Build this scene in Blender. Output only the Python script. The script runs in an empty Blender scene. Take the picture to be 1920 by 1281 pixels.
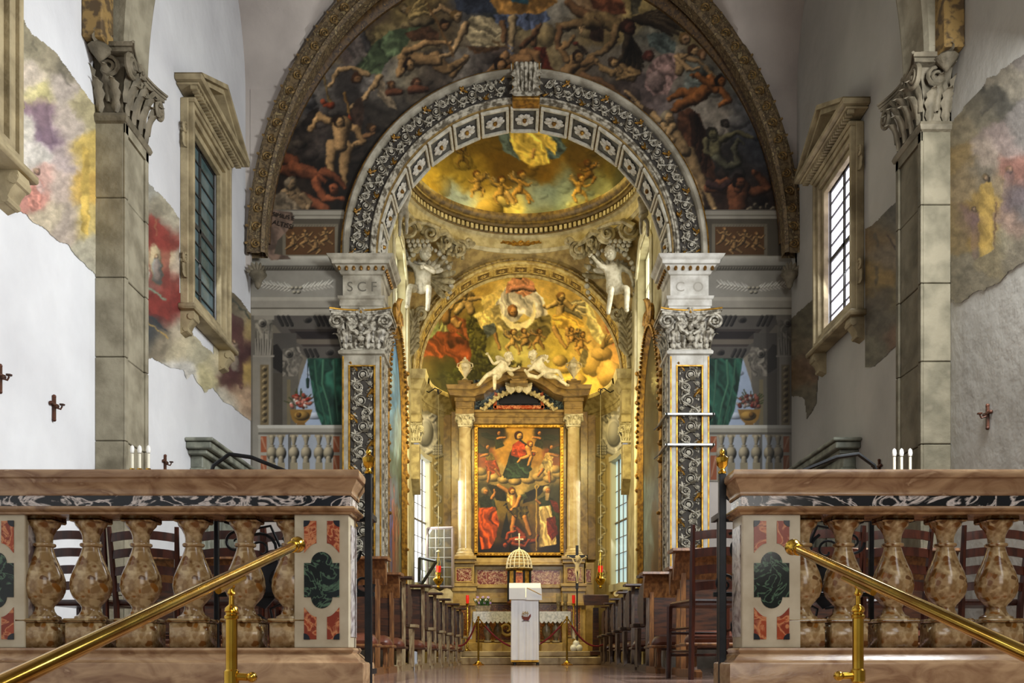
import bpy, bmesh, math, random
import numpy as np
from math import sin, cos, pi, sqrt, atan2, radians, hypot
random.seed(7); rng = np.random.RandomState(7)
C = bpy.context.scene.collection
SC = bpy.context.scene
F = 1700.0; HC = .135                       # focal length in pixels, eye height over the raised floor
# ------------------------------------------------------------------ camera
cam = bpy.data.objects.new('camera', bpy.data.cameras.new('camera')); C.objects.link(cam)
cam.location = (0, 0, HC); cam.rotation_euler = (pi/2, 0, 0)
cam.data.sensor_width = 36; cam.data.lens = F/1920*36
cam.data.shift_y = (1230-640.5)/1920; cam.data.clip_start = .05
SC.camera = cam
# ------------------------------------------------------------------ world, lights, exposure
w = bpy.data.worlds.new('world'); SC.world = w; w.use_nodes = True
w.node_tree.nodes['Background'].inputs[0].default_value = (.93, .95, 1, 1)
w.node_tree.nodes['Background'].inputs[1].default_value = .34
SC.view_settings.view_transform = 'Standard'; SC.view_settings.look = 'None'
SC.view_settings.exposure = 0.0; SC.view_settings.gamma = 1.0; SC.view_settings.use_curve_mapping = False
SC.cycles.max_bounces = 6; SC.cycles.diffuse_bounces = 2; SC.cycles.glossy_bounces = 3; SC.cycles.transmission_bounces = 4
SC.cycles.caustics_reflective = False; SC.cycles.caustics_refractive = False; SC.cycles.use_denoising = True
def area(name, loc, target, size, power, col):
    l = bpy.data.lights.new(name, 'AREA'); l.shape = 'RECTANGLE'; l.size, l.size_y = size; l.energy = power; l.color = col
    o = bpy.data.objects.new(name, l); C.objects.link(o); o.location = loc
    from mathutils import Vector
    o.rotation_euler = (Vector(target)-Vector(loc)).to_track_quat('-Z', 'Y').to_euler(); return o
def bulb(name, loc, power, col, r=.05):
    l = bpy.data.lights.new(name, 'POINT'); l.energy = power; l.color = col; l.shadow_soft_size = r
    o = bpy.data.objects.new(name, l); C.objects.link(o); o.location = loc; return o
WARM = (1, .74, .20); DAY = (.93, .97, 1)
# daylight of unseen right-wall windows, and an added fill lamp from the front
area('window_daylight_near', (2.95, 4.35, 3.3), (-2.9, 6.5, .5), (1.3, 2.0), 560, DAY)
area('window_daylight_mid', (2.9, 1.0, 3.6), (-2.9, 4.0, 2.0), (1.6, 2.4), 55, DAY)
area('door_daylight', (1.9, -3.0, 3.0), (-1.6, 6, 2.4), (2.6, 3.5), 112, (1, .96, .90))
area('window_daylight_right', (3.02, 8.42, 3.9), (-1, 8.2, 2.2), (.7, 1.3), 30, DAY)
area('window_daylight_left', (-2.84, 8.42, 3.9), (1, 8.2, 2.2), (.7, 1.3), 12, DAY)
area('chancel_window_right', (1.93, 12.8, 5.0), (-1, 12.9, 4.0), (1.0, 2.6), 38, (1, .96, .84))
area('chancel_window_left', (-1.63, 12.8, 5.0), (1.5, 12.9, 4.0), (1.0, 2.6), 38, (1, .96, .84))
area('apse_window_left', (-1.40, 14.85, 2.2), (.3, 14.6, 1.2), (.55, 1.9), 18, DAY)
area('apse_window_right', (1.66, 14.85, 2.2), (0, 14.6, 1.2), (.55, 1.9), 7, DAY)
for k in range(7):                            # uplighters lying on the apse cornice
    a = radians(14+k*25.3)
    bulb('cornice_uplighter', (.14-1.36*cos(a), 14.60+1.36*sin(a), 4.80), 6.4, WARM, .04)
for k in range(14):                           # uplighters lying on the dome ring
    a = radians(k*360/14+12)
    bulb('ring_uplighter', (.14-1.44*cos(a), 12.56+1.44*sin(a), 7.12), 3.2, WARM, .06)
area('altar_floodlight_right', (1.3, 12.6, 3.9), (.1, 14.8, 1.0), (.3, .3), 50, (1, .80, .32))
area('altar_floodlight_left', (-1.0, 12.6, 3.9), (.1, 14.8, 1.0), (.3, .3), 50, (1, .80, .32))
# ------------------------------------------------------------------ materials
MATS = {}
def _new(name):
    m = bpy.data.materials.new(name); m.use_nodes = True; nt = m.node_tree
    return m, nt, nt.nodes['Principled BSDF'], nt.nodes, nt.links
def lin(c):
    return tuple(((v/255) / 12.92 if v/255 <= .04045 else ((v/255+.055)/1.055)**2.4) for v in c[:3])+(1,)
def mat(name, c, c2=None, scale=4, rough=.6, metal=0, bump=0, bscale=30, lo=.4, hi=.62, stretch=(1,1,1), c3=None, detail=6, emit=0, spec=None, distort=0.):
    if name in MATS: return MATS[name]
    m, nt, b, N, L = _new(name)
    b.inputs['Base Color'].default_value = lin(c); b.inputs['Roughness'].default_value = rough; b.inputs['Metallic'].default_value = metal
    if spec is not None: b.inputs['Specular IOR Level'].default_value = spec
    tc = N.new('ShaderNodeTexCoord'); mp = N.new('ShaderNodeMapping'); L.new(tc.outputs['Object'], mp.inputs[0]); mp.inputs['Scale'].default_value = stretch
    if c2:
        n = N.new('ShaderNodeTexNoise'); n.inputs['Scale'].default_value = scale; n.inputs['Detail'].default_value = detail; n.inputs['Distortion'].default_value = distort; L.new(mp.outputs[0], n.inputs['Vector'])
        r = N.new('ShaderNodeValToRGB'); L.new(n.outputs['Fac'], r.inputs[0]); L.new(r.outputs[0], b.inputs['Base Color'])
        r.color_ramp.elements[0].position = lo; r.color_ramp.elements[0].color = lin(c)
        r.color_ramp.elements[1].position = hi; r.color_ramp.elements[1].color = lin(c2)
        if c3: e = r.color_ramp.elements.new(min(.99, hi+.08)); e.color = lin(c3)
    if bump:
        n2 = N.new('ShaderNodeTexNoise'); n2.inputs['Scale'].default_value = bscale; n2.inputs['Detail'].default_value = 5; L.new(mp.outputs[0], n2.inputs['Vector'])
        bp = N.new('ShaderNodeBump'); bp.inputs['Strength'].default_value = bump; bp.inputs['Distance'].default_value = .02
        L.new(n2.outputs['Fac'], bp.inputs['Height']); L.new(bp.outputs[0], b.inputs['Normal'])
    if emit: b.inputs['Emission Color'].default_value = lin(c); b.inputs['Emission Strength'].default_value = emit
    MATS[name] = m; return m
def veined(name, c, vein, c2=None, scale=3, width=.03, rough=.2, stretch=(1,1,1), dist=1.5):
    m, nt, b, N, L = _new(name); b.inputs['Roughness'].default_value = rough
    tc = N.new('ShaderNodeTexCoord'); mp = N.new('ShaderNodeMapping'); L.new(tc.outputs['Object'], mp.inputs[0]); mp.inputs['Scale'].default_value = stretch
    n = N.new('ShaderNodeTexNoise'); n.inputs['Scale'].default_value = scale; n.inputs['Detail'].default_value = 5; n.inputs['Distortion'].default_value = dist; L.new(mp.outputs[0], n.inputs['Vector'])
    r = N.new('ShaderNodeValToRGB'); L.new(n.outputs['Fac'], r.inputs[0]); E = r.color_ramp.elements
    E[0].position = .5-width*3; E[0].color = lin(c); E[1].position = .5+width*3; E[1].color = lin(c2 or c)
    e = E.new(.5); e.color = lin(vein)
    if width > .02:
        e = E.new(.5-width); e.color = lin([(a+v*2)/3 for a, v in zip(c, vein)])
    L.new(r.outputs[0], b.inputs['Base Color']); MATS[name] = m; return m
def breccia(name, ground, spots, light, scale=26, rough=.16):
    m, nt, b, N, L = _new(name); b.inputs['Roughness'].default_value = rough
    tc = N.new('ShaderNodeTexCoord')
    nz = N.new('ShaderNodeTexNoise'); nz.inputs['Scale'].default_value = 9; nz.inputs['Detail'].default_value = 3; L.new(tc.outputs['Object'], nz.inputs['Vector'])
    mv = N.new('ShaderNodeMixRGB'); mv.inputs[0].default_value = .10; L.new(tc.outputs['Object'], mv.inputs[1]); L.new(nz.outputs['Color'], mv.inputs[2])
    v = N.new('ShaderNodeTexVoronoi'); v.inputs['Scale'].default_value = scale; L.new(mv.outputs[0], v.inputs['Vector'])
    sp = N.new('ShaderNodeSeparateColor'); L.new(v.outputs['Color'], sp.inputs[0])
    r1 = N.new('ShaderNodeValToRGB'); L.new(sp.outputs[0], r1.inputs[0]); E = r1.color_ramp.elements; r1.color_ramp.interpolation = 'CONSTANT'
    E[0].position = 0; E[0].color = lin(ground)
    for p, c in spots: e = E.new(p); e.color = lin(c)
    E[-1].color = lin(spots[-1][1]) if False else E[-1].color
    E[len(E)-1].position = .93; E[len(E)-1].color = lin(light)
    r2 = N.new('ShaderNodeValToRGB'); L.new(v.outputs['Distance'], r2.inputs[0]); r2.color_ramp.elements[0].position = .42; r2.color_ramp.elements[1].position = .62
    mx = N.new('ShaderNodeMixRGB'); L.new(r2.outputs[0], mx.inputs[0]); L.new(r1.outputs[0], mx.inputs[1])
    n3 = N.new('ShaderNodeTexNoise'); n3.inputs['Scale'].default_value = 30; n3.inputs['Detail'].default_value = 6; L.new(tc.outputs['Object'], n3.inputs['Vector'])
    r3 = N.new('ShaderNodeValToRGB'); L.new(n3.outputs['Fac'], r3.inputs[0]); r3.color_ramp.elements[0].position = .38; r3.color_ramp.elements[0].color = lin(ground); r3.color_ramp.elements[1].position = .66; r3.color_ramp.elements[1].color = lin(light)
    L.new(r3.outputs[0], mx.inputs[2]); L.new(mx.outputs[0], b.inputs['Base Color']); MATS[name] = m; return m
def paintmat(name='painted_plaster', rough=.75, bump=.12, bscale=60):
    m, nt, b, N, L = _new(name); b.inputs['Roughness'].default_value = rough; b.inputs['Specular IOR Level'].default_value = .3
    a = N.new('ShaderNodeVertexColor'); a.layer_name = 'paint'; L.new(a.outputs[0], b.inputs['Base Color'])
    if bump:
        tc = N.new('ShaderNodeTexCoord'); n2 = N.new('ShaderNodeTexNoise'); n2.inputs['Scale'].default_value = bscale; n2.inputs['Detail'].default_value = 4; L.new(tc.outputs['Object'], n2.inputs['Vector'])
        bp = N.new('ShaderNodeBump'); bp.inputs['Strength'].default_value = bump; bp.inputs['Distance'].default_value = .01
        L.new(n2.outputs['Fac'], bp.inputs['Height']); L.new(bp.outputs[0], b.inputs['Normal'])
    MATS[name] = m; return m
def glassmat(name, c, emit, rough=.1):
    m, nt, b, N, L = _new(name); b.inputs['Base Color'].default_value = lin(c); b.inputs['Roughness'].default_value = rough
    b.inputs['Emission Color'].default_value = lin(c); b.inputs['Emission Strength'].default_value = emit; MATS[name] = m; return m
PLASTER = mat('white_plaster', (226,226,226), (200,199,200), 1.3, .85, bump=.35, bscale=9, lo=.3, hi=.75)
PLASTERR = mat('aged_grey_plaster', (186,182,172), (158,154,144), 1.3, .88, bump=.35, bscale=9, lo=.3, hi=.75)  # greyer copy of the plaster: the right wall's shade is in its colour
VAULTP = mat('vault_plaster', (196,186,176), (168,158,150), 1.6, .85, bump=.3, bscale=10, lo=.35, hi=.7)
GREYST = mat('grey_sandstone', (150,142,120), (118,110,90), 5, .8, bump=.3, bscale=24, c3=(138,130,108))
GREYSTD = mat('dark_sandstone', (112,104,84), (84,78,60), 5, .8, bump=.3, bscale=24, c3=(100,92,74))  # darker sandstone copy, shade of the right wall pilaster put into the colour
GREYST2 = mat('carved_sandstone', (120,110,90), (88,80,63), 9, .75, bump=.3, bscale=40)
WINSTONE = mat('window_sandstone', (172,156,120), (130,116,86), 5, .7, bump=.2, bscale=40)
SILVER = mat('silver_grey_stucco', (196,188,168), (98,90,74), 20, .45, lo=.42, hi=.58, bump=.2, bscale=50)
PALEW = mat('whitish_grey_stone', (216,212,200), (180,174,160), 6, .6, bump=.15, bscale=40)  # paler stone copy: stronger light on the right arch pilaster is in the colour
SILVERD = mat('shaded_relief_ground', (74,68,60), (56,51,45), 12, .8)
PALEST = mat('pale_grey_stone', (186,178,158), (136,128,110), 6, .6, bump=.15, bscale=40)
GOLD = mat('gold_leaf', (204,156,58), (150,108,36), 18, .46, .7)
GOLDD = mat('old_gilding', (168,124,44), (108,74,26), 20, .45, .6)
BRASS = mat('polished_brass', (218,182,74), (196,150,52), 8, .14, 1)
IRON = mat('black_wrought_iron', (22,24,27), (30,33,36), 20, .42, .5)
WOOD = mat('dark_walnut', (76,41,19), (40,21,10), 7, .42, stretch=(1,6,6), bump=.1, bscale=50)
WOODM = mat('worn_oak', (132,88,48), (88,54,28), 8, .4, stretch=(6,6,1), bump=.1, bscale=50)
WOODG = mat('greyed_oak', (166,146,108), (104,76,46), 8, .5, stretch=(6,6,1), bump=.1, bscale=50)
WOODR = mat('red_brown_beech', (66,30,18), (44,20,13), 8, .3, stretch=(5,5,1))
LEATHER = mat('brown_leather', (104,58,40), (80,42,28), 10, .38, bump=.1, bscale=80)
PINK = mat('rosy_marble', (182,150,114), (132,98,70), 5, .22, lo=.36, hi=.66, c3=(190,160,126), distort=1.6, stretch=(1,1,2.2), bump=.05)
PINK2 = mat('brown_rosy_marble', (170,136,98), (118,86,56), 6, .25, lo=.38, hi=.64, c3=(150,112,80), distort=2, stretch=(1,1,2.5))
CREAM = mat('cream_marble', (200,190,164), (176,162,134), 9, .3, lo=.35, hi=.7)
BLACKM = veined('black_white_veined_marble', (18,22,27), (226,214,206), (24,28,34), 5.0, .017, .12, (1,1,2), 2)
GREENM = veined('dark_green_marble', (16,24,21), (84,112,88), (20,30,27), 7, .012, .12, (1,1,1), 2.5)
ORANGEM = veined('orange_red_marble', (160,66,30), (208,140,92), (136,52,26), 12, .02, .2)
REDM = veined('red_brocade_marble', (110,44,34), (206,180,150), (126,54,40), 13, .024, .22, (1,1,1), 1.5)
BREC = breccia('golden_breccia', (136,106,66), [(.25,(164,134,92)), (.42,(118,74,30)), (.55,(152,122,80)), (.68,(100,66,30)), (.8,(140,90,36))], (196,172,130), 34)
YELM = mat('yellow_marble', (190,160,92), (140,112,58), 5, .25, lo=.35, hi=.7, c3=(170,140,78), distort=1.2)
YELM2 = mat('brown_yellow_marble', (146,116,62), (98,74,38), 7, .3, lo=.38, hi=.66, distort=1)
BROCA = mat('gold_brown_inlay_marble', (140,84,26), (84,44,18), 26, .25, lo=.42, hi=.56, c3=(190,140,60))
COLM = mat('pale_rosy_column_marble', (200,180,134), (170,144,98), 6, .15, lo=.35, hi=.7, distort=1)
WHITEM = mat('white_stucco', (216,202,166), (180,164,124), 12, .5)
FLOORM = None
GLASSB = glassmat('sky_behind_leaded_glass', (236,232,250), 3.2)
GLASSL = glassmat('bright_chancel_glass', (250,250,235), 3.0)
GLASSD = mat('dim_blue_green_glass', (70,90,88), (104,124,128), 3, .12, lo=.4, hi=.62)
GLASSA = glassmat('pale_apse_glass', (176,206,216), .75)
GLASSW = glassmat('white_apse_glass', (235,244,255), 2.4)
LEAD = mat('lead_came', (52,50,46), rough=.6)
WHITECLOTH = mat('white_satin', (250,250,250), (244,244,246), 6, .45)
LACE = mat('white_lace', (216,216,220), (176,178,184), 40, .8, lo=.4, hi=.6)
REDGLASS = glassmat('red_lamp_glass', (205,30,20), .55, .2)
ROPE = mat('dark_red_velvet', (128,20,30), (98,14,22), 30, .8)
WAX = mat('ivory_wax', (228,220,196), rough=.5)
LEAFG = mat('green_leaf', (52,96,40), (30,64,26), 20, .5)
FLOWER = mat('lilac_petal', (196,176,222), (150,120,200), 30, .6)
TERRA = mat('weathered_clay', (150,136,118), (112,98,82), 20, .8)
PAINT = paintmat(); OILP = paintmat('oil_paint', .35, .05, 90)
def floor_mat():
    m, nt, b, N, L = _new('polished_marble_floor')
    tc = N.new('ShaderNodeTexCoord'); br = N.new('ShaderNodeTexBrick'); L.new(tc.outputs['Object'], br.inputs['Vector'])
    br.offset = 0; br.inputs['Scale'].default_value = 1; br.inputs['Brick Width'].default_value = .6; br.inputs['Row Height'].default_value = .6
    br.inputs['Mortar Size'].default_value = .006; br.inputs['Color1'].default_value = lin((172,142,128)); br.inputs['Color2'].default_value = lin((134,106,94)); br.inputs['Mortar'].default_value = lin((88,72,62))
    n = N.new('ShaderNodeTexNoise'); n.inputs['Scale'].default_value = 5; n.inputs['Detail'].default_value = 8; n.inputs['Distortion'].default_value = 1.5; L.new(tc.outputs['Object'], n.inputs['Vector'])
    mx = N.new('ShaderNodeMixRGB'); mx.blend_type = 'OVERLAY'; mx.inputs[0].default_value = .35; L.new(br.outputs['Color'], mx.inputs[1]); L.new(n.outputs['Fac'], mx.inputs[2]); L.new(mx.outputs[0], b.inputs['Base Color'])
    b.inputs['Roughness'].default_value = .11
    n2 = N.new('ShaderNodeTexNoise'); n2.inputs['Scale'].default_value = 3; L.new(tc.outputs['Object'], n2.inputs['Vector'])
    bp = N.new('ShaderNodeBump'); bp.inputs['Strength'].default_value = .08; bp.inputs['Distance'].default_value = .02; L.new(n2.outputs['Fac'], bp.inputs['Height']); L.new(bp.outputs[0], b.inputs['Normal'])
    return m
FLOORM = floor_mat()
# ------------------------------------------------------------------ mesh helpers
def pt(px, py, d):
    return ((px-960)*d/F, d, HC+(1230-py)*d/F)
def xx(px, d): return (px-960)*d/F
def zz(py, d): return HC+(1230-py)*d/F
def norm(v):
    v = np.asarray(v, float); return v/(np.linalg.norm(v)+1e-12)
class MB:
    def __init__(s): s.v = []; s.f = []; s.mi = []; s.m = 0
    def add(s, vs, fs):
        n = len(s.v); s.v.extend([tuple(float(c) for c in p) for p in vs])
        for f in fs: s.f.append(tuple(i+n for i in f)); s.mi.append(s.m)
        return s
    def box(s, x0, x1, y0, y1, z0, z1):
        return s.add([(x,y,z) for x in (x0,x1) for y in (y0,y1) for z in (z0,z1)], [(0,1,3,2),(4,6,7,5),(0,4,5,1),(2,3,7,6),(0,2,6,4),(1,5,7,3)])
    def bbox(s, x0, x1, y0, y1, z0, z1, b=.01):      # box with chamfered vertical and top edges
        s.prism([(x0+b,y0),(x1-b,y0),(x1,y0+b),(x1,y1-b),(x1-b,y1),(x0+b,y1),(x0,y1-b),(x0,y0+b)], 'z', z0+b, z1-b)
        p = [(x0+b,y0),(x1-b,y0),(x1,y0+b),(x1,y1-b),(x1-b,y1),(x0+b,y1),(x0,y1-b),(x0,y0+b)]
        q = [(x0+b,y0+b),(x1-b,y0+b),(x1-b,y0+b),(x1-b,y1-b),(x1-b,y1-b),(x0+b,y1-b),(x0+b,y1-b),(x0+b,y0+b)]
        for za, zb in ((z1-b, z1), (z0+b, z0)):
            s.add([(a,c,za) for a, c in p]+[(a,c,zb) for a, c in q], [(i,(i+1)%8,8+(i+1)%8,8+i) for i in range(8)]+[(8,10,12,14)])
        return s
    def prism(s, poly, ax, a0, a1):
        n = len(poly)
        def mk(p, a): return (a,p[0],p[1]) if ax == 'x' else (p[0],a,p[1]) if ax == 'y' else (p[0],p[1],a)
        return s.add([mk(p,a0) for p in poly]+[mk(p,a1) for p in poly], [tuple(range(n)), tuple(range(2*n-1,n-1,-1))]+[(i,(i+1)%n,n+(i+1)%n,n+i) for i in range(n)])
    def lathe(s, prof, c=(0,0,0), n=16, sx=1, sy=1, a0=0, a1=2*pi):
        full = abs(a1-a0-2*pi) < 1e-6; k = n if full else n+1; vs = []
        for r, z in prof:
            for i in range(k):
                a = a0+(a1-a0)*i/n; vs.append((c[0]+r*sx*cos(a), c[1]+r*sy*sin(a), c[2]+z))
        fs = [(j*k+i, j*k+(i+1)%k, (j+1)*k+(i+1)%k, (j+1)*k+i) for j in range(len(prof)-1) for i in range(n)]
        return s.add(vs, fs)
    def tube(s, pts, r, n=6, cap=True, flat=1.0):
        P = [np.array(p, float) for p in pts]; m = len(P); R = [r]*m if not hasattr(r, '__len__') else list(r)
        if len(R) != m: R = list(np.interp(np.linspace(0,1,m), np.linspace(0,1,len(R)), R))
        t0 = norm(P[1]-P[0]); up = np.array([0,1.,0]) if abs(t0[1]) < .9 else np.array([1.,0,0]); vs = []
        for i in range(m):
            t = norm(P[min(i+1,m-1)]-P[max(i-1,0)]); a = norm(np.cross(t, up)); b = np.cross(a, t); up = b
            for k in range(n):
                q = 2*pi*k/n; vs.append(P[i]+R[i]*(cos(q)*a+sin(q)*b*flat))
        fs = [(j*n+i, j*n+(i+1)%n, (j+1)*n+(i+1)%n, (j+1)*n+i) for j in range(m-1) for i in range(n)]
        if cap: fs += [tuple(range(n))[::-1], tuple(range((m-1)*n, m*n))]
        return s.add(vs, fs)
    def ball(s, c, r, nu=10, nv=7, rot=None):
        r = (r,r,r) if not hasattr(r, '__len__') else r; vs = []
        for j in range(nv+1):
            t = pi*j/nv
            for i in range(nu): p = 2*pi*i/nu; q = np.array([r[0]*sin(t)*cos(p), r[1]*sin(t)*sin(p), r[2]*cos(t)]); vs.append(np.array(c)+(q if rot is None else rot@q))
        return s.add(vs, [(j*nu+i, (j+1)*nu+i, (j+1)*nu+(i+1)%nu, j*nu+(i+1)%nu) for j in range(nv) for i in range(nu)])
    def spiral(s, c, r0, turns, w0, w1, sgn=1, a0=0, n=26, ends=.12, nn=5, depth=.0, plane='xz'):
        pts = []
        for i in range(n+1):
            t = i/n; r = r0*((1-t)**.8*(1-ends)+ends); a = a0+sgn*2*pi*turns*t
            if plane == 'xz': pts.append((c[0]+r*cos(a), c[1]-depth*t, c[2]+r*sin(a)))
            else: pts.append((c[0]-depth*t, c[1]+r*cos(a), c[2]+r*sin(a)))
        return s.tube(pts, [w0, w1], nn)
    def leaf(s, base, d, out, L, W, lobes=4, curl=.5, n=9):
        d = norm(d); out = norm(out); side = np.cross(d, out); b = np.array(base, float); vs = []
        for i in range(n+1):
            t = i/n; mid = b+d*L*(sin(t*pi*.5*(1+.25*curl)))+out*(L*curl*t*t*.6+.02*L); wv = W*(sin(pi*(t*.86+.12))**.8)*(1-.38*(0.5+.5*cos(2*pi*lobes*t)))
            vs += [mid-side*wv-out*W*.28, mid-side*wv*.5+out*W*.05, mid+out*W*.16, mid+side*wv*.5+out*W*.05, mid+side*wv-out*W*.28]
        return s.add(vs, [(j*5+i, j*5+i+1, (j+1)*5+i+1, (j+1)*5+i) for j in range(n) for i in range(4)])
    def rosette(s, c, r, out=(0,-1,0), petals=6, up=(0,0,1), n=3, m2=None):
        out = norm(out); u = norm(np.cross(up, out)) if abs(np.dot(norm(up), out)) < .95 else np.array([1.,0,0]); v = np.cross(out, u); c = np.array(c, float)
        for k in range(petals):
            a = 2*pi*k/petals; d = u*cos(a)+v*sin(a); sd = np.cross(d, out); P = []
            for t, wv, o in ((.18,.10,.05),(.45,.26,.16),(.8,.34,.20),(1.0,.16,.10)):
                P += [c+d*r*t-sd*r*wv+out*r*o*.4, c+d*r*t+out*r*o, c+d*r*t+sd*r*wv+out*r*o*.4]
            s.add(P, [(j*3+i, j*3+i+1, (j+1)*3+i+1, (j+1)*3+i) for j in range(3) for i in range(2)])
        o = s.m
        if m2 is not None: s.m = m2
        s.ball(c+out*r*.12, r*.24, 7, 5); s.m = o
        return s
    def run(s, path, prof, closed=False, side=1, z=0, cap=True):
        # sweep a profile [(offset outwards, height)] along a plan polyline with mitres
        P = [np.array(p, float) for p in path]; m = len(P); vs = []; k = len(prof)
        def nrm(a, b): t = norm(b-a); return np.array([t[1], -t[0]])*side
        for i in range(m):
            if closed: n0, n1 = nrm(P[i-1], P[i]), nrm(P[i], P[(i+1)%m])
            else: n0 = nrm(P[max(i-1,0)], P[max(i,1)]); n1 = nrm(P[min(i,m-2)], P[min(i+1,m-1)])
            b = norm(n0+n1); sc = 1/max(.3, float(np.dot(b, n0)))
            for o, h in prof: q = P[i]+b*o*sc; vs.append((q[0], q[1], z+h))
        e = m if closed else m-1
        fs = [(i*k+j, ((i+1)%m)*k+j, ((i+1)%m)*k+j+1, i*k+j+1) for i in range(e) for j in range(k-1)]
        if cap and not closed: fs += [tuple(range(k)), tuple(range((m-1)*k, m*k))[::-1]]
        return s.add(vs, fs)
    def arc(s, cx, cz, prof, a0=0, a1=pi, n=48, bz=1.0, close=True):
        # sweep [(radius, y)] round an arch in the xz plane
        k = len(prof); vs = []
        for i in range(n+1):
            a = a0+(a1-a0)*i/n
            for r, y in prof: vs.append((cx+r*cos(a), y, cz+r*sin(a)*bz))
        kk = k if close else k-1
        return s.add(vs, [(i*k+j, i*k+(j+1)%k, (i+1)*k+(j+1)%k, (i+1)*k+j) for i in range(n) for j in range(kk)])
    def data(s, mats, smooth=False, name='mesh', auto=True):
        me = bpy.data.meshes.new(name); me.from_pydata(s.v, [], s.f)
        for m in (mats if isinstance(mats, (list,tuple)) else [mats]): me.materials.append(m)
        if any(s.mi): me.polygons.foreach_set('material_index', s.mi)
        bm = bmesh.new(); bm.from_mesh(me); bmesh.ops.remove_doubles(bm, verts=bm.verts, dist=1e-5); bmesh.ops.recalc_face_normals(bm, faces=bm.faces)
        if smooth:
            for f in bm.faces: f.smooth = True
            for e in bm.edges:
                if len(e.link_faces) == 2 and e.calc_face_angle(0) > radians(42): e.smooth = False
        bm.to_mesh(me); bm.free(); return me
    def build(s, name, mats, parent=None, smooth=False, world=False):
        if world and parent is not None:
            o = np.array(root_loc(parent)); s.v = [tuple(np.array(p)-o) for p in s.v]
        ob = bpy.data.objects.new(name, s.data(mats, smooth, name)); C.objects.link(ob)
        if parent is not None: ob.parent = parent
        return ob
def root_loc(o):
    l = np.zeros(3)
    while o is not None: l += np.array(o.location); o = o.parent
    return l
def tag(o, label=None, cat=None, group=None, kind=None):
    if label: o['label'] = label
    if cat: o['category'] = cat
    if group: o['group'] = group
    if kind: o['kind'] = kind
    return o
def thing(name, label, cat, loc=(0,0,0), rz=0, group=None, kind=None):
    o = bpy.data.objects.new(name, None); C.objects.link(o); o.location = loc; o.rotation_euler = (0,0,rz); o.empty_display_size = .1
    return tag(o, label, cat, group, kind)
def struct(o): o['kind'] = 'structure'; return o
def copy_tree(o, parent=None):
    c = o.copy(); C.objects.link(c); c.parent = parent
    for ch in list(o.children): copy_tree(ch, c)
    return c
def dup(root, loc, rz=0, label=None, group=None, scale=None):
    r = copy_tree(root); r.location = loc; r.rotation_euler = (0,0,rz)
    if label: r['label'] = label
    if group: r['group'] = group
    if scale: r.scale = scale
    return r
def part_copy(o, parent, loc, rot=(0,0,0), scale=None, name=None):
    c = o.copy(); C.objects.link(c); c.parent = parent; c.location = loc; c.rotation_euler = rot
    if scale: c.scale = scale
    if name: c.name = name
    return c
def text(s, size, loc, m, parent=None, rot=(pi/2,0,0), ext=.004, name='lettering'):
    cu = bpy.data.curves.new(name, 'FONT'); cu.body = s; cu.size = size; cu.extrude = ext; cu.align_x = 'CENTER'
    ob = bpy.data.objects.new(name, cu); ob.location = loc; ob.rotation_euler = rot; C.objects.link(ob); cu.materials.append(m)
    bpy.context.view_layer.update(); me = bpy.data.meshes.new_from_object(ob.evaluated_get(bpy.context.evaluated_depsgraph_get())); me.materials.clear(); me.materials.append(m)
    bpy.data.objects.remove(ob); ob = bpy.data.objects.new(name, me); C.objects.link(ob); ob.location = loc; ob.rotation_euler = rot
    if parent is not None: ob.parent = parent; ob.location = np.array(loc)-root_loc(parent)
    return ob
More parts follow.
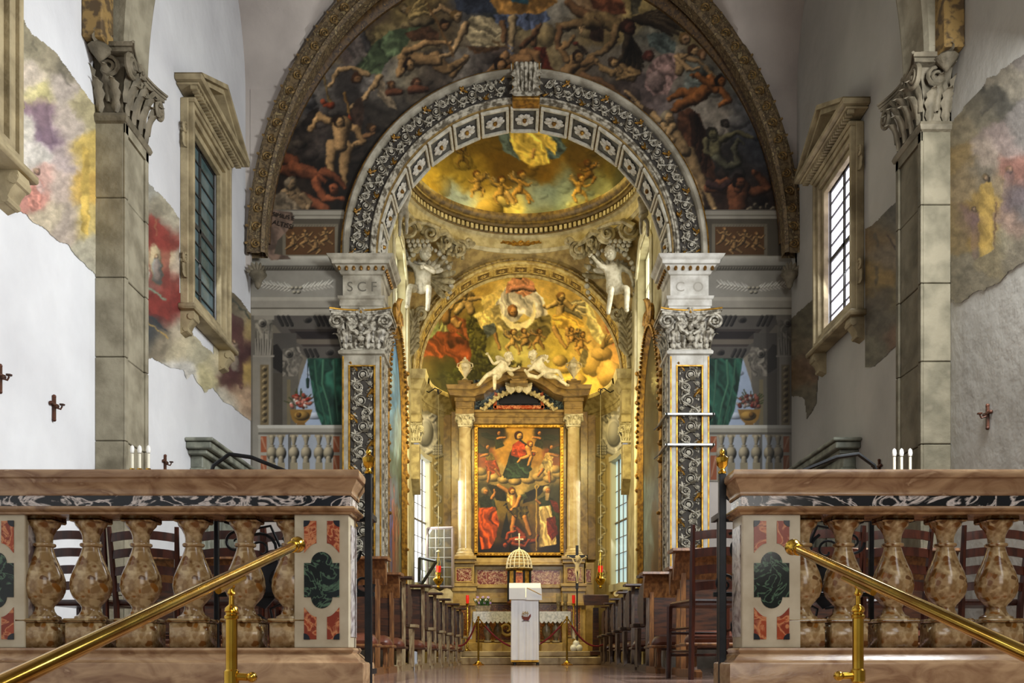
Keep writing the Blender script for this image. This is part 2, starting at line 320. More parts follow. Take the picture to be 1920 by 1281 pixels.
# ------------------------------------------------------------------ painting: colours worked out per vertex, no image files
def fbm(h, w_, cell, octv=4, seed=0):
    r = np.random.RandomState(seed); out = np.zeros((h, w_)); amp = 1; tot = 0
    for o in range(octv):
        c = max(1.5, cell/2**o); gh, gw = int(h/c)+3, int(w_/c)+3; g = r.rand(gh, gw)
        y = np.arange(h)/c; x = np.arange(w_)/c; yi = y.astype(int); xi = x.astype(int); fy = y-yi; fx = x-xi; fy = fy*fy*(3-2*fy); fx = fx*fx*(3-2*fx)
        a = g[yi][:, xi]; b = g[yi][:, xi+1]; c2 = g[yi+1][:, xi]; d = g[yi+1][:, xi+1]
        out += amp*((a*(1-fx)+b*fx)*(1-fy)[:,None]+(c2*(1-fx)+d*fx)*fy[:,None]); tot += amp; amp *= .55
    return out/tot
class Canvas:
    def __init__(s, x0, y0, x1, y1, sc=1.0):
        s.x0, s.y0, s.sc = x0, y0, sc; s.w = int((x1-x0)*sc); s.h = int((y1-y0)*sc); s.a = np.zeros((s.h, s.w, 3)); s.L = norm((-.5,-.6,.75))
        s.X = x0+(np.arange(s.w)+.5)/sc; s.Y = y0+(np.arange(s.h)+.5)/sc
    def seeds(s, L, rad=30, warp=14, grain=.10, seed=1):
        X, Y = np.meshgrid(s.X, s.Y); X = X+(fbm(s.h, s.w, 26*s.sc, 4, seed)-.5)*warp*4; Y = Y+(fbm(s.h, s.w, 26*s.sc, 4, seed+1)-.5)*warp*4
        acc = np.zeros((s.h, s.w, 3)); ws = np.full((s.h, s.w), 1e-9)
        for e in L:
            r = e[3] if len(e) > 3 else rad; g = np.exp(-np.minimum(60, ((X-e[0])**2+(Y-e[1])**2)/(r*r)))+1e-7/(1+((X-e[0])**2+(Y-e[1])**2)/1e3)
            acc += g[...,None]*np.array(e[2], float); ws += g
        s.a = acc/ws[...,None]; s.a *= (1+grain*2*(fbm(s.h, s.w, 9*s.sc, 3, seed+2)-.5))[...,None]; return s
    def _bb(s, x0, y0, x1, y1):
        i0 = max(0, int((x0-s.x0)*s.sc)-1); i1 = min(s.w, int((x1-s.x0)*s.sc)+2); j0 = max(0, int((y0-s.y0)*s.sc)-1); j1 = min(s.h, int((y1-s.y0)*s.sc)+2)
        if i1 <= i0 or j1 <= j0: return None
        X, Y = np.meshgrid(s.X[i0:i1], s.Y[j0:j1]); return slice(j0,j1), slice(i0,i1), X, Y
    def _mix(s, sj, si, al, col): s.a[sj, si] = s.a[sj, si]*(1-al[...,None])+col*al[...,None]
    def st(s, pts, w0, w1, col, hl=.75, op=1):
        if isinstance(pts, str): pts = [tuple(float(v) for v in p.split(',')) for p in pts.split()]
        xs = [p[0] for p in pts]; ys = [p[1] for p in pts]; m = max(w0, w1)+1; q = s._bb(min(xs)-m, min(ys)-m, max(xs)+m, max(ys)+m)
        if q is None: return s
        sj, si, X, Y = q; best = np.full(X.shape, 9.); nx = np.zeros(X.shape); ny = np.zeros(X.shape); n = max(1, len(pts)-1); W = np.ones(X.shape)
        for k in range(n):
            (ax, ay), (bx, by) = pts[k], pts[min(k+1, len(pts)-1)]; dx, dy = bx-ax, by-ay; l2 = dx*dx+dy*dy+1e-9
            t = np.clip(((X-ax)*dx+(Y-ay)*dy)/l2, 0, 1); ww = w0+(w1-w0)*(k+t)/n; ox = (X-ax-t*dx)/ww; oy = (Y-ay-t*dy)/ww; d = np.hypot(ox, oy)
            c = d < best; best = np.where(c, d, best); nx = np.where(c, ox, nx); ny = np.where(c, oy, ny); W = np.where(c, ww, W)
        al = np.clip((1-best)*W*s.sc+.5, 0, 1)*op; nz = np.sqrt(np.clip(1-best**2, 0, 1)); sh = (1-hl)+hl*1.25*np.clip(nx*s.L[0]+ny*s.L[1]+nz*s.L[2], 0, 1)
        s._mix(sj, si, al, np.array(col, float)*sh[...,None]); return s
    def el(s, cx, cy, rx, ry, col, ang=0, hl=.7, op=1):
        m = max(rx, ry)+1; q = s._bb(cx-m, cy-m, cx+m, cy+m)
        if q is None: return s
        sj, si, X, Y = q; a = radians(ang); u = ((X-cx)*cos(a)+(Y-cy)*sin(a))/rx; v = (-(X-cx)*sin(a)+(Y-cy)*cos(a))/ry; d = np.hypot(u, v)
        al = np.clip((1-d)*min(rx,ry)*s.sc+.5, 0, 1)*op; nz = np.sqrt(np.clip(1-d*d, 0, 1)); nx = u*cos(a)-v*sin(a); ny = u*sin(a)+v*cos(a)
        sh = (1-hl)+hl*1.25*np.clip(nx*s.L[0]+ny*s.L[1]+nz*s.L[2], 0, 1); s._mix(sj, si, al, np.array(col, float)*sh[...,None]); return s
    def po(s, pts, col, folds=0, ang=90, amp=.35, op=1, grad=0):
        if isinstance(pts, str): pts = [tuple(float(v) for v in p.split(',')) for p in pts.split()]
        xs = [p[0] for p in pts]; ys = [p[1] for p in pts]; q = s._bb(min(xs), min(ys), max(xs), max(ys))
        if q is None: return s
        sj, si, X, Y = q; n = len(pts); acc = np.zeros(X.shape)
        for ox, oy in ((-.25,-.25),(.25,-.25),(-.25,.25),(.25,.25)):
            ins = np.zeros(X.shape, bool); xq, yq = X+ox/s.sc, Y+oy/s.sc
            for k in range(n):
                (ax, ay), (bx, by) = pts[k], pts[(k+1)%n]
                if ay == by: continue
                c = ((ay > yq) != (by > yq)) & (xq < (bx-ax)*(yq-ay)/(by-ay)+ax); ins ^= c
            acc += ins*.25
        sh = np.ones(X.shape)
        if folds:
            a = radians(ang); u = -(X-xs[0])*sin(a)+(Y-ys[0])*cos(a); sz = max(max(xs)-min(xs), max(ys)-min(ys)); wn = fbm(X.shape[0], X.shape[1], max(4, sz*.3*s.sc), 3, int(abs(xs[0]*7+ys[0]))%9999)
            vv = (X-xs[0])*cos(a)+(Y-ys[0])*sin(a); w2 = fbm(X.shape[0], X.shape[1], max(3, sz*.16*s.sc), 3, int(abs(ys[0]*5+xs[0]))%9999); q_ = u/sz*2*pi*folds*.62+(wn-.5)*15+vv/sz*2.2; sh = 1+amp*(.42*np.sin(q_)+.30*np.sin(q_*1.73+1+(w2-.5)*7)+.34*np.sign(np.sin(q_*.61+2))*np.abs(np.sin(q_*.61+2))**.7)+.5*(w2-.5)
        if grad: sh = sh*(1+grad*((Y-min(ys))/(max(ys)-min(ys)+1e-6)-.5))
        s._mix(sj, si, acc*op, np.array(col, float)*sh[...,None]); return s
    def ln(s, pts, w0, col, op=1): return s.st(pts, w0, w0, col, 0, op)
    def head(s, x, y, r, col, hair, a=0):
        s.el(x-r*.15, y-r*.2, r*1.12, r*1.18, hair, a); s.el(x+r*.2, y+r*.12, r*.78, r*.95, col, a)
        if r > 4: s.ln([(x-r*.1,y), (x+r*.15,y+.02*r)], r*.1, np.array(col)*.35); s.ln([(x+r*.4,y), (x+r*.62,y)], r*.1, np.array(col)*.35); s.ln([(x+r*.1,y+r*.55), (x+r*.45,y+r*.52)], r*.08, np.array(col)*.45)
        return s
    def man(s, H, S, Pv, A, Lg, w, col, hair=(40,26,18)):
        # head (x,y,r), shoulders pair, hips pair, arms [[elbow,hand]..], legs [[knee,foot]..]
        col = np.array(col, float)
        for i, l in enumerate(Lg):
            s.st([Pv[i%2]]+list(l), w*.95, w*.42, col*(.88 if i else 1)); s.el(l[-1][0], l[-1][1], w*.5, w*.34, col*.95, 20)
        sm = ((S[0][0]+S[1][0])/2, (S[0][1]+S[1][1])/2); hm = ((Pv[0][0]+Pv[1][0])/2, (Pv[0][1]+Pv[1][1])/2)
        sw = min(hypot(S[0][0]-S[1][0], S[0][1]-S[1][1])/2*.9, w*1.35); s.st([S[0], sm, S[1]], w*.62, w*.62, col*.95); s.st([sm, hm], max(sw, w*.95), w*.92, col)
        mid = ((sm[0]*2+hm[0])/3, (sm[1]*2+hm[1])/3); s.ln([sm, hm], w*.07, col*.66, .4); ax_ = norm([hm[0]-sm[0], hm[1]-sm[1]]); pp = (-ax_[1], ax_[0])
        for q in (-1, 1): s.el(sm[0]+ax_[0]*w*.5+pp[0]*w*.5*q, sm[1]+ax_[1]*w*.5+pp[1]*w*.5*q, w*.5, w*.36, col*1.1, 0, .55, .45)
        s.el(mid[0]+ax_[0]*w*.9, mid[1]+ax_[1]*w*.9, w*.55, w*.5, col*1.04, 0, .5, .35)
        for i, a in enumerate(A): s.st([S[i%2]]+list(a), w*.62, w*.30, col*(1.05 if i == 0 else .95)); s.el(a[-1][0], a[-1][1], w*.38, w*.32, col)
        s.st([sm, (H[0], H[1])], w*.45, w*.4, col*.85); s.head(H[0], H[1], H[2], col, hair); return s
    def wing(s, x, y, L, a0, a1, col, n=9, w=4):
        col = np.array(col, float)
        for k in range(n):
            a = radians(a0+(a1-a0)*k/(n-1)); l = L*(.62+.38*sin(pi*(k+1)/(n+1))); s.st([(x,y), (x+l*.55*cos(a), y+l*.55*sin(a)), (x+l*cos(a+.12), y+l*sin(a+.12))], w, w*.35, col*(.75+.45*(k%2)), .6)
        return s
    def cherub(s, x, y, k, col, flip=1, hair=(96,60,24), wing=(150,130,90)):
        f = flip; s.wing(x-3*k*f, y-2*k, 13*k, 200 if f > 0 else -20, 250 if f > 0 else -70, wing, 5, 2.2*k)
        return s.man((x+2*k*f, y-9*k, 4.2*k), [(x-3.4*k,y-3*k),(x+3.4*k,y-3*k)], [(x-3*k,y+6*k),(x+2.4*k,y+6.5*k)], [[(x-8*k*f,y-6*k),(x-10*k*f,y-11*k)],[(x+8*k*f,y+1*k),(x+12*k*f,y-1*k)]], [[(x-7*k*f,y+11*k),(x-4*k*f,y+18*k)],[(x+7*k*f,y+11*k),(x+9*k*f,y+19*k)]], 3.4*k, col, hair)
    def finish(s, amp=1.6, seed=77, sat=1.0, tint=(1,1,1), con=1.0, mot=.16):
        s.a = np.clip(s.a, 0, 255); g_ = s.a.mean(-1, keepdims=True); s.a = (g_+(s.a-g_)*sat)*np.array(tint); s.a = np.clip(255*(s.a/255)**con, 0, 255); J, I = np.meshgrid(np.arange(s.h), np.arange(s.w), indexing='ij'); k = amp*4*s.sc
        y = np.clip(J+(fbm(s.h, s.w, 9*s.sc, 3, seed)-.5)*k, 0, s.h-1).astype(int); x = np.clip(I+(fbm(s.h, s.w, 9*s.sc, 3, seed+1)-.5)*k, 0, s.w-1).astype(int)
        b = s.a[y, x]; s.a = (b*2+np.roll(b,1,0)+np.roll(b,1,1))/4; s.a *= (1+mot*(fbm(s.h, s.w, 11*s.sc, 4, seed+2)-.5)+.10*(np.random.RandomState(seed).rand(s.h, s.w)-.5))[...,None]; return s
    def tree(s, x, y, rx, ry, col, n=120, seed=1, sz=4):
        r = np.random.RandomState(seed)
        for k in range(n):
            a = r.rand()*6.28; q = sqrt(r.rand()); s.el(x+rx*q*cos(a), y+ry*q*sin(a), sz*(.5+r.rand()), sz*(.3+.6*r.rand()), np.array(col)*(.5+r.rand()*.9), r.rand()*180, .5, .9)
        return s
    def sample(s, px, py):
        fx = np.clip((px-s.x0)*s.sc-.5, 0, s.w-1.001); fy = np.clip((py-s.y0)*s.sc-.5, 0, s.h-1.001); xi = fx.astype(int); yi = fy.astype(int); u = (fx-xi)[:,None]; v = (fy-yi)[:,None]; a = s.a
        return (a[yi,xi]*(1-u)+a[yi,xi+1]*u)*(1-v)+(a[yi+1,xi]*(1-u)+a[yi+1,xi+1]*u)*v
def paint_mesh(name, V, faces, canvas, m, parent=None, gain=(1,1,1), uv=None, smooth=True):
    V = np.asarray(V, float)
    if uv is None: px = 960+F*V[:,0]/V[:,1]; py = 1230-F*(V[:,2]-HC)/V[:,1]
    else: px, py = uv
    col = np.clip(canvas.sample(px, py)*np.array(gain), 0, 255)/255; l = np.where(col <= .04045, col/12.92, ((col+.055)/1.055)**2.4)
    o = root_loc(parent) if parent is not None else np.zeros(3); V = V-o
    me = bpy.data.meshes.new(name); me.vertices.add(len(V)); me.vertices.foreach_set('co', V.astype(np.float32).ravel())
    faces = np.asarray(faces, np.int32); nf = len(faces); me.loops.add(nf*4); me.loops.foreach_set('vertex_index', faces.ravel())
    me.polygons.add(nf); me.polygons.foreach_set('loop_start', np.arange(0, nf*4, 4, dtype=np.int32)); me.polygons.foreach_set('use_smooth', np.full(nf, smooth))
    me.update(calc_edges=True); at = me.color_attributes.new('paint', 'FLOAT_COLOR', 'POINT')
    at.data.foreach_set('color', np.concatenate([l, np.ones((len(l),1))], 1).astype(np.float32).ravel()); me.materials.append(m)
    ob = bpy.data.objects.new(name, me); C.objects.link(ob)
    if parent is not None: ob.parent = parent
    return ob
def gridfaces(nu, nv, mask=None, flip=False):
    # vertices laid out [v][u]
    i = np.arange(nu-1)[None,:]+np.arange(nv-1)[:,None]*nu; f = np.stack([i, i+1, i+1+nu, i+nu], -1)
    if flip: f = f[...,::-1]
    f = f.reshape(-1, 4) if mask is None else f[mask]
    return f
def compact(V, Fc):
    u, inv = np.unique(Fc.ravel(), return_inverse=True); return V[u], inv.reshape(-1, 4)
def inpoly(X, Y, pts):
    ins = np.zeros(X.shape, bool); n = len(pts)
    for k in range(n):
        (ax, ay), (bx, by) = pts[k], pts[(k+1)%n]
        if ay == by: continue
        ins ^= ((ay > Y) != (by > Y)) & (X < (bx-ax)*(Y-ay)/(by-ay)+ax)
    return ins
# ================================================================== PAINTED PLASTER: the murals' designs
SK = (176,142,98); SKD = (124,88,56); SKR = (150,86,50)
def canvas_lunette():
    c = Canvas(470, -120, 1486, 412, .8)
    c.seeds([(500,380,(46,40,36)),(520,300,(52,44,38)),(560,260,(44,38,36)),(600,250,(70,62,60)),(545,240,(96,86,72)),(560,200,(70,70,76)),(600,160,(120,116,116)),(640,170,(60,56,56)),(570,130,(84,86,92)),(590,80,(110,96,68)),(640,60,(96,84,84)),
     (690,30,(70,58,50)),(700,10,(76,62,52)),(720,70,(126,112,72)),(715,140,(120,116,118)),(740,150,(136,130,112)),(780,150,(120,110,92)),(730,190,(70,66,64)),(690,240,(52,48,46)),(640,250,(44,40,38)),(680,300,(40,35,32)),(620,340,(34,30,27)),(560,350,(42,34,28)),(720,215,(50,46,42)),(800,170,(62,54,50)),
     (820,140,(70,62,56)),(870,120,(128,122,116)),(900,140,(66,58,56)),(900,110,(74,68,66)),(760,20,(120,104,64)),(760,60,(128,112,80)),(800,10,(110,92,56)),(830,40,(90,76,54)),(880,10,(70,72,80)),(880,60,(110,98,78)),(940,100,(70,58,54)),(960,40,(120,106,74)),(930,10,(60,70,80)),
     (1000,80,(120,104,72)),(1040,30,(130,126,118)),(1030,80,(130,112,76)),(1060,60,(120,112,98)),(1090,60,(118,100,64)),(1100,130,(112,106,96)),(1130,0,(128,100,70)),(1200,10,(150,130,80)),(1240,60,(96,96,88)),(1280,40,(140,124,84)),(1320,60,(126,110,74)),(1340,110,(96,92,84)),(1240,110,(110,104,96)),
     (1230,190,(84,68,70)),(1205,165,(84,74,76)),(1260,160,(120,112,104)),(1300,160,(104,116,116)),(1240,200,(118,110,112)),(1370,140,(88,88,84)),(1400,200,(70,76,92)),(1330,215,(128,122,116)),(1380,200,(100,96,92)),(1410,280,(56,60,72)),(1440,300,(44,46,54)),(1380,300,(40,38,38)),(1420,340,(46,38,36)),(1350,380,(46,32,26)),(1440,390,(40,32,30)),
     (1290,380,(40,34,32)),(1260,260,(52,44,40)),(1180,180,(60,50,46)),(1100,140,(58,48,42)),(700,-60,(90,76,54)),(960,-60,(140,124,84)),(1200,-60,(120,104,70))], 24, 8, .16, 3)
    for k in range(170):                                  # curling clouds and distant shadowy forms
        x = rng.uniform(510, 1460); y = rng.uniform(-60, 390); q = c.a[min(c.h-1,int((y+120)*.8)), min(c.w-1,int((x-470)*.8))]; c.el(x, y, rng.uniform(8,26), rng.uniform(5,14), q*rng.choice([1.38,1.2,.72]), rng.uniform(-40,40), .85, .5)
    # left side
    c.wing(690,90,48,195,245,(100,98,102),7,9); c.po('637,50 652,44 678,72 684,104 664,110 646,92',(100,92,92),5,60,.25); c.po('702,141 716,138 724,170 748,208 728,200 706,178',(122,108,90),6,70,.25)
    c.po('666,125 684,104 702,79 728,59 748,54 768,66 757,95 728,111 712,141 690,138',(74,92,66),6,120,.42); c.po('748,54 790,48 800,60 768,74',(66,82,58),3,20,.3)
    c.st('690,140 660,126 633,131 617,161',6,3.4,SK); c.st('712,142 700,160 690,170 683,184 655,201',6,3.6,SK); c.head(669,148,9,SKD,(70,42,24),-20)
    c.st('605,141 619,192',3,2,(150,120,64)); c.st('645,176 657,222',3,2,(150,110,54)); c.el(617,196,11,6,(150,60,30)); c.el(659,220,8,7,(160,60,26)); c.el(606,190,6,4,(180,80,50))
    c.po('528,300 548,250 582,205 596,200 590,240 566,262 545,262',(48,42,40),5,120,.3); c.po('672,262 682,205 676,180 664,190 655,215',(64,48,40),4,90,.3)
    c.man((636,228,10.5),[(615,226),(666,240)],[(624,272),(650,276)],[[(596,217),(581,243)],[(682,264),(660,272)]],[[(617,306),(620,318)],[(645,306),(644,346)]],13,(182,142,92))
    c.head(697,240,8,SKD,(60,44,30)); c.st('684,254 700,250',4,3,SKD)
    c.man((622,352,12),[(590,340),(606,322)],[(548,304),(552,322)],[[(606,372),(640,372)],[(628,330),(646,352)]],[[(530,292),(520,282)],[(528,318),(508,322)]],14,(146,78,46),(24,18,16))
    c.st('560,368 590,382 612,392',13,8,(146,80,50)); c.man((546,344,11),[(535,358),(565,366)],[(560,384),(580,388)],[[(526,366),(540,362)],[(580,380),(576,394)]],[],11,(150,124,92),(120,108,90))
    c.po('500,370 530,358 566,392 548,412 512,408',(112,100,84),5,60,.3)
    # centre left
    c.man((768,121,10),[(761,97),(752,118)],[(815,106),(822,122)],[[(800,80),(842,80)],[(748,140),(764,124)]],[[(848,138),(874,106)],[(838,132),(866,112)]],12.5,(160,124,80))
    c.po('879,30 905,30 930,36 944,66 946,86 925,88 885,84 870,62',(158,144,112),9,25,.42); c.po('868,84 900,88 940,86 930,96 890,100',(80,56,34),3,10,.3)
    c.st('872,46 858,78 846,100 826,104',8,4,SK); c.st('848,24 826,12 806,26',6,4,SK); c.head(856,30,10.5,SK,(110,84,46),10); c.head(833,48,9,SKD,(40,28,20)); c.ln('796,0 812,26 850,106',2.2,(110,80,44))
    c.po('757,62 800,48 824,62 822,74 770,76',(74,50,34),4,10,.3); c.el(790,40,26,10,(120,104,74)); c.head(756,16,8,(150,130,96),(110,90,56)); c.head(768,22,8,(150,130,96),(120,96,56)); c.wing(770,30,40,-80,-20,(150,128,78),6,6)
    c.head(735,160,8,SKD,(80,52,30)); c.st('728,172 750,172',8,6,(120,70,46)); c.head(780,155,8,(140,96,70),(70,44,30)); c.st('770,168 796,166',8,6,(118,70,48)); c.po('850,-4 920,-8 925,22 880,26 856,18',(46,54,72),5,20,.3)
    # centre: striding archangel in blue and gold, fallen figures at his feet
    c.po('924,24 1022,18 1030,34 1012,52 985,56 968,46 950,52 930,44',(72,84,116),12,80,.42); c.po('920,-40 1035,-40 1044,4 1014,24 968,26 936,24 918,4',(152,108,48),7,20,.4); c.po('942,-40 1000,-40 990,6 960,4',(40,84,104),4,80,.3)
    c.st('960,34 961,60 958,82 958,112',8.5,4.5,(170,144,104)); c.st('941,42 946,60 944,76',7,4.5,SKD); c.ln('952,84 962,88 952,94 962,100 954,106',1.3,(84,92,120))
    c.po('1000,84 1022,90 1034,124 1040,142 1012,142 1000,110',(88,34,22),5,70,.4)
    c.man((938,122,11),[(948,104),(956,128)],[(986,100),(992,126)],[[(924,128),(904,146)],[(930,140),(916,150)]],[[(1004,104),(1014,138)],[(1006,122),(996,136)]],14,(142,102,62),(30,20,16))
    c.st('1000,82 1002,58 1012,44',6.5,3.5,SKD); c.st('975,88 992,74 1004,64',5,4,(90,60,38)); c.ln('924,76 934,78 936,86 950,88',1.8,(100,76,44)); c.el(1024,66,17,24,(140,120,80),0,.6,.8)
    # centre right: dark winged demon seen from behind
    c.wing(1192,36,100,-22,16,(62,52,40),9,8); c.wing(1176,70,74,50,105,(46,38,28),10,8); c.po('1180,-20 1206,-20 1196,24 1182,26',(70,66,52),3,90,.3)
    c.po('1096,-20 1160,-20 1172,24 1140,26 1110,14',(110,62,40),5,30,.35); c.po('1104,40 1118,26 1134,60 1130,78 1108,76',(50,34,26),3,90,.3)
    c.st('1066,6 1084,20 1112,36',8.5,11,SKD); c.st('1048,50 1080,44 1112,44',8.5,12,(120,94,60)); c.st('1050,52 1046,72 1048,90',7,6,SKD)
    c.st('1104,38 1134,36 1154,48',15,14,(128,104,66)); c.st('1154,52 1150,78 1126,98 1106,104',8,5,(120,94,60)); c.ln('1116,30 1132,56',1,(70,50,34)); c.head(1178,52,13,(70,40,30),(44,26,20))
    c.st('1078,78 1098,98',3.4,3.4,(60,44,34)); c.el(1078,80,7,5,(120,54,38)); c.wing(1088,60,14,-130,-40,SK,5,1.6)
    c.man((1084,106,9),[(1062,110),(1094,118)],[(1058,136),(1070,138)],[[(1052,92),(1074,68)],[(1112,108),(1118,118)]],[[(1110,114),(1082,136)],[(1086,140),(1070,142)]],12,(138,104,64))
    c.man((1150,116,9),[(1148,136),(1180,130)],[(1176,146),(1190,142)],[[(1128,128),(1118,114)],[(1196,138),(1160,148)]],[],11,(150,118,74),(60,44,30)); c.st('1092,142 1120,152 1150,166 1174,188',9,3.4,SKD); c.head(1216,106,9,(110,60,48),(84,40,34))
    # right: angels in lilac, bearded man hauled up, brown wing, orange nude, sea figure, chained man
    c.po('1212,62 1246,60 1268,84 1262,100 1236,98 1216,86',(72,84,84),5,30,.3); c.po('1229,108 1246,100 1270,102 1282,128 1264,150 1252,176 1226,178 1208,164 1212,130',(130,104,104),8,50,.4)
    c.el(1230,152,17,20,(142,120,120),0,.7,.7); c.man((1301,96,9),[(1268,106),(1288,108)],[(1262,132),(1280,136)],[[(1288,130),(1310,128)],[(1310,116),(1348,150)]],[],9,(164,132,92),(60,40,26)); c.head(1285,74,10,(160,126,92),(110,84,48)); c.head(1316,104,8.5,(160,120,86),(104,72,44))
    c.man((1350,150,9.5),[(1330,146),(1340,166)],[(1316,176),(1300,186)],[[(1366,186),(1350,196)],[(1310,142),(1296,140)]],[[(1278,172),(1254,184)],[(1272,196),(1264,206)]],13,(148,88,40),(26,18,14))
    c.po('1272,206 1292,202 1310,212 1322,250 1334,300 1344,340 1322,326 1306,330 1290,300 1278,290 1266,246',(76,46,30),9,75,.45); c.wing(1300,216,110,62,88,(62,38,26),7,8)
    c.man((1252,220,11),[(1236,224),(1262,238)],[(1276,280),(1290,284)],[[(1210,206),(1186,186)],[(1252,250),(1262,262)]],[[(1300,322),(1316,384)],[(1312,330),(1340,392)]],12.5,(180,146,100),(128,118,98))
    c.st('1174,172 1190,186',4,3,SK); c.po('1206,196 1224,206 1218,216 1204,208',(64,50,40))
    c.man((1334,250,10),[(1324,262),(1352,260)],[(1336,292),(1352,296)],[[(1322,282),(1336,290)],[(1386,246),(1410,258)]],[],11,(102,98,70),(40,36,30)); c.st('1344,296 1364,312 1384,306 1374,278 1384,262 1394,268',9,2.6,(88,88,72)); c.head(1360,232,8,(60,54,50),(36,32,30))
    c.man((1386,340,12),[(1352,352),(1414,358)],[(1368,396),(1396,398)],[[(1326,352),(1362,336)],[(1440,352),(1414,322)]],[],17,(120,70,44),(26,18,16)); c.st('1330,344 1350,352 1366,340',8,5,(64,44,44))
    for k in range(5): c.el(1404+k*11, 392-(k%2)*6, 6, 4, (140,130,112), 30*k); c.el(1404+k*11, 392-(k%2)*6, 3, 2, (34,28,26), 30*k)
    for k in range(160):                                  # brush texture
        x = rng.uniform(500, 1470); y = rng.uniform(-20, 400); q = c.a[min(c.h-1,int((y+120)*.8)), min(c.w-1,int((x-470)*.8))].copy(); a = rng.uniform(0, 3.1); l = rng.uniform(4, 12); c.st([(x,y),(x+l*cos(a),y+l*sin(a))], 1.4, .7, q*rng.choice([.78,1.25]), .3, .6)
    return c.finish(2.0, sat=.78, tint=(1.04,1,.92), con=1.05, mot=.75)
def loggia(c, f, dk=1.0, right=False):
    # painted architecture of the side bay; f maps x of the left bay to this bay
    def g(s): return [(f(float(p.split(',')[0])), float(p.split(',')[1])) for p in s.split()]
    def R(x0, y0, x1, y1, col, op=1, grad=0): c.po([(f(x0),y0),(f(x1),y0),(f(x1),y1),(f(x0),y1)], np.array(col)*dk, op=op, grad=grad)
    def PO(s, col, *a, **k): c.po(g(s), np.array(col)*dk, *a, **k)
    def ST(s, a, b, col, **k): c.st(g(s), a, b, np.array(col)*dk, **k)
    R(470,392,650,410,(176,168,150)); R(470,392,650,395,(120,112,98)); R(470,403,650,405,(128,120,104)); R(470,410,650,482,(92,84,70)); R(530,420,634,480,(128,118,98)); R(536,425,628,478,(96,66,38))
    for k in range(18): c.el(f(532+k*5.7), 423, 1.3, 1.3, np.array((150,140,120))*dk)
    for (hx, hy, q) in ((550,445,1),(572,440,-1),(592,452,1),(610,436,-1)):
        c.man((f(hx),hy-6,3.6),[(f(hx-4),hy),(f(hx+4),hy)],[(f(hx-3*q),hy+12),(f(hx+3),hy+12)],[[(f(hx-9*q),hy+2),(f(hx-14*q),hy-4)],[(f(hx+8*q),hy+6),(f(hx+12*q),hy+2)]],[[(f(hx+8*q),hy+18),(f(hx+2*q),hy+24)],[(f(hx-8*q),hy+18),(f(hx-14*q),hy+22)]],4,np.array((178,136,84))*dk,(110,76,44))
    R(470,480,650,500,(186,180,164),grad=-.25); R(470,498,650,508,(100,94,82))
    for k in range(34): c.el(f(474+k*5.2), 503, 2, 2.4, np.array((132,124,108))*dk)
    R(470,508,650,558,(158,152,138)); R(470,557,650,564,(186,178,160)); R(470,564,650,577,(166,158,142)); R(470,577,650,580,(110,102,88)); R(470,580,650,592,(176,168,150))
    for sg in (-1, 1):
        for k in range(9):
            x = 556+sg*(8+k*6.6); y = 541-k*.9; c.st([(f(x),y),(f(x+sg*8),y-8-(k%2)*2)], 2.8, .8, np.array((232,226,208))*dk, .4); c.st([(f(x),y),(f(x+sg*9),y+6)], 2.8, .8, np.array((222,214,196))*dk, .4); c.ln([(f(x+1),y+2),(f(x+sg*8),y-5)], .6, np.array((100,94,82))*dk, .7)
    for k in range(5): c.el(f(548+k*4), 540+(k%2)*8, 4, 3, np.array((186,176,152))*dk)
    PO('470,592 650,592 650,672 575,672 540,640 515,610 470,604', (92,86,78)); PO('540,617 650,617 650,650 568,650', (66,58,52)); PO('552,622 650,622 650,640 572,640', (40,34,32)); PO('548,636 650,636 650,646 562,646', (112,102,88))
    for k in range(3): ST('%d,594 %d,610' % (522+k*9, 530+k*9), 3, 3, (52,48,44)); ST('%d,656 %d,668' % (572+k*9, 578+k*9), 3, 3, (52,48,44)); ST('%d,594 %d,610' % (590+k*9, 598+k*9), 3, 3, (52,48,44))
    for x, y in ((577,600),(618,661)): c.el(f(x), y, 8, 6, np.array((84,78,70))*dk); c.el(f(x), y, 4.5, 3.4, np.array((48,44,40))*dk)
    R(470,592,480,900,(120,114,102)); R(512,625,556,800,(84,79,72)); PO('512,648 520,645 530,660 530,702 512,690', (40,37,34)); R(512,700,530,798,(78,72,62)); R(530,690,560,798,(106,100,88)); R(538,712,545,798,(124,112,84))
    R(476,592,514,600,(160,152,136)); c.po(g('478,600 512,600 508,668 478,668'), np.array((140,133,118))*dk, 5, 80, .35); c.el(f(492),606,8,8,np.array((168,160,144))*dk); c.el(f(492),606,4,4,np.array((96,90,80))*dk)
    for k in range(7): ST('%d,665 %d,%d' % (481+k*4.4, 479+k*5, 636-(k%2)*14), 3, 1.4, (168,160,144))
    R(474,666,514,670,(168,160,144)); R(474,670,512,900,(154,148,134)); R(488,684,504,798,(128,112,82)); R(508,670,512,798,(112,106,94))
    for k in range(9): c.el(f(496), 692+k*12, 5, 5, np.array((168,148,108))*dk); c.el(f(496), 692+k*12, 2.4, 2.4, np.array((104,88,60))*dk)
    c.po(g('530,655 560,650 568,672 556,706 530,706'), np.array((118,111,99))*dk, 6, 70, .4); c.el(f(542),664,8,8,np.array((142,134,120))*dk); c.el(f(542),664,4,4,np.array((74,68,60))*dk)
    PO('576,672 650,672 650,800 555,800 555,745 562,715', (172,186,206)); c.el(f(590),780,18,7,np.array((214,218,224))*dk,op=.7); c.el(f(584),700,10,5,np.array((206,212,222))*dk,op=.6)
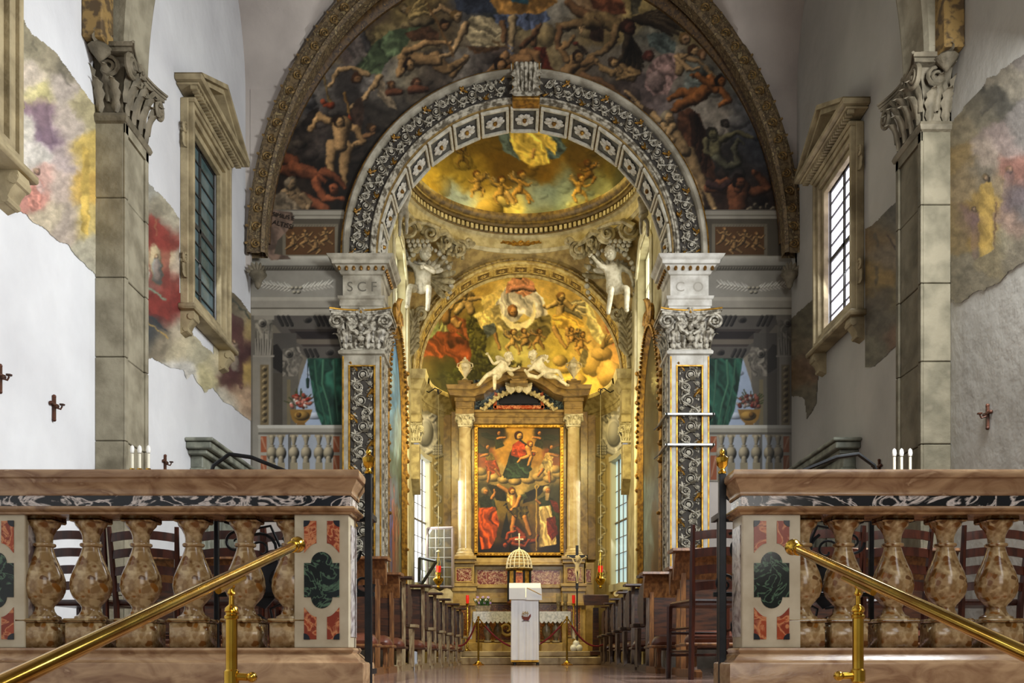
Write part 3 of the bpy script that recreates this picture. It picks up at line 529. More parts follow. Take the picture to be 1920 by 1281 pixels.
    c.po(g('576,672 650,672 650,799 604,799 592,770 584,725'), np.array((36,74,58))*dk, 8, 80, .5); ST('606,676 604,720 616,760 622,796', 2.2, 1.2, (78,126,96), hl=.3); ST('626,676 628,730 634,790', 2.4, 1, (70,112,88), hl=.3); ST('590,676 594,720 606,770 612,797', 1.6, 1, (64,108,82), hl=.3)
    if not right: ST('577,682 577,712', 1, 1, (30,50,44)); ST('577,712 577,726', 3.4, 2.4, (34,60,50))
    r = np.random.RandomState(5 if right else 4)
    for k in range(26): a = r.uniform(pi*1.02, pi*1.98); l = r.uniform(14, 30); c.ln([(f(562),762),(f(562+l*cos(a)),758+l*sin(a))], 1.1, np.array((70,74,44))*dk)
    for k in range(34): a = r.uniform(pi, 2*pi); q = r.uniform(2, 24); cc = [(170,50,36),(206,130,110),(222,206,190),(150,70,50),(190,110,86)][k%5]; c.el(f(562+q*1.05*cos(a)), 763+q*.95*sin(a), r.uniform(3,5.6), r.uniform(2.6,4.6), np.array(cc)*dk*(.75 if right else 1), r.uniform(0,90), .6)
    PO('543,768 586,768 580,786 572,794 554,794 547,786', (150,112,52)); c.el(f(566),780,15,9,np.array((176,136,66))*dk); c.el(f(560),778,5,5,np.array((120,84,36))*dk); PO('558,792 570,792 574,799 554,799', (130,96,46))
    PO('482,797 650,797 650,803 484,803', (206,202,188)); R(484,803,650,811,(168,162,146)); R(484,811,650,815,(112,106,94))
    R(484,815,514,905,(172,166,150)); R(619,815,650,905,(172,166,150)); R(512,815,620,905,(176,182,190))
    for x0, x1 in ((489,500),(625,637)):
        for y0, y1 in ((818,848),(854,900)): R(x0,y0,x1,y1,(166,92,58)); ST('%d,%d %d,%d' % (x0+2,y0+4,x1-2,y1-6), 2, 1, (204,150,116), hl=.2)
    R(540,812,546,905,(104,100,92))
    for x in (510,527,551,574,598,616):
        cc = (176,162,132); R(x-8,815,x+8,820,cc); ST('%d,821 %d,832' % (x,x), 5.5, 3, cc); c.el(f(x),836,5,2,np.array(cc)*dk); c.el(f(x),850,10,13,np.array(cc)*dk,0,.85); ST('%d,860 %d,868' % (x,x), 5, 6, cc); R(x-7,868,x+7,905,(158,146,118))
def canvas_bay(right):
    c = Canvas(1320, 388, 1490, 905, 1.0) if right else Canvas(468, 388, 650, 905, 1.0); c.a[:] = (110,102,88)
    f = (lambda x: 1969-x) if right else (lambda x: x)
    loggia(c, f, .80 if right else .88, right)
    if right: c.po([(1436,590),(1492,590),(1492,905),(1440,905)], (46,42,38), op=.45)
    else:
        c.po('499,392 548,398 552,412 540,432 520,452 514,476 540,480 546,486 508,488 492,470 496,440', (112,92,78), 5, 70, .3)
    c.a *= (1+.14*(fbm(c.h, c.w, 22, 4, 9)-.5))[...,None]; return c
def canvas_dome():
    c = Canvas(740, 228, 1230, 415, 1.0)
    c.seeds([(785,345,(176,150,60)),(800,320,(186,160,66)),(815,350,(150,124,44)),(830,300,(150,128,50)),(860,285,(120,100,40)),(870,330,(160,138,56)),(900,270,(112,90,34)),(930,255,(110,88,34)),(900,310,(150,126,50)),(925,300,(110,84,28)),(940,320,(100,76,26)),(905,345,(150,124,48)),(970,330,(104,80,30)),(1010,320,(110,84,30)),(1040,320,(130,100,36)),
      (845,358,(150,166,172)),(870,375,(160,176,182)),(890,388,(190,190,160)),(915,375,(200,176,92)),(930,392,(206,176,80)),(965,380,(210,196,120)),(985,360,(140,148,136)),(1010,372,(132,148,150)),(1005,395,(150,158,150)),(1040,360,(124,142,146)),(1060,375,(132,146,140)),(1085,392,(210,190,110)),(1100,370,(120,136,130)),(1060,335,(124,138,132)),(1110,340,(110,112,84)),(1090,320,(104,80,30)),
      (1140,310,(92,80,34)),(1170,330,(60,60,38)),(1130,360,(120,124,96)),(1120,385,(190,166,70)),(1080,290,(92,72,26)),(1120,280,(84,68,26)),(1050,250,(110,96,40)),(1170,250,(80,70,30)),(1000,240,(120,100,40)),(780,260,(140,120,50)),(820,250,(130,110,44))], 17, 7, .14, 11)
    c.po('928,238 956,236 966,268 974,300 944,282',(84,100,104),6,70,.4); c.po('1000,262 1040,244 1062,276 1048,296 1010,300 1002,282',(78,96,104),7,40,.4)
    c.po('952,240 1012,238 1044,268 1040,290 1022,274 1030,306 1000,312 972,296 958,268',(214,188,96),9,60,.34); c.st('1002,280 998,296',3.4,2.2,(206,160,96))
    c.el(918,392,26,20,(196,166,82),10,.7,.8); c.el(944,376,18,12,(208,184,110),30,.7,.8); c.el(868,304,20,16,(164,140,62),0,.6,.6); c.el(834,350,12,20,(150,124,46),0,.5,.5)
    c.cherub(896,340,1.5,(206,166,88),-1); c.cherub(938,352,1.6,(204,164,84)); c.cherub(975,345,1.8,(200,156,80)); c.cherub(1086,348,1.6,(206,166,86)); c.cherub(1104,318,1.4,(150,110,50),-1); c.cherub(866,290,1.3,(140,112,50)); c.st('950,362 962,380',6,5,(212,176,110)); c.st('990,366 998,378',3,2,(204,160,84))
    for k in range(60):
        x = rng.uniform(770, 1190); y = rng.uniform(250, 400); q = c.a[int(y-228), int(x-740)].copy(); c.el(x, y, rng.uniform(5,16), rng.uniform(3,8), q*1.15, rng.uniform(-30,30), .7, .35)
    return c.finish(1.4, con=1.08)
def canvas_conch():
    c = Canvas(762, 468, 1190, 772, 1.1)
    G = (214,180,86)
    c.seeds([(972,505,(236,204,110)),(930,505,(220,184,92)),(1020,510,(220,184,96)),(900,530,(206,170,80)),(1060,540,(214,180,96)),(870,550,(180,146,70)),(850,580,(150,120,56)),(1100,580,(214,180,104)),(1130,620,(206,166,100)),(1150,660,(196,150,90)),(1160,700,(190,150,90)),(1110,660,(214,180,104)),(1090,700,(190,164,84)),(1060,700,(196,176,92)),
      (1050,730,(150,134,60)),(1120,725,(200,160,90)),(820,600,(120,92,50)),(800,640,(100,70,36)),(790,690,(80,70,36)),(820,715,(60,60,30)),(860,725,(52,52,26)),(880,700,(60,60,28)),(900,640,(90,86,36)),(890,600,(130,116,50)),(920,590,(206,180,92)),(930,650,(170,160,84)),(960,660,(196,186,110)),(1000,670,(190,176,100)),(1030,640,(200,176,84)),(920,700,(80,80,38)),(960,710,(120,110,56)),
      (1000,720,(170,150,80)),(1040,600,(220,190,92)),(1080,620,(220,190,100)),(940,560,(226,196,110)),(870,640,(80,74,32)),(1150,740,(150,130,60))], 20, 8, .12, 21)
    c.tree(884,640,26,44,(96,92,36),150,3,5); c.tree(900,690,26,26,(70,70,30),120,4,5); c.tree(860,712,40,16,(56,60,32),120,5,6); c.tree(960,690,22,12,(80,76,34),40,6,4)
    c.wing(838,590,44,120,70,(150,150,90),6,6); c.po('796,640 812,606 822,596 822,620 808,650 798,664',(140,150,96),4,110,.3)
    c.po('784,668 800,640 820,622 850,620 876,640 884,664 876,690 858,686 850,672 836,664 826,672 800,664 790,672',(128,66,34),9,55,.45); c.po('838,600 852,590 872,598 878,640 858,622 840,622',(128,74,38),5,80,.35)
    c.st('850,600 858,610 862,604',6,4,(206,160,90)); c.st('838,582 836,600',7,8,(170,130,70)); c.head(842,572,8,(190,140,84),(150,130,96))
    c.st('856,584 870,566 884,552',7,6,(206,176,110)); c.wing(880,552,46,-150,-200,(196,160,90),5,6); c.man((870,548,7),[(862,560),(880,560)],[(876,580),(890,584)],[[(850,566),(846,576)],[(896,560),(910,556)]],[],9,(214,176,104),(120,84,40))
    c.po('900,556 950,540 948,580 922,600 908,590',(226,196,110),5,30,.2); c.po('888,590 914,578 930,590 920,620 902,616',(214,190,110),6,60,.3)
    # seated woman in rose and white above a crescent
    c.po('936,556 948,536 996,534 1018,560 1028,596 1004,600 980,588 958,612 940,596 928,572',(212,202,176),12,70,.32); c.po('946,552 952,528 962,520 986,518 998,528 1006,544 980,556 962,546',(214,150,104),6,60,.3)
    c.st('960,542 982,538 1000,542',6,5,(216,150,110)); c.head(971,513,9.5,(222,184,120),(130,84,36))
    for k in range(12): a = pi+k*pi/11; c.el(971+14*cos(a), 508+14*sin(a), 1.2, 1.2, (255,240,180))
    c.po('918,580 936,570 944,592 962,606 990,606 1024,590 1032,604 1026,628 1000,640 962,636 934,616',(190,170,106),12,35,.4); c.po('938,610 1030,590 1036,620 1016,644 990,648 956,640',(130,116,66),9,30,.35)
    c.po('936,572 944,590 956,602 966,606 976,604 990,598 998,584 1000,566 1006,582 1000,602 986,616 968,620 950,612 940,596',(246,230,170)); c.head(961,584,9,(206,150,84),(160,110,60))
    c.cherub(960,636,1.4,(214,176,100)); c.cherub(986,632,1.2,(190,150,84),-1); c.cherub(1008,632,1.2,(190,146,80)); c.st('924,614 932,640 936,654',5,3,(190,144,80)); c.po('904,612 926,604 930,622 912,634',(90,96,90),4,40,.3)
    c.wing(1060,580,44,-40,20,(196,180,130),7,6); c.man((1052,556,7.5),[(1042,568),(1060,566)],[(1040,592),(1056,596)],[[(1026,576),(1020,574)],[(1072,578),(1080,572)]],[],9,(222,186,112),(150,110,56)); c.po('1034,590 1060,584 1090,600 1096,612 1070,618 1036,614',(222,180,80),8,30,.35); c.st('1040,616 1050,636 1060,652',5,3,(214,170,96)); c.st('1062,616 1066,640',4,3,(214,170,96))
    c.po('1096,560 1110,574 1122,610 1142,640 1136,650 1116,640 1100,608',(222,206,140),7,70,.3); c.po('1120,566 1140,590 1158,636 1150,648 1134,610',(206,130,90),5,70,.25); c.cherub(1090,640,1.3,(206,160,90)); c.cherub(1074,628,1.1,(206,160,90),-1)
    for x, y, rx, ry in ((1110,680,22,26),(1128,664,20,14),(1140,700,22,26),(1080,712,20,12),(1060,690,16,10),(1050,676,14,10)): c.el(x, y, rx, ry, (206,172,104), 0, .7, .75)
    c.po('1086,664 1096,652 1104,662 1094,690 1086,684',(120,110,80),3,80,.3); c.wing(1130,650,30,-30,-80,(196,160,96),5,4)
    return c.finish(1.5, sat=.95, con=1.12, mot=.4)
def canvas_altar():
    c = Canvas(886, 794, 1060, 1042, 1.6)
    c.seeds([(905,815,(70,64,40)),(925,810,(60,56,40)),(973,810,(186,160,84)),(973,850,(206,180,96)),(950,850,(190,160,84)),(1000,850,(180,150,80)),(900,860,(150,84,50)),(1045,860,(140,76,46)),(1025,815,(60,56,40)),(1045,810,(60,50,36)),(905,890,(150,140,110)),(930,895,(190,178,136)),(973,905,(196,184,140)),(1020,895,(180,168,126)),(1045,890,(150,140,110)),(900,920,(84,86,76)),(940,920,(130,130,100)),(1000,925,(120,122,96)),(1045,920,(70,76,70)),
      (940,960,(130,120,66)),(1000,965,(120,106,56)),(930,990,(96,80,40)),(960,1000,(70,58,30)),(900,1025,(50,40,24)),(960,1030,(46,36,22)),(1040,1030,(48,40,26)),(1010,1000,(110,90,48)),(920,960,(150,140,84))], 13, 4, .12, 31)
    for x, y in ((905,893),(925,896),(945,899),(965,902),(990,900),(1010,894),(1030,898),(1048,890),(1040,880),(900,884)): c.el(x, y, 13, 8, (206,192,146), 0, .75, .8)
    # upper group on the cloud
    c.po('961,836 976,824 992,836 996,870 990,896 950,898 942,890 952,862',(44,62,58),6,60,.35); c.po('946,880 960,868 990,866 998,880 984,894 944,896',(64,92,86),6,40,.4); c.po('960,834 972,826 984,834 986,852 972,858 958,854',(196,96,56),4,60,.3)
    c.st('984,842 996,850 1000,852',4,3,(196,96,56)); c.head(973,818,7,(222,186,124),(80,50,26)); c.st('990,840 994,856',6,5,(222,180,116)); c.head(994,833,5,(222,180,116),(150,104,50)); c.st('990,856 976,860 972,866',4,2.6,(222,180,116)); c.st('996,858 990,872',3.4,2.6,(222,180,116)); c.st('998,846 1006,848',2.4,1.6,(222,180,116))
    for sx, yy, col in ((1,812,(60,70,44)),(-1,812,(60,66,44))):
        fx = lambda v: 973+sx*v
        c.wing(fx(-42), 822, 30, 200 if sx > 0 else -20, 180 if sx > 0 else 0, (44,54,40), 6, 4); c.po([(fx(-46),822),(fx(-36),818),(fx(-28),836),(fx(-44),842)], col, 4, 60, .3); c.head(fx(-38), 812, 4.6, (196,150,90), (60,40,24)); c.st([(fx(-40),822),(fx(-26),820)], 2.6, 1.8, (206,160,100))
        c.wing(fx(-60), 846, 26, 215 if sx > 0 else -35, 170 if sx > 0 else 10, (50,60,48), 5, 3.6); c.head(fx(-60), 838, 4.6, (196,150,90), (60,40,24)); c.po([(fx(-66),850),(fx(-50),848),(fx(-44),864),(fx(-60),870)], (130,120,60) if sx > 0 else (190,176,130), 5, 50, .3); c.po([(fx(-64),864),(fx(-44),862),(fx(-36),884),(fx(-60),892)], (160,84,50) if sx > 0 else (176,170,140), 6, 70, .35); c.st([(fx(-56),886),(fx(-58),904)], 3.4, 2.4, (196,150,96)); c.st([(fx(-44),880),(fx(-36),892)], 3.4, 2.4, (196,150,96)); c.st([(fx(-60),852),(fx(-72),856)], 3, 2, (196,150,96))
    # three standing figures and a beaten foe underneath
    c.po('912,908 930,910 948,922 950,940 930,938',(46,44,32),5,40,.3); c.po('1030,908 1010,912 984,924 980,944 1000,938 1016,924',(46,44,32),5,-40,.3)
    c.po('898,934 912,926 926,938 932,956 918,960 900,952',(50,66,66),5,70,.3); c.po('897,952 928,950 936,980 930,1006 920,1028 902,1030 896,990',(186,98,46),8,80,.42); c.head(910,922,6.5,(206,160,106),(170,160,140)); c.st('922,934 928,924 926,918',3,2,(206,160,106)); c.po('938,1006 950,960 956,1000 952,1014',(46,46,34))
    c.st('934,910 948,918 958,926',3.6,5,(214,170,110)); c.st('960,928 966,948',9,8,(214,176,112)); c.po('952,918 962,928 960,948 950,938',(206,190,130),3,60,.3); c.po('966,930 984,926 990,934 976,938',(84,100,84),3,10,.3); c.st('974,932 968,948 956,958',4,3,(214,170,110)); c.po('960,952 988,948 994,968 978,974 960,970',(90,86,50),9,90,.45); c.head(960,921,6,(222,184,124),(130,84,36))
    c.st('964,970 960,990 962,1012',5,3.4,(206,160,100)); c.st('984,970 988,984 994,1002',5,3.4,(206,160,100)); c.po('958,1000 966,1000 968,1016 960,1016',(60,50,40)); c.ln('948,950 968,972',1,(40,40,34)); c.ln('944,948 950,944',1,(40,40,34)); c.ln('948,944 952,952',1,(40,40,34))
    c.man((946,1022,6),[(950,1010),(962,1020)],[(980,1004),(986,1016)],[[(952,1000),(966,996)],[(984,1024),(992,1012)]],[[(972,994),(964,988)],[(1004,1014),(1008,1004)]],6,(176,96,54),(60,40,28))
    c.po('1008,938 1022,928 1036,934 1048,960 1050,990 1042,1000 1030,960 1012,956',(60,76,44),6,70,.35); c.po('1030,936 1044,940 1050,962 1040,960',(120,50,40),3,70,.3); c.po('1010,950 1032,948 1038,990 1044,1020 1010,1026 1012,990',(214,206,176),9,84,.36); c.po('1024,972 1040,968 1046,1000 1034,1014 1026,1000',(126,56,44),5,80,.35); c.head(1026,920,6.5,(196,150,100),(206,200,180)); c.po('1021,924 1030,924 1028,938 1023,938',(180,170,150)); c.ln('1005,918 1005,1032',1,(196,180,120)); c.ln('1005,918 1002,912 1006,908 1010,912 1007,916',1,(206,190,130)); c.st('1012,944 1006,938',3,2.4,(206,160,106))
    return c.finish(.6, sat=.9, con=1.35, mot=.5)
def canvas_apse():
    # cylinder wall: warm plaster with grey painted cartouches, scrolls round the windows
    c = Canvas(762, 690, 1190, 1250, 1.0); c.a[:] = (176,156,104); c.a *= (1+.16*(fbm(c.h, c.w, 30, 4, 41)-.5))[...,None]
    for f in ((lambda x: x), (lambda x: 1949-x)):
        def P(s, col, *a, **k): c.po([(f(float(p.split(',')[0])), float(p.split(',')[1])) for p in s.split()], col, *a, **k)
        def S(s, a, b, col, **k): c.st([(f(float(p.split(',')[0])), float(p.split(',')[1])) for p in s.split()], a, b, col, **k)
        for k in range(10): c.ln([(f(775),760+k*7),(f(860),776+k*7)], .6, (170,152,104)) 
        for k in range(14): S('%d,%d %d,%d' % (788+k*5, 738+k*1.2, 791+k*5, 744+k*1.2), 2.4, 1, (150,130,80))
        S('786,752 800,758 806,770 800,786', 6, 4, (190,184,164)); S('784,760 790,776 800,780', 5, 3, (200,194,176)); P('772,786 786,772 806,770 822,786 826,830 812,852 790,850 774,830', (150,142,116), 4, 70, .25); P('776,790 790,778 808,778 818,792 820,828 808,846 792,846 778,828', (214,208,190), 4, 70, .2); c.el(f(798),812,15,27,(224,218,200),0,.6); c.el(f(798),812,11,22,(196,190,170),0,.4); S('782,772 790,756 804,750 818,760 816,772', 4, 3, (222,214,194)); S('796,752 798,738 808,734', 4, 2, (214,206,186))
        S('778,846 796,852 812,844 820,826', 5, 3, (206,200,180)); S('812,790 818,782 812,776 806,782', 3.4, 2.6, (214,208,190)); S('774,800 770,820 776,840', 4, 3, (206,200,180))
        for k in range(16): c.el(f(814+(k%4)*4.4), 836+(k//4)*5, 3, 2.6, (206,200,182))
        S('818,858 836,852 846,862', 3, 2, (186,176,140))
        for k in range(12):
            y = 868+k*20; sg = 1 if k % 2 else -1; S('%d,%d %d,%d %d,%d %d,%d' % (820,y, 820+sg*7,y+5, 820+sg*6,y+13, 820,y+16), 2.6, 1.4, (226,218,190)); c.el(f(820+sg*3), y+9, 2.4, 2.4, (150,134,94))
        P('812,860 814,860 814,1110 812,1110', (150,132,88)); P('828,860 830,860 830,1110 828,1110', (150,132,88)); P('836,790 850,790 850,1110 836,1110', (190,160,96), 8, 80, .2); P('834,776 852,772 852,790 834,792', (206,198,176))
    return c
def canvas_walls():
    # worn medieval patches of the two side walls (photo positions of the fragments)
    c = Canvas(0, 20, 480, 790, .8)
    c.seeds([(20,100,(176,164,128)),(60,80,(150,138,104)),(90,110,(160,146,112)),(40,240,(206,196,176)),(20,300,(206,200,186)),(60,140,(206,186,160)),(78,170,(222,206,130)),(76,210,(140,108,120)),(90,250,(130,100,118)),(110,160,(186,168,150)),(120,230,(190,170,150)),(130,300,(180,158,150)),(115,350,(196,170,150)),(60,290,(206,196,180)),(45,330,(196,180,160)),
      (62,370,(206,130,110)),(70,340,(214,160,140)),(90,400,(196,176,140)),(130,420,(176,156,136)),(150,120,(150,138,104)),(160,200,(176,160,110)),(158,290,(206,170,70)),(156,350,(206,160,60)),(158,420,(206,176,90)),(165,470,(170,160,130)),(150,500,(176,168,140)),(120,120,(120,110,86)),
      (280,350,(150,146,130)),(300,390,(140,130,104)),(285,430,(140,44,34)),(310,440,(146,46,36)),(300,490,(190,160,110)),(290,520,(160,150,130)),(310,520,(134,40,32)),(285,570,(126,36,30)),(308,590,(130,40,34)),(285,610,(60,64,66)),(310,630,(130,116,90)),(330,620,(176,160,130)),(345,650,(186,170,130)),(370,660,(176,166,130)),(350,690,(196,190,176)),(390,700,(190,176,120)),(410,680,(196,180,136)),
      (430,560,(110,96,70)),(450,600,(140,126,96)),(435,620,(80,44,42)),(450,660,(76,42,42)),(440,640,(150,110,80)),(430,700,(90,50,44)),(450,740,(190,150,110)),(465,700,(196,156,70)),(465,620,(176,146,80)),(420,760,(196,186,160)),(320,370,(170,160,130)),(325,420,(180,170,140)),(326,500,(190,170,140)),(250,380,(150,140,120))], 16, 5, .2, 51)
    c.st('78,190 82,230 90,262',11,9,(140,108,118),hl=.3,op=.45); c.head(70,322,6,(196,140,110),(150,120,90)); c.po('60,340 76,336 80,350 74,390 60,398 46,386',(206,126,104),4,80,.3); c.st('70,340 76,356',5,5,(214,214,206),hl=.3,op=.45); c.st('64,336 60,322',2.6,2,(206,150,120),hl=.3,op=.45); c.el(80,170,12,16,(222,206,120),0,.3,.5)
    c.po('154,272 168,280 166,440 150,430',(206,166,60),8,90,.25); c.po('280,398 318,436 316,600 276,580',(146,44,34),4,80,.2,.6); c.el(292,496,12,40,(196,170,120),-8,.5); c.el(294,506,9,28,(150,150,140),-8,.5); c.st('291,412 292,440',2,1.4,(190,150,80),hl=.3,op=.45); c.head(292,480,4,(206,170,130),(150,110,60)); c.st('292,490 296,520',5,6,(150,110,90),hl=.3,op=.45); c.ln('276,538 310,560',2,(120,140,110)); c.ln('276,590 312,620',2,(50,56,60)); c.ln('276,604 314,634',1.5,(196,150,60))
    c.po('426,580 456,600 454,730 424,700',(84,46,44),4,80,.2,.7); c.el(438,664,9,30,(176,146,110),0,.5,.8); c.head(438,640,4,(196,150,110),(120,80,50)); c.st('438,650 440,690',5,6,(196,180,150),hl=.3,op=.45); c.ln('430,560 470,596',1.6,(70,74,60)); c.st('110,130 124,150 132,160',3,2,(96,88,70),hl=.3,op=.45); c.st('60,80 66,94',3,2,(96,88,70),hl=.3,op=.45)
    r = Canvas(1480, 60, 1930, 800, .8)
    r.seeds([(1510,600,(104,96,74)),(1500,650,(120,106,80)),(1515,690,(110,84,64)),(1500,700,(130,100,66)),(1510,740,(110,100,78)),(1522,760,(104,96,78)),(1660,420,(96,88,70)),(1650,440,(120,96,60)),(1680,400,(86,80,66)),(1665,480,(120,104,80)),(1650,520,(140,112,60)),(1660,560,(96,86,70)),(1680,560,(120,106,70)),(1650,600,(100,92,76)),(1680,640,(120,92,70)),(1640,660,(110,104,84)),
      (1790,240,(140,126,96)),(1840,200,(130,120,96)),(1850,190,(80,76,66)),(1880,140,(136,126,106)),(1900,100,(130,120,110)),(1800,300,(150,124,76)),(1815,330,(150,128,90)),(1850,290,(170,150,130)),(1880,270,(150,130,120)),(1840,320,(120,110,92)),(1850,380,(170,136,66)),(1845,440,(176,140,60)),(1825,420,(130,100,90)),(1870,350,(150,130,96)),(1890,320,(150,100,84)),(1900,370,(110,96,96)),(1895,420,(160,130,110)),
      (1860,480,(140,126,92)),(1800,430,(140,118,76)),(1800,520,(130,120,96)),(1830,540,(130,120,96)),(1900,470,(130,120,98)),(1920,250,(120,112,104)),(1925,400,(112,104,100)),(1790,180,(140,130,104)),(1880,450,(150,140,110))], 17, 6, .22, 61)
    r.po('1836,350 1852,336 1862,352 1860,470 1836,484 1834,420',(180,144,62),5,84,.3,.8); r.head(1848,334,6,(160,130,96),(110,90,60)); r.st('1826,400 1828,480',7,6,(130,100,96),hl=.3,op=.45); r.head(1827,392,4,(150,120,90),(90,70,50)); r.head(1892,318,5,(150,110,86),(110,80,56)); r.st('1892,326 1884,390',9,8,(130,104,104),hl=.3,op=.45); r.ln('1866,380 1864,470',1,(110,80,60)); r.st('1840,210 1862,190',5,4,(76,72,64),hl=.3,op=.45); r.ln('1662,440 1682,470',1.4,(70,56,46)); r.st('1640,440 1644,460',3,3,(60,64,64),hl=.3,op=.45); r.st('1640,500 1642,530',3,3,(60,64,70),hl=.3,op=.45)
    return c.finish(2.4, sat=.72), r.finish(2.4, sat=.8)
# ================================================================== SETTING
XL, XR = -2.88, 3.08; AX = .141                 # side walls, church axis
def holed_wall(name, X, out, y0, y1, z0, z1, holes, m, th=.35):
    mb = MB(); ys = sorted({y0,y1}|{h[0] for h in holes}|{h[1] for h in holes}); xa, xb = sorted((X, X+out*th))
    for a, b in zip(ys[:-1], ys[1:]):
        hs = sorted([(h[2],h[3]) for h in holes if h[0] <= a+1e-6 and h[1] >= b-1e-6]); z = z0
        for c, d in hs: mb.box(xa, xb, a, b, z, c); z = d
        mb.box(xa, xb, a, b, z, z1)
    return struct(mb.build(name, m))
W1 = (8.02, 8.84, 3.33, 4.83); W2 = (3.85, 5.02, 3.05, 5.3); W3 = (8.08, 8.84, 3.3, 4.66)
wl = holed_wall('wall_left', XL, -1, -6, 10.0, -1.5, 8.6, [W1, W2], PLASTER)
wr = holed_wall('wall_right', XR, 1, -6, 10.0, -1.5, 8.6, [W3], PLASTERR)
struct(MB().box(-4, 4.2, 4.0, 18, -.3, 0).build('floor', FLOORM))
mb = MB(); mb.box(-4, 4.2, -6, -1.2, -1.8, -1.5)
for k in range(11): mb.bbox(-4, 4.2, -1.4+k*.48, 4.05, -1.5+k*.125, -1.375+k*.125, .012)
struct(mb.build('floor_stairs', mat('stair_marble', (170,140,118), (130,100,84), 5, .3)))
# ---- vault of the bay before the chancel, and barrel over the nearer nave
def vault():
    y0, y1 = 6.70, 9.82; nx, ny = 90, 60; xs = np.linspace(XL, XR, nx); ys = np.linspace(y0, y1, ny); mid = (XL+XR)/2; a = (XR-XL)/2; yc = (y0+y1)/2; r = (y1-y0)/2
    V = [(x, y, max(4.4+3.8*sqrt(max(0,1-((x-mid)/a)**2)), 6.1+1.05*sqrt(max(0,r*r-(y-yc)**2)))) for y in ys for x in xs]
    mb = MB(); mb.add(V, [tuple(f) for f in gridfaces(nx, ny)]); return mb
struct(vault().build('ceiling', VAULTP, smooth=True))
mb = MB(); n = 40
V = [(.1+2.98*cos(pi*i/n), y, 4.6+3.4*sin(pi*i/n)) for y in (-6, 6.34) for i in range(n+1)]
mb.add(V, [(i, i+1, n+2+i, n+1+i) for i in range(n)]); struct(mb.build('ceiling_nave', VAULTP, smooth=True))
# ---- end wall with the arch opening
AZ = 4.559; RA = 1.63
mb = MB(); mb.box(-3.2, AX-RA, 10.0, 10.42, -.2, 8.6); mb.box(AX+RA, 3.4, 10.0, 10.42, -.2, 8.6); n = 48
for i in range(n):
    a0, a1 = pi-pi*i/n, pi-pi*(i+1)/n; mb.prism([(AX+RA*cos(a0), AZ+RA*sin(a0)), (AX+RA*cos(a1), AZ+RA*sin(a1)), (AX+RA*cos(a1), 8.6), (AX+RA*cos(a0), 8.6)], 'y', 10.0, 10.42)
wall_back = struct(mb.build('wall_back', VAULTP))
# plaster spandrel outside the gilded rib
SX, SZ, SA, SB = .138, 4.46, 2.97, 3.63
mb = MB(); n = 64
def ell(a, A=SA, B=SB, x=SX, z=SZ): return (x+A*cos(a), z+B*sin(a))
for i in range(n):
    a0, a1 = pi*i/n, pi*(i+1)/n; p, q = ell(a0), ell(a1)
    mb.prism([p, q, (q[0], 8.7), (p[0], 8.7)], 'y', 9.80, 9.86)
mb.box(XL, SX-SA+.003, 9.8, 9.86, 4.3, 8.7); mb.box(SX+SA-.003, XR, 9.8, 9.86, 4.3, 8.7)
struct(mb.build('wall_spandrel', VAULTP))
mb = MB(); A1 = [ell(pi*i/n, 2.84, 3.5) for i in range(n+1)]; B1 = [ell(pi*i/n, 2.90, 3.22, SX, 4.6) for i in range(n+1)]
mb.add([(x,9.84,z) for x, z in A1]+[(x,9.99,z) for x, z in B1], [(i,i+1,n+2+i,n+1+i) for i in range(n)]); struct(mb.build('vault_web', VAULTP, smooth=True))
# ---- gilded rib (outer) and gilt frame of the lunette (inner)
rib = thing('painted_rib', 'broad arched rib with gilt scroll pattern framing the big dark fresco', 'arch', (SX, 9.8, SZ))
mb = MB(); mb.arc(SX, SZ, [(2.985,9.86),(2.985,9.72),(2.945,9.70),(2.93,9.73),(2.84,9.73),(2.825,9.70),(2.79,9.72),(2.79,9.86)], 0, pi, 80, SB/SA); mb.build('rib_moulding', mat('rib_ochre', (122,102,70), (66,52,36), 22, .7, lo=.42, hi=.56, c3=(150,132,92)), rib, True, True)
sm = MB(); sm.spiral((0,0,0), .048, 1.6, .011, .005, 1, n=16, nn=4); sm.leaf((.02,0,.05), (-.3,0,1), (0,-1,0), .06, .02, 2, .3, 5); sm.leaf((-.03,0,-.05), (.6,0,.5), (0,-1,0), .05, .016, 2, .3, 5)
s0 = sm.build('gilt_scroll', mat('faded_gilt', (150,120,66), (92,70,40), 30, .6, .25), rib, True); first = True
for k in range(58):
    a = pi*(k+.5)/58; x, z = ell(a, 2.885, SB*2.885/SA); o = s0 if first else part_copy(s0, rib, (0,0,0)); first = False
    o.location = (x-SX, 9.715-9.8, z-SZ); o.rotation_euler = (0, pi/2-a, 0); o.scale = (1 if k % 2 else -1, 1, 1.1)
for px in (481, 1483):
    mb = MB(); x, _, z = pt(px, 512, 9.75)
    for k in range(7): a = pi*(k+.5)/7; mb.leaf((x, 9.78, z), (cos(a),-.2,sin(a)), (0,-1,.2), .11, .022, 1, .6, 5)
    mb.lathe([(.0,-.16),(.03,-.13),(.05,-.06),(.10,0),(.085,.03),(0,.05)], (x,9.80,z), 12, 1, .8); mb.build('shell_corbel', GREYST2, rib, True, True)
frame = thing('arched_moulding', 'narrow brown and gilt arched moulding edging the dark fresco', 'moulding', (SX, 9.98, 4.6))
MB().arc(SX, 4.6, [(2.93,9.999),(2.93,9.93),(2.88,9.91),(2.83,9.93),(2.80,9.96),(2.80,9.999)], .02, pi-.02, 80, 3.24/2.9).build('gilt_moulding', mat('brown_gilt', (96,70,32), (50,34,18), 26, .6, c3=(124,94,46)), frame, True, True)
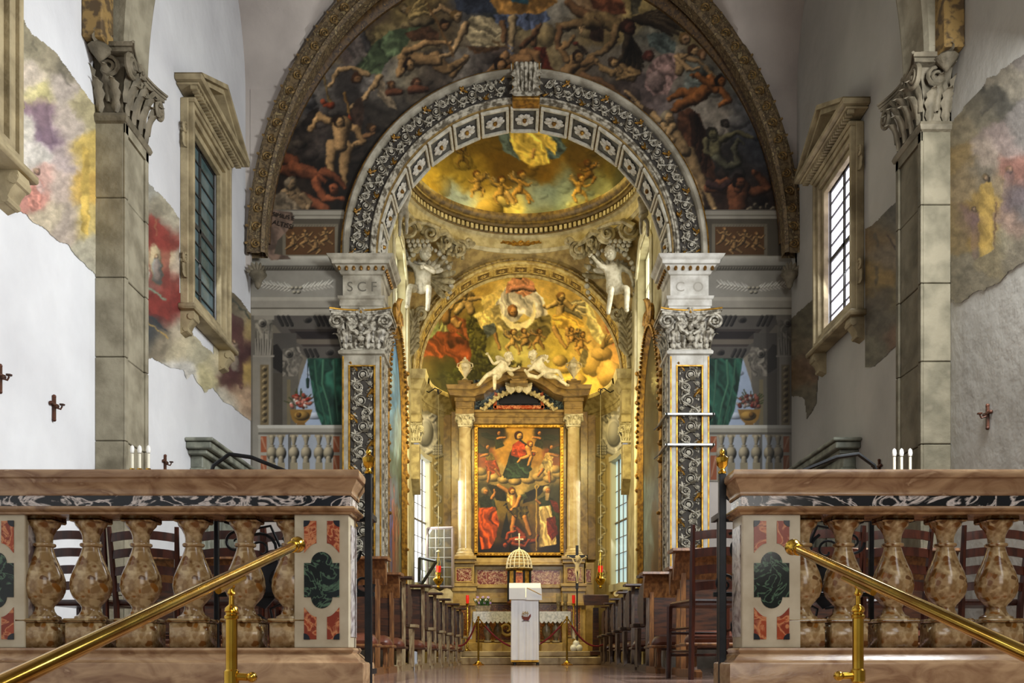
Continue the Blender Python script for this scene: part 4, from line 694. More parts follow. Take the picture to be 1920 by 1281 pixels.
# ---- frescoes of the end wall
def flat_fresco(name, label, canvas, mask, x0, x1, y0, y1, step, d, gain=(1,1,1), group=None):
    nx, ny = int((x1-x0)/step)+1, int((y1-y0)/step)+1; X, Y = np.meshgrid(np.linspace(x0,x1,nx), np.linspace(y0,y1,ny))
    V = np.stack([(X-960)*d/F, np.full(X.shape, d), HC+(1230-Y)*d/F], -1).reshape(-1,3); cx = (X[:-1,:-1]+X[1:,1:])/2; cy = (Y[:-1,:-1]+Y[1:,1:])/2
    m = mask(cx, cy) if mask else np.ones(cx.shape, bool); V, Fc = compact(V, gridfaces(nx, ny, m, True)); return tag(paint_mesh(name, V, Fc, canvas, PAINT, gain=gain), label, 'fresco', group)
flat_fresco('lunette_fresco', 'vast dark ceiling-high fresco of tumbling angels and nude figures above the arch', canvas_lunette(),
    lambda X, Y: (((X-984)/494)**2+((Y-470)/560.)**2 < 1) & (((X-984)/331)**2+((Y-478)/331)**2 > 1) & (Y < 397), 486, 1484, -92, 397, 2.1, 9.992, (.98,.98,.98))
flat_fresco('loggia_fresco', 'painted loggia with flower vase and green curtain left of the arch', canvas_bay(False), None, 470, 645, 393, 903, 1.5, 9.988)
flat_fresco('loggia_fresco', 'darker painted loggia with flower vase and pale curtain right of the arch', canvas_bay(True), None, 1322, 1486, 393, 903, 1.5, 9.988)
text('SIMILIS E', .066, pt(531, 409, 9.975), mat('ink', (34,28,22)), rot=(pi/2, radians(12), 0), ext=.001, name='fresco_lettering')
text('ALTISSI', .074, pt(530, 425, 9.975), MATS['ink'], rot=(pi/2, radians(14), 0), ext=.001, name='fresco_lettering')
lf = [o for o in C.objects if o.name.startswith('loggia_fresco')][0]
for o in [o for o in C.objects if o.name.startswith('fresco_lettering')]: o.parent = lf
# ---- relief module used on pilasters and arch (silver scrolls, gilt leaves)
def scroll_mesh(wd=.26, hg=.30, kind=0):
    mb = MB(); h = wd/2; q = 1 if kind == 0 else -1
    stem = [(h*.72*sin(2*pi*t)*q, -.012-.010*sin(pi*t), hg*(t-.5)) for t in np.linspace(0,1,13)]
    mb.tube(stem, [.008,.011,.008], 5)
    mb.spiral((-.015*q,-.012,.060), .070, 2.1, .0085, .005, q, pi*.4, 30, .16, 5, .014); mb.rosette((-.015*q,-.030,.060), .024, (0,-1,0), 6)
    mb.spiral((.040*q,-.010,-.085), .048, 1.9, .0075, .0045, -q, -pi*.3, 24, .16, 5, .012); mb.ball((.040*q,-.024,-.085), .009, 6, 4)
    mb.spiral((-.085*q,-.010,-.035), .026, 1.5, .006, .004, q, 0, 14, .16, 4, .01); mb.spiral((.090*q,-.010,.115), .024, 1.4, .006, .004, -q, 1, 14, .16, 4, .01)
    for (x, z, a, L, W, m) in ((.050,.105,50,.12,.026,1),(-.075,-.08,238,.10,.022,1),(-.09,.02,105,.09,.018,0),(.085,.03,255,.09,.018,0),(-.04,-.02,195,.07,.016,0),(.085,-.10,62,.075,.018,0),(-.085,.12,75,.07,.016,0),(.02,.0,300,.06,.015,0),(-.01,-.13,20,.06,.016,0),(.10,.06,95,.06,.014,0),(.0,.13,150,.07,.016,0),(-.05,-.13,140,.06,.014,0),(.06,-.03,20,.06,.014,0),(-.11,.07,60,.05,.013,0),(.02,-.05,250,.05,.013,0)):
        mb.m = m; mb.leaf((x*q*wd/.26,-.008,z), (cos(radians(a))*q,0,sin(radians(a))), (0,-1,0), L, W, 3, .55, 6)
    mb.m = 0
    for (x, z) in ((-.105,.045),(.105,-.035),(-.05,-.145),(.055,.0),(.02,-.04),(-.105,-.075),(.075,.08),(-.06,.0)): mb.ball((x*q,-.012,z), .008, 5, 4)
    return mb.data([SILVER, GOLDD], True, 'scroll_ornament')
SCR = [scroll_mesh(kind=0), scroll_mesh(kind=1)]
def place_data(name, me, parent, loc, rot=(0,0,0), sc=(1,1,1)):
    o = bpy.data.objects.new(name, me); C.objects.link(o); o.parent = parent; o.location = loc; o.rotation_euler = rot; o.scale = sc; return o
# ---- archivolt
arch = thing('chancel_arch', 'round arch of silver scrollwork with gilt touches over the chancel', 'arch', (AX, 10, AZ))
def legs(mb, prof, z0, z1):                      # straight stilts under an arc
    for s in (-1, 1):
        for (r0, y0), (r1, y1) in zip(prof, prof[1:]+prof[:1]): mb.add([(AX+s*r0,y0,z0),(AX+s*r1,y1,z0),(AX+s*r1,y1,z1),(AX+s*r0,y0,z1)], [(0,1,2,3)])
def archpart(name, prof, m, z0=4.44):
    mb = MB(); mb.arc(AX, AZ, prof, 0, pi, 96); legs(mb, prof, z0, AZ); return mb.build(name, m, arch, True, True)
archpart('outer_moulding', [(1.995,10),(1.995,9.90),(1.975,9.88),(1.945,9.88),(1.93,9.90),(1.925,9.94),(1.925,10)], PALEST)
archpart('gilt_fillet', [(2.02,10),(2.02,9.93),(1.996,9.92),(1.996,10)], GOLDD)
archpart('dark_ground', [(1.925,10),(1.925,9.945),(1.70,9.945),(1.70,10)], SILVERD)
archpart('inner_moulding', [(1.70,10),(1.70,9.92),(1.685,9.90),(1.665,9.90),(1.66,9.92),(1.645,9.92),(1.632,9.94),(1.632,10)], SILVER)
archpart('soffit', [(1.632,10.43),(1.632,9.94),(1.615,9.94),(1.615,10.43)], mat('old_gold_soffit', (150,122,66), (110,86,44), 20, .6))
for k in range(26):
    a = pi*(k+.5)/26
    if abs(a-pi/2) < .07: continue
    x, z = 1.812*cos(a), 1.812*sin(a); place_data('scroll_ornament', SCR[k % 2], arch, (x, -.07, z), (0, pi/2-a+pi/2, 0), (.80,1,.74 if a < pi/2 else -.74))
for s in (-1, 1): place_data('scroll_ornament', SCR[0], arch, (s*1.812, -.07, -.06), (0,0,0), (.8,1,.4))
cf = MB(); t = .172; 
for (x0,x1,y0,y1) in ((-t,t,-.235,-.195),(-t,t,.195,.235),(-t,-t+.035,-.195,.195),(t-.035,t,-.195,.195)): cf.bbox(x0,x1,y0,y1,-.035,0,.008)
cfm = cf.data(mat('ivory_painted_frame', (206,200,182), (170,162,140), 12, .55), False, 'coffer_frame')
cg = MB().box(-t+.03,t-.03,-.2,.2,-.008,0).data(mat('grey_coffer_ground', (86,84,78), (66,64,60), 10, .8), False, 'coffer_ground')
fl = MB(); fl.rosette((0,0,-.012), .115, (0,0,-1), 7, (0,1,0), m2=1); flm = fl.data([mat('white_petals', (214,210,200), (176,170,156), 30, .6), GOLDD], True, 'rosette')
for k in range(15):
    a = pi*(k+.5)/15; x, z = 1.615*cos(a), 1.615*sin(a); r = (0, pi/2-a, 0)
    f = place_data('coffer_frame', cfm, arch, (x, .185, z), r, (.92,1,1)); place_data('coffer_ground', cg, f, (0,0,0)); place_data('rosette', flm, f, (0,0,0), (0,0,k*1.3), (1,1,1) if k % 2 else (.9,1.1,1))
key = MB(); key.prism([(-.135,-.20),(.135,-.20),(.165,.19),(-.165,.19)], 'y', -.16, 0)
for x in (-.09,-.045,0,.045,.09): key.tube([(x*.85,-.165,-.12),(x,-.185,.02),(x*1.1,-.20,.17)], [.016,.02,.024], 6)
for s in (-1,1):
    for z in (.15,.05,-.05): key.leaf((s*.10,-.17,z), (s*.45,-.1,-1), (s*.2,-1,0), .14, .05, 3, .5, 7)
key.m = 1; key.bbox(-.15,.15,-.20,0,-.235,-.185,.01); key.box(.137,.15,-.168,0,-.2,.2); key.box(-.15,-.137,-.168,0,-.2,.2)
ko = key.build('keystone', [SILVER, GOLDD], arch, True); ko.location = (.012, 0, 1.82)
# ---- capitals
def capital(w_, d_, h, gold=True, eagle=False, rich=1):
    # pilaster capital: front at y=0, goes back to y=d_, centred on x, bottom z=0
    mb = MB(); g = 1 if gold else 0; hw = w_/2; ab = h*.13
    mb.run([(-hw,d_),(-hw,0),(hw,0),(hw,d_)], [(-.005,0),(.012,.012),(.012,.03),(0,.04),(-.01,.05),(-.012,h*.5),(.015,h*.78),(.03,h-ab)])
    mb.box(-hw-.02,hw+.02,-.02,d_,h-ab-.01,h-ab+.005)
    # concave abacus
    e = w_*.26; n = 12; P = []
    for i in range(n+1): t = -1+2*i/n; P.append(((hw+e)*t, -e*(.35+.65*t*t)))
    Q = [(x*.96, y*.9) for x, y in P]; 
    for z0, z1, K in ((h-ab, h-ab*.55, Q), (h-ab*.5, h, P)):
        mb.prism([(K[0][0], d_)]+K+[(K[-1][0], d_)], 'z', z0, z1)
    mb.m = g
    mb.tube([(x, y-.004, h-ab*.05) for x, y in P], .011, 5); mb.tube([(hw+e-.01,-e*.5,h-ab*.05),(hw+e-.01,d_,h-ab*.05)], .011, 5); mb.m = 0
    for s in (-1, 1):                          # volutes
        c = (s*(hw+e*.35), -e*.62, h*.70); mb.spiral(c, h*.17, 1.9, .020*h/.46, .012*h/.46, -s, pi/2, 26, .14, 6, .02); mb.ball((c[0],c[1]-.012,c[2]), .022*h/.46, 8, 5)
        mb.tube([(s*hw*.30,-.02,h*.42),(s*hw*.45,-.045,h*.66),(s*hw*.75,-.07,h*.84),(c[0],c[1],c[2]+h*.17)], [.012,.016,.018,.018], 5)
        mb.spiral((hw+.05 if s > 0 else -hw-.05, .06+e*.2, h*.70), h*.15, 1.6, .016, .010, 1, pi/2, 18, .14, 5, 0, 'yz')
        mb.spiral((s*hw*.30,-.045,h*.72), h*.09, 1.4, .012, .008, s, pi/2, 16, .16, 5, .01)
    for row, (z, L, W) in enumerate(((.03, h*.42, w_*.115), (h*.22, h*.46, w_*.12))):
        xs = [-hw*.82,-hw*.28,hw*.28,hw*.82] if row == 0 else [-hw*1.0,-hw*.55,0,hw*.55,hw*1.0]
        for x in xs: mb.leaf((x,-.012,z), (x*.12,-.06,1), (x*.1,-1,.05), L, W, 4, .75, 9)
        for s in (-1,1):
            for y in np.arange(.05, d_, w_*.28): mb.leaf((s*(hw+.012), y+row*.05, z), (s*.06,0,1), (s,0,.05), L, W, 4, .75, 8)
    mb.rosette((0,-e*.42,h-ab*.45), h*.13, (0,-1,0), 6, m2=g)
    if eagle:
        mb.ball((0,-.06,h*.62), (.03,.03,.07), 8, 6); mb.ball((0,-.08,h*.78), .024, 7, 5)
        for s in (-1,1):
            for k in range(5): mb.leaf((s*.02,-.05,h*.60), (s*(.5+.2*k),-.1,.9-.28*k), (0,-1,0), .13-.008*k, .02, 1, .2, 6)
            mb.tube([(s*hw*.7,-.05,h*.70),(s*hw*.45,-.06,h*.48),(s*hw*.12,-.06,h*.38)], [.012,.026,.02], 6)
        mb.lathe([(0,0),(.03,.005),(.012,.03),(.035,.06),(.045,.09),(.02,.10),(.03,.12),(0,.12)], (0,-.06,.05), 10)
    return mb
CAPM = [SILVER, GOLD]
capA = capital(.434, .42, .455, True, True).data(CAPM, True, 'capital')
def arch_pilaster(x0, x1, label, lit, s):
    # s: +1 left pilaster (jamb on its right), -1 right pilaster
    yf = 9.85; cx = (x0+x1)/2; t = thing('arch_pilaster', label, 'pilaster', (cx, yf, 0))
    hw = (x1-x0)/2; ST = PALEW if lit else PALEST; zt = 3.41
    mb = MB(); mb.box(-hw, hw, .035, .45, 0, zt); mb.run([(-hw,.45),(-hw,.0),(hw,.0),(hw,.45)], [(.0,0),(.05,0),(.05,.22),(.03,.26),(.035,.30),(.0,.34)])
    mb.bbox(-hw,-hw+.075,0,.05,.3,zt,.008); mb.bbox(hw-.075,hw,0,.05,.3,zt,.008); mb.box(-hw+.07,hw-.07,0,.05,zt-.12,zt); mb.box(-hw+.07,hw-.07,0,.05,.3,.42)
    mb.build('shaft', ST, t); g = MB()
    for x in (-hw+.014,-hw+.080,hw-.014,hw-.080): g.bbox(x-.009,x+.009,-.006,.02,.34,zt-(.02 if abs(x) > hw-.05 else .125),.003)
    for z in (zt-.13,): g.box(-hw+.07,hw-.07,-.006,.03,z,z+.014)
    g.build('gilt_fillets', GOLD, t); MB().box(-hw+.08,hw-.08,.028,.036,.42,zt-.12).build('relief_ground', SILVERD, t)
    n = 10; hh = (zt-.13-.45)/n
    for k in range(n): place_data('scroll_ornament', SCR[(k//1) % 2], t, (0,.028,.45+hh*(k+.5)), (0,0,0), (1.0,1.15,hh/.30))
    jm = MB(); X = s*hw
    for (a, b) in ((.06,.12),(.33,.39)): jm.box(min(X,X+s*.015), max(X,X+s*.015), a, b, .3, zt)
    for k in range(20): jm.rosette((X+s*.012, .225, .5+k*.145), .05, (s,0,0), 5)
    jm.build('jamb_panel', SILVER, t)['kind'] = 'stuff'
    nk = MB().run([(-hw,.45),(-hw,0),(hw,0),(hw,.45)], [(0,zt-.01),(.03,zt),(.035,zt+.025),(.02,zt+.045),(0,zt+.05)]); nk.build('neck_moulding', ST, t)
    place_data('capital', capA, t, (0,0,zt+.03), (0,0,0), (1,1,.96))
    e = MB(); path = [(-hw+.01,.45),(-hw+.01,.01),(hw-.01,.01),(hw-.01,.58)]; z0 = 3.875
    e.box(-hw+.01,hw-.01,.01,.58,z0,4.45)
    e.run(path, [(0,z0),(.018,z0),(.018,z0+.05),(.03,z0+.06),(.03,z0+.12),(.045,z0+.135),(.05,z0+.16),(0,z0+.17)])
    e.build('architrave', ST, t)
    e = MB(); e.run(path, [(0,4.27),(.02,4.28),(.03,4.305),(.07,4.36),(.10,4.365),(.105,4.40),(.13,4.42),(.15,4.45),(.0,4.455)]); e.build('cornice', ST, t)
    eg = MB(); eg.lathe([(0,-.026),(.014,-.02),(.02,0),(.014,.02),(0,.026)], (0,0,0), 8); em = eg.data(GOLDD, True, 'egg_bead')
    for k in range(7): place_data('egg_bead', em, t, (-hw-.02+k*(2*hw+.04)/6, -.045, 4.33))
    for k in range(7): place_data('egg_bead', em, t, (s*(hw+.045), .04+k*.072, 4.33))
    return t
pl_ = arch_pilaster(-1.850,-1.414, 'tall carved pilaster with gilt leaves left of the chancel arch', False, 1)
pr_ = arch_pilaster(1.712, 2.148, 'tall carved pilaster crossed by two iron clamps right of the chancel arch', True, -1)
CUT = mat('cut_letters', (104,98,84))
text('S C F', .15, (-1.632, 9.858, 4.10), CUT, pl_, ext=.001); text('C  O', .15, (1.93, 9.858, 4.10), mat('worn_letters', (164,158,144)), pr_, ext=.001)
for y in (778, 835):
    z = zz(y, 9.84); mb = MB(); mb.bbox(1.66,2.19,9.80,9.83,z-.014,z+.014,.004); mb.bbox(1.655,1.685,9.80,10.3,z-.014,z+.014,.004); mb.bbox(2.165,2.195,9.8,9.98,z-.014,z+.014,.004)
    mb.tube([(1.67,10.28,z),(1.62,10.34,z-.04)], .008, 5); o = mb.build('iron_clamp', mat('grey_steel', (150,150,146), rough=.4, metal=.6), pr_, world=True)
# ---- chancel bay: side walls, windows, pendentives, ring, dome
CY, CR = 12.56, 1.72; CW = (12.15, 13.45, 3.15, 6.0)
CREAMW = mat('cream_chancel_plaster', (178,168,130), (150,138,100), 5, .7, bump=.1)
for nm, X, o in (('wall_chancel_left', AX-CR, -1), ('wall_chancel_right', AX+CR, 1)):
    holed_wall(nm, X, o, 10.42, 14.6, -.1, 6.62, [CW], CREAMW, .3)
struct(MB().box(AX-CR-.3, AX+CR+.3, 10.42, 10.9, 6.47, 6.7).build('ceiling_chancel', CREAMW))
winlabel = 'arched window'
for i, (X, o) in enumerate(((AX-CR, -1), (AX+CR, 1))):
    w_ = struct(thing('window_%d' % (4+i), None, None, (X, 12.8, 4.5))); xg = X+o*.15
    MB().box(min(xg,xg+o*.01), max(xg,xg+o*.01), CW[0], CW[1], CW[2], CW[3]).build('pane', GLASSL, w_, world=True)
    mb = MB()
    for y in (CW[0]+.02, 12.6, 13.05, CW[1]-.03): mb.box(xg-.03, xg+.03, y-.018, y+.018, CW[2], CW[3])
    for k in range(7): z = CW[2]+.02+k*.47; mb.box(xg-.03, xg+.03, CW[0], CW[1], z-.012, z+.012)
    mb.build('window_frame', mat('cream_sash', (190,186,160), rough=.5), w_, world=True)
    mb = MB()
    for q in (0, .06, .11): mb.tube([(X-o*.012, CW[0]-.04-q, CW[2]), (X-o*.012, CW[0]-.04-q, CW[3]-.3), (X-o*.012, 12.5, CW[3]+.03+q), (X-o*.012, 13.1, CW[3]+.03+q), (X-o*.012, CW[1]+.04+q, CW[3]-.3), (X-o*.012, CW[1]+.04+q, 1.2)], .018, 5)
    mb.build('window_surround', mat('pale_yellow_moulding', (216,208,176), (190,180,140), 8, .6), w_, world=True)
mb = MB(); zc = AZ+.19; R2 = CR*sqrt(2); nphi, nt = 24, 14
for q in range(4):
    V = []
    for i in range(nphi+1):
        ph = pi/2*q+pi/4*0+pi/2*i/nphi; rm = CR/max(abs(cos(ph)), abs(sin(ph)))
        for j in range(nt+1):
            r = CR+(rm-CR)*(j/nt)**.7; V.append((AX+r*cos(ph), CY+r*sin(ph), zc+sqrt(max(0, R2*R2-r*r))))
    mb.add(V, [(i*(nt+1)+j, i*(nt+1)+j+1, (i+1)*(nt+1)+j+1, (i+1)*(nt+1)+j) for i in range(nphi) for j in range(nt)])
struct(mb.build('ceiling_pendentives', mat('ochre_pendentive', (170,144,84), (128,104,58), 9, .7), smooth=True))
ring = thing('dome_cornice', 'circular gilt and stone cornice with dentils under the painted dome', 'cornice', (AX, CY, 6.5))
RINGM = mat('ring_stone', (190,178,140), (156,142,104), 10, .6)
mb = MB().lathe([(1.76,6.46),(1.71,6.47),(1.70,6.50),(1.685,6.52),(1.70,6.55),(1.70,6.70),(1.68,6.72),(1.66,6.73)], (AX,CY,0), 96); mb.build('frieze', RINGM, ring, True, True)
MB().lathe([(1.66,6.73),(1.655,6.75),(1.69,6.76),(1.69,6.84),(1.64,6.85),(1.63,6.88)], (AX,CY,0), 96).build('dentil_band', mat('dark_gilt_band', (110,88,44), (80,62,30), 12, .6), ring, True, True)
MB().lathe([(1.63,6.88),(1.60,6.89),(1.60,6.92),(1.57,6.94),(1.555,6.98),(1.55,7.02),(1.58,7.035),(1.70,7.04)], (AX,CY,0), 96).build('crown_moulding', mat('gilt_brown_crown', (120,96,46), (74,56,26), 14, .5), ring, True, True)
mb = MB()
for k in range(132): 
    a = 2*pi*k/132; c, s = cos(a), sin(a); vs = [(AX+r*c-q*s, CY+r*s+q*c, z) for r in (1.648,1.69) for q in (-.022,.022) for z in (6.765,6.835)]
    mb.add(vs, [(0,1,3,2),(4,6,7,5),(0,4,5,1),(2,3,7,6),(0,2,6,4),(1,5,7,3)])
mb.build('dentils', RINGM, ring, world=True)['kind'] = 'stuff'
mb = MB()
for s in (-1,1):
    mb.tube([(AX+s*.03,14.22,6.60),(AX+s*.12,14.215,6.585),(AX+s*.2,14.205,6.62),(AX+s*.32,14.19,6.60)], [.03,.022,.012], 6)
    for k in range(3): mb.leaf((AX+s*(.06+.08*k),14.21,6.6), (s,0,.5-.5*(k%2)), (0,-1,0), .08, .025, 2, .3, 5)
mb.ball((AX,14.20,6.6), (.05,.03,.045)); mb.build('ribbon_ornament', GOLDD, ring, True, True)
def dome():
    el = np.concatenate([np.linspace(0, radians(50), 100), np.linspace(radians(50), radians(88), 14)[1:]]); az = np.linspace(0, 2*pi, 420)
    E, A = np.meshgrid(el, az, indexing='ij'); r = 1.70
    V = np.stack([AX+r*np.cos(E)*np.cos(A), CY+r*np.cos(E)*np.sin(A), 7.03+r*np.sin(E)], -1).reshape(-1,3)
    return tag(paint_mesh('dome_fresco', V, gridfaces(420, len(el)), canvas_dome(), PAINT), 'painted dome of golden clouds and cherubs on blue sky', 'fresco')
dome()
# back wall of the bay (spandrels) + rib with coffers
BZ = 4.63; BY = 14.28
mb = MB(); n = 40
for i in range(n):
    a0, a1 = pi*i/n, pi*(i+1)/n; mb.prism([(AX+1.70*cos(a0), BZ+1.70*sin(a0)), (AX+1.70*cos(a1), BZ+1.70*sin(a1)), (AX+1.70*cos(a1), 6.6), (AX+1.70*cos(a0), 6.6)], 'y', BY, BY+.3)
struct(mb.build('wall_chancel_back', mat('ochre_spandrel', (150,128,76), (112,92,52), 9, .7)))
br = thing('apse_arch', 'gilt coffered arch around the golden apse fresco', 'arch', (AX, BY, BZ))
mb = MB().arc(AX, BZ, [(1.72,BY+.02),(1.72,BY-.03),(1.69,BY-.05),(1.66,BY-.03),(1.655,BY),(1.655,BY+.30),(1.63,BY+.28),(1.60,BY+.30),(1.60,BY+.33),(1.72,BY+.33)], 0, pi, 72); mb.build('arch_moulding', mat('gilt_cream_rib', (196,172,104), (150,122,62), 14, .5), br, True, True)
cm = MB(); t = .135
for (x0,x1,y0,y1) in ((-t,t,-.12,-.10),(-t,t,.10,.12),(-t,-t+.02,-.1,.1),(t-.02,t,-.1,.1)): cm.box(x0,x1,y0,y1,-.014,0)
cm.m = 1; cm.box(-t+.02,t-.02,-.1,.1,-.003,0); cm.m = 0; cm.rosette((0,0,-.008), .055, (0,0,-1), 6, (0,1,0), m2=0); cmm = cm.data([mat('gilt_coffer', (206,178,104), (160,128,62), 16, .5), mat('brown_coffer', (96,72,36))], False, 'coffer')
for k in range(17):
    a = pi*(k+.5)/17; place_data('coffer', cmm, br, (1.655*cos(a), .14, 1.655*sin(a)), (0, pi/2-a, 0), (1,1,1))
mb = MB()
for s in (-1,1):
    for k in range(26): a = pi/2+s*(.05+k*.055); mb.leaf((AX+1.745*cos(a), BY-.03, BZ+1.745*sin(a)), (s*sin(a)*-1, 0, s*cos(a)), (0,-1,0), .10, .03, 2, .4, 5)
mb.build('laurel_border', mat('ochre_laurel', (150,124,62), (104,82,40), 14, .6), br, True, True)['kind'] = 'stuff'
# conch fresco
def conch():
    E, A = np.meshgrid(np.linspace(0, radians(89), 150), np.linspace(0, pi, 290), indexing='ij'); r = 1.64
    V = np.stack([AX+r*np.cos(E)*np.cos(A), 14.57+r*np.cos(E)*np.sin(A), BZ-.02+r*np.sin(E)], -1).reshape(-1,3)
    tag(paint_mesh('apse_fresco', V, gridfaces(290, 150), canvas_conch(), PAINT), 'golden apse fresco of a seated woman on a crescent moon among angels', 'fresco')
conch()
def apse_wall():
    az = np.linspace(0, pi, 260); z = np.linspace(-.02, BZ-.02, 250); A, Z = np.meshgrid(az, z); r = 1.64
    V = np.stack([AX+r*np.cos(A), 14.57+r*np.sin(A), Z], -1).reshape(-1,3); ca = (A[:-1,:-1]+A[1:,1:])/2; cz = (Z[:-1,:-1]+Z[1:,1:])/2; d = np.degrees(np.minimum(ca, pi-ca))
    m = ~((d > 1.0) & (d < 21.5) & (cz > 1.32) & (cz < 3.38)); V, Fc = compact(V, gridfaces(260, 250, m)); return struct(paint_mesh('wall_apse', V, Fc, canvas_apse(), PAINT))
apse_wall()
for i, s in enumerate((-1, 1)):
    w_ = struct(thing('window_%d' % (6+i), None, None, (AX+s*1.6, 14.9, 2.3))); G = GLASSW if s < 0 else GLASSA
    p0 = np.array([AX+s*1.73*cos(radians(0)), 14.57+1.73*sin(radians(0))]); p1 = np.array([AX+s*1.73*cos(radians(22.5)), 14.57+1.73*sin(radians(22.5))]); t = p1-p0; nn = norm([t[1], -t[0]])*s
    def Q(u, v, z): q = p0+t*u; return (q[0]-s*0+nn[0]*v, q[1]+nn[1]*v, z)
    nz_ = 8
    for a in range(3):
        for b in range(nz_):
            z0, z1 = 1.30+2.1*b/nz_, 1.30+2.1*(b+1)/nz_; q = MB(); u0, u1 = a/3, (a+1)/3
            vs = [Q(u0,0,z0),Q(u1,0,z0),Q(u1,0,z1),Q(u0,0,z1),Q(u0,.008,z0),Q(u1,.008,z0),Q(u1,.008,z1),Q(u0,.008,z1)]; q.add(vs, [(0,1,2,3),(7,6,5,4),(0,4,5,1),(1,5,6,2),(2,6,7,3),(3,7,4,0)]); q.build('pane', G, w_, world=True)
    q = MB()
    for b in range(nz_+1): z = 1.30+2.1*b/nz_; q.tube([Q(0,-.01,z), Q(1,-.01,z)], .007 if b % 4 else .018, 5)
    for a in (0,1/3,2/3,1): q.tube([Q(a,-.01,1.3), Q(a,-.01,3.4)], .007 if a in (1/3,) else .02, 5)
    q.build('window_bars', mat('grey_wood_frame', (110,104,94), rough=.6), w_, True, True)
    q = MB(); 
    for z0, z1 in ((1.20,1.32),(3.38,3.46)):
        q.prism([(AX+s*r*cos(radians(a)), 14.57+r*sin(radians(a))) for r, a in ((1.60,0),(1.60,11),(1.60,22.5),(1.78,22.5),(1.78,11),(1.78,0))], 'z', z0, z1)
    q.prism([(AX+s*r*cos(radians(a)), 14.57+r*sin(radians(a))) for r, a in ((1.63,21.3),(1.63,23),(1.78,23),(1.78,21.3))], 'z', 1.2, 3.45)
    q.build('window_reveal', mat('pale_reveal', (196,188,156)), w_, world=True)
mb = MB().lathe([(1.64,4.22),(1.62,4.24),(1.62,4.30),(1.60,4.31),(1.60,4.36),(1.56,4.40),(1.55,4.44),(1.50,4.50),(1.47,4.52),(1.46,4.58),(1.48,4.60),(1.66,4.62)], (AX,14.57,0), 60, a0=0, a1=pi)
struct(mb.build('trim_1', mat('apse_cornice_stone', (196,180,128), (150,132,84), 10, .6), smooth=True))
capB = capital(.15, .12, .30, False).data(mat('cream_stone_capital', (200,192,160), (150,140,108), 12, .6), True, 'capital')
for s, lab in ((-1,'cream stone pilaster between chancel and apse at left'), (1,'cream stone pilaster between chancel and apse at right')):
    t = thing('apse_pilaster', lab, 'pilaster', (AX+s*1.665, 14.2, 0)); S = mat('apse_stone', (176,162,118), (132,118,80), 8, .6)
    MB().bbox(-.07,.07,0,.25,2.9,3.45,.01).prism([(0,2.9),(.25,2.9),(.25,2.7)], 'x', -.07, .07).build('shaft', S, t); place_data('capital', capB, t, (0,0,3.47))
    p = [(-.08,.3),(-.08,0),(.08,0),(.08,.3)]; mb = MB(); mb.box(-.08,.08,0,.3,3.79,4.6); mb.run(p, [(0,3.79),(.015,3.8),(.015,3.9),(.03,3.92),(0,3.94)]); mb.run(p, [(0,4.30),(.02,4.32),(.04,4.38),(.07,4.44),(.09,4.46),(.10,4.55),(.11,4.60),(0,4.61)]); mb.build('entablature', S, t)
# ================================================================== SIDE WALLS OF THE NAVE
def side_patch(name, label, canvas, poly, X, step=1.6, gain=(1,1,1)):
    xs = [p[0] for p in poly]; ys = [p[1] for p in poly]; s = 1 if X < 0 else -1; Xf = X+s*.005
    nx, ny = int((max(xs)-min(xs))/step)+2, int((max(ys)-min(ys))/step)+2; U, W = np.meshgrid(np.linspace(min(xs),max(xs),nx), np.linspace(min(ys),max(ys),ny))
    D = Xf*F/(U-960); V = np.stack([np.full(U.shape, Xf), D, HC+(1230-W)*D/F], -1).reshape(-1,3); r = np.random.RandomState(3); nz = 14*(fbm(ny, nx, 14, 4, 7)-.5)
    cx = (U[:-1,:-1]+U[1:,1:])/2; cy = (W[:-1,:-1]+W[1:,1:])/2; m = inpoly(cx, cy+nz[:-1,:-1], poly); V, Fc = compact(V, gridfaces(nx, ny, m, s < 0))
    return tag(paint_mesh(name, V, Fc, canvas, PAINT, gain=gain), label, 'fresco', None)
cl, cr_ = canvas_walls()
side_patch('worn_fresco', 'large faded pink and ochre fresco left of the left stone pilaster', cl, [(-6,180),(37,190),(38,25),(60,62),(105,100),(150,160),(182,205),(182,520),(165,502),(150,486),(128,462),(75,424),(50,404),(24,386),(-6,372)], XL)
side_patch('worn_fresco', 'faded fresco with a red field and oval figure between pilaster and left window', cl, [(272,334),(300,362),(336,408),(338,600),(400,664),(412,524),(440,552),(474,590),(474,792),(455,778),(440,764),(420,754),(400,728),(386,736),(362,704),(350,712),(344,694),(318,688),(286,670),(268,678)], XL)
side_patch('worn_fresco', 'large worn yellow and grey fresco at the far right wall', cr_, [(1930,96),(1895,118),(1850,150),(1838,168),(1812,196),(1778,236),(1783,560),(1793,568),(1832,548),(1882,520),(1930,478)], XR)
side_patch('worn_fresco', 'worn dark fresco between the bright window and the right pilaster', cr_, [(1690,368),(1655,402),(1622,432),(1622,692),(1640,688),(1690,636)], XR)
side_patch('worn_fresco', 'small worn fresco with ragged lower edge between bright window and right corner', cr_, [(1534,552),(1515,568),(1484,600),(1484,742),(1508,745),(1513,786),(1530,762),(1534,700)], XR)
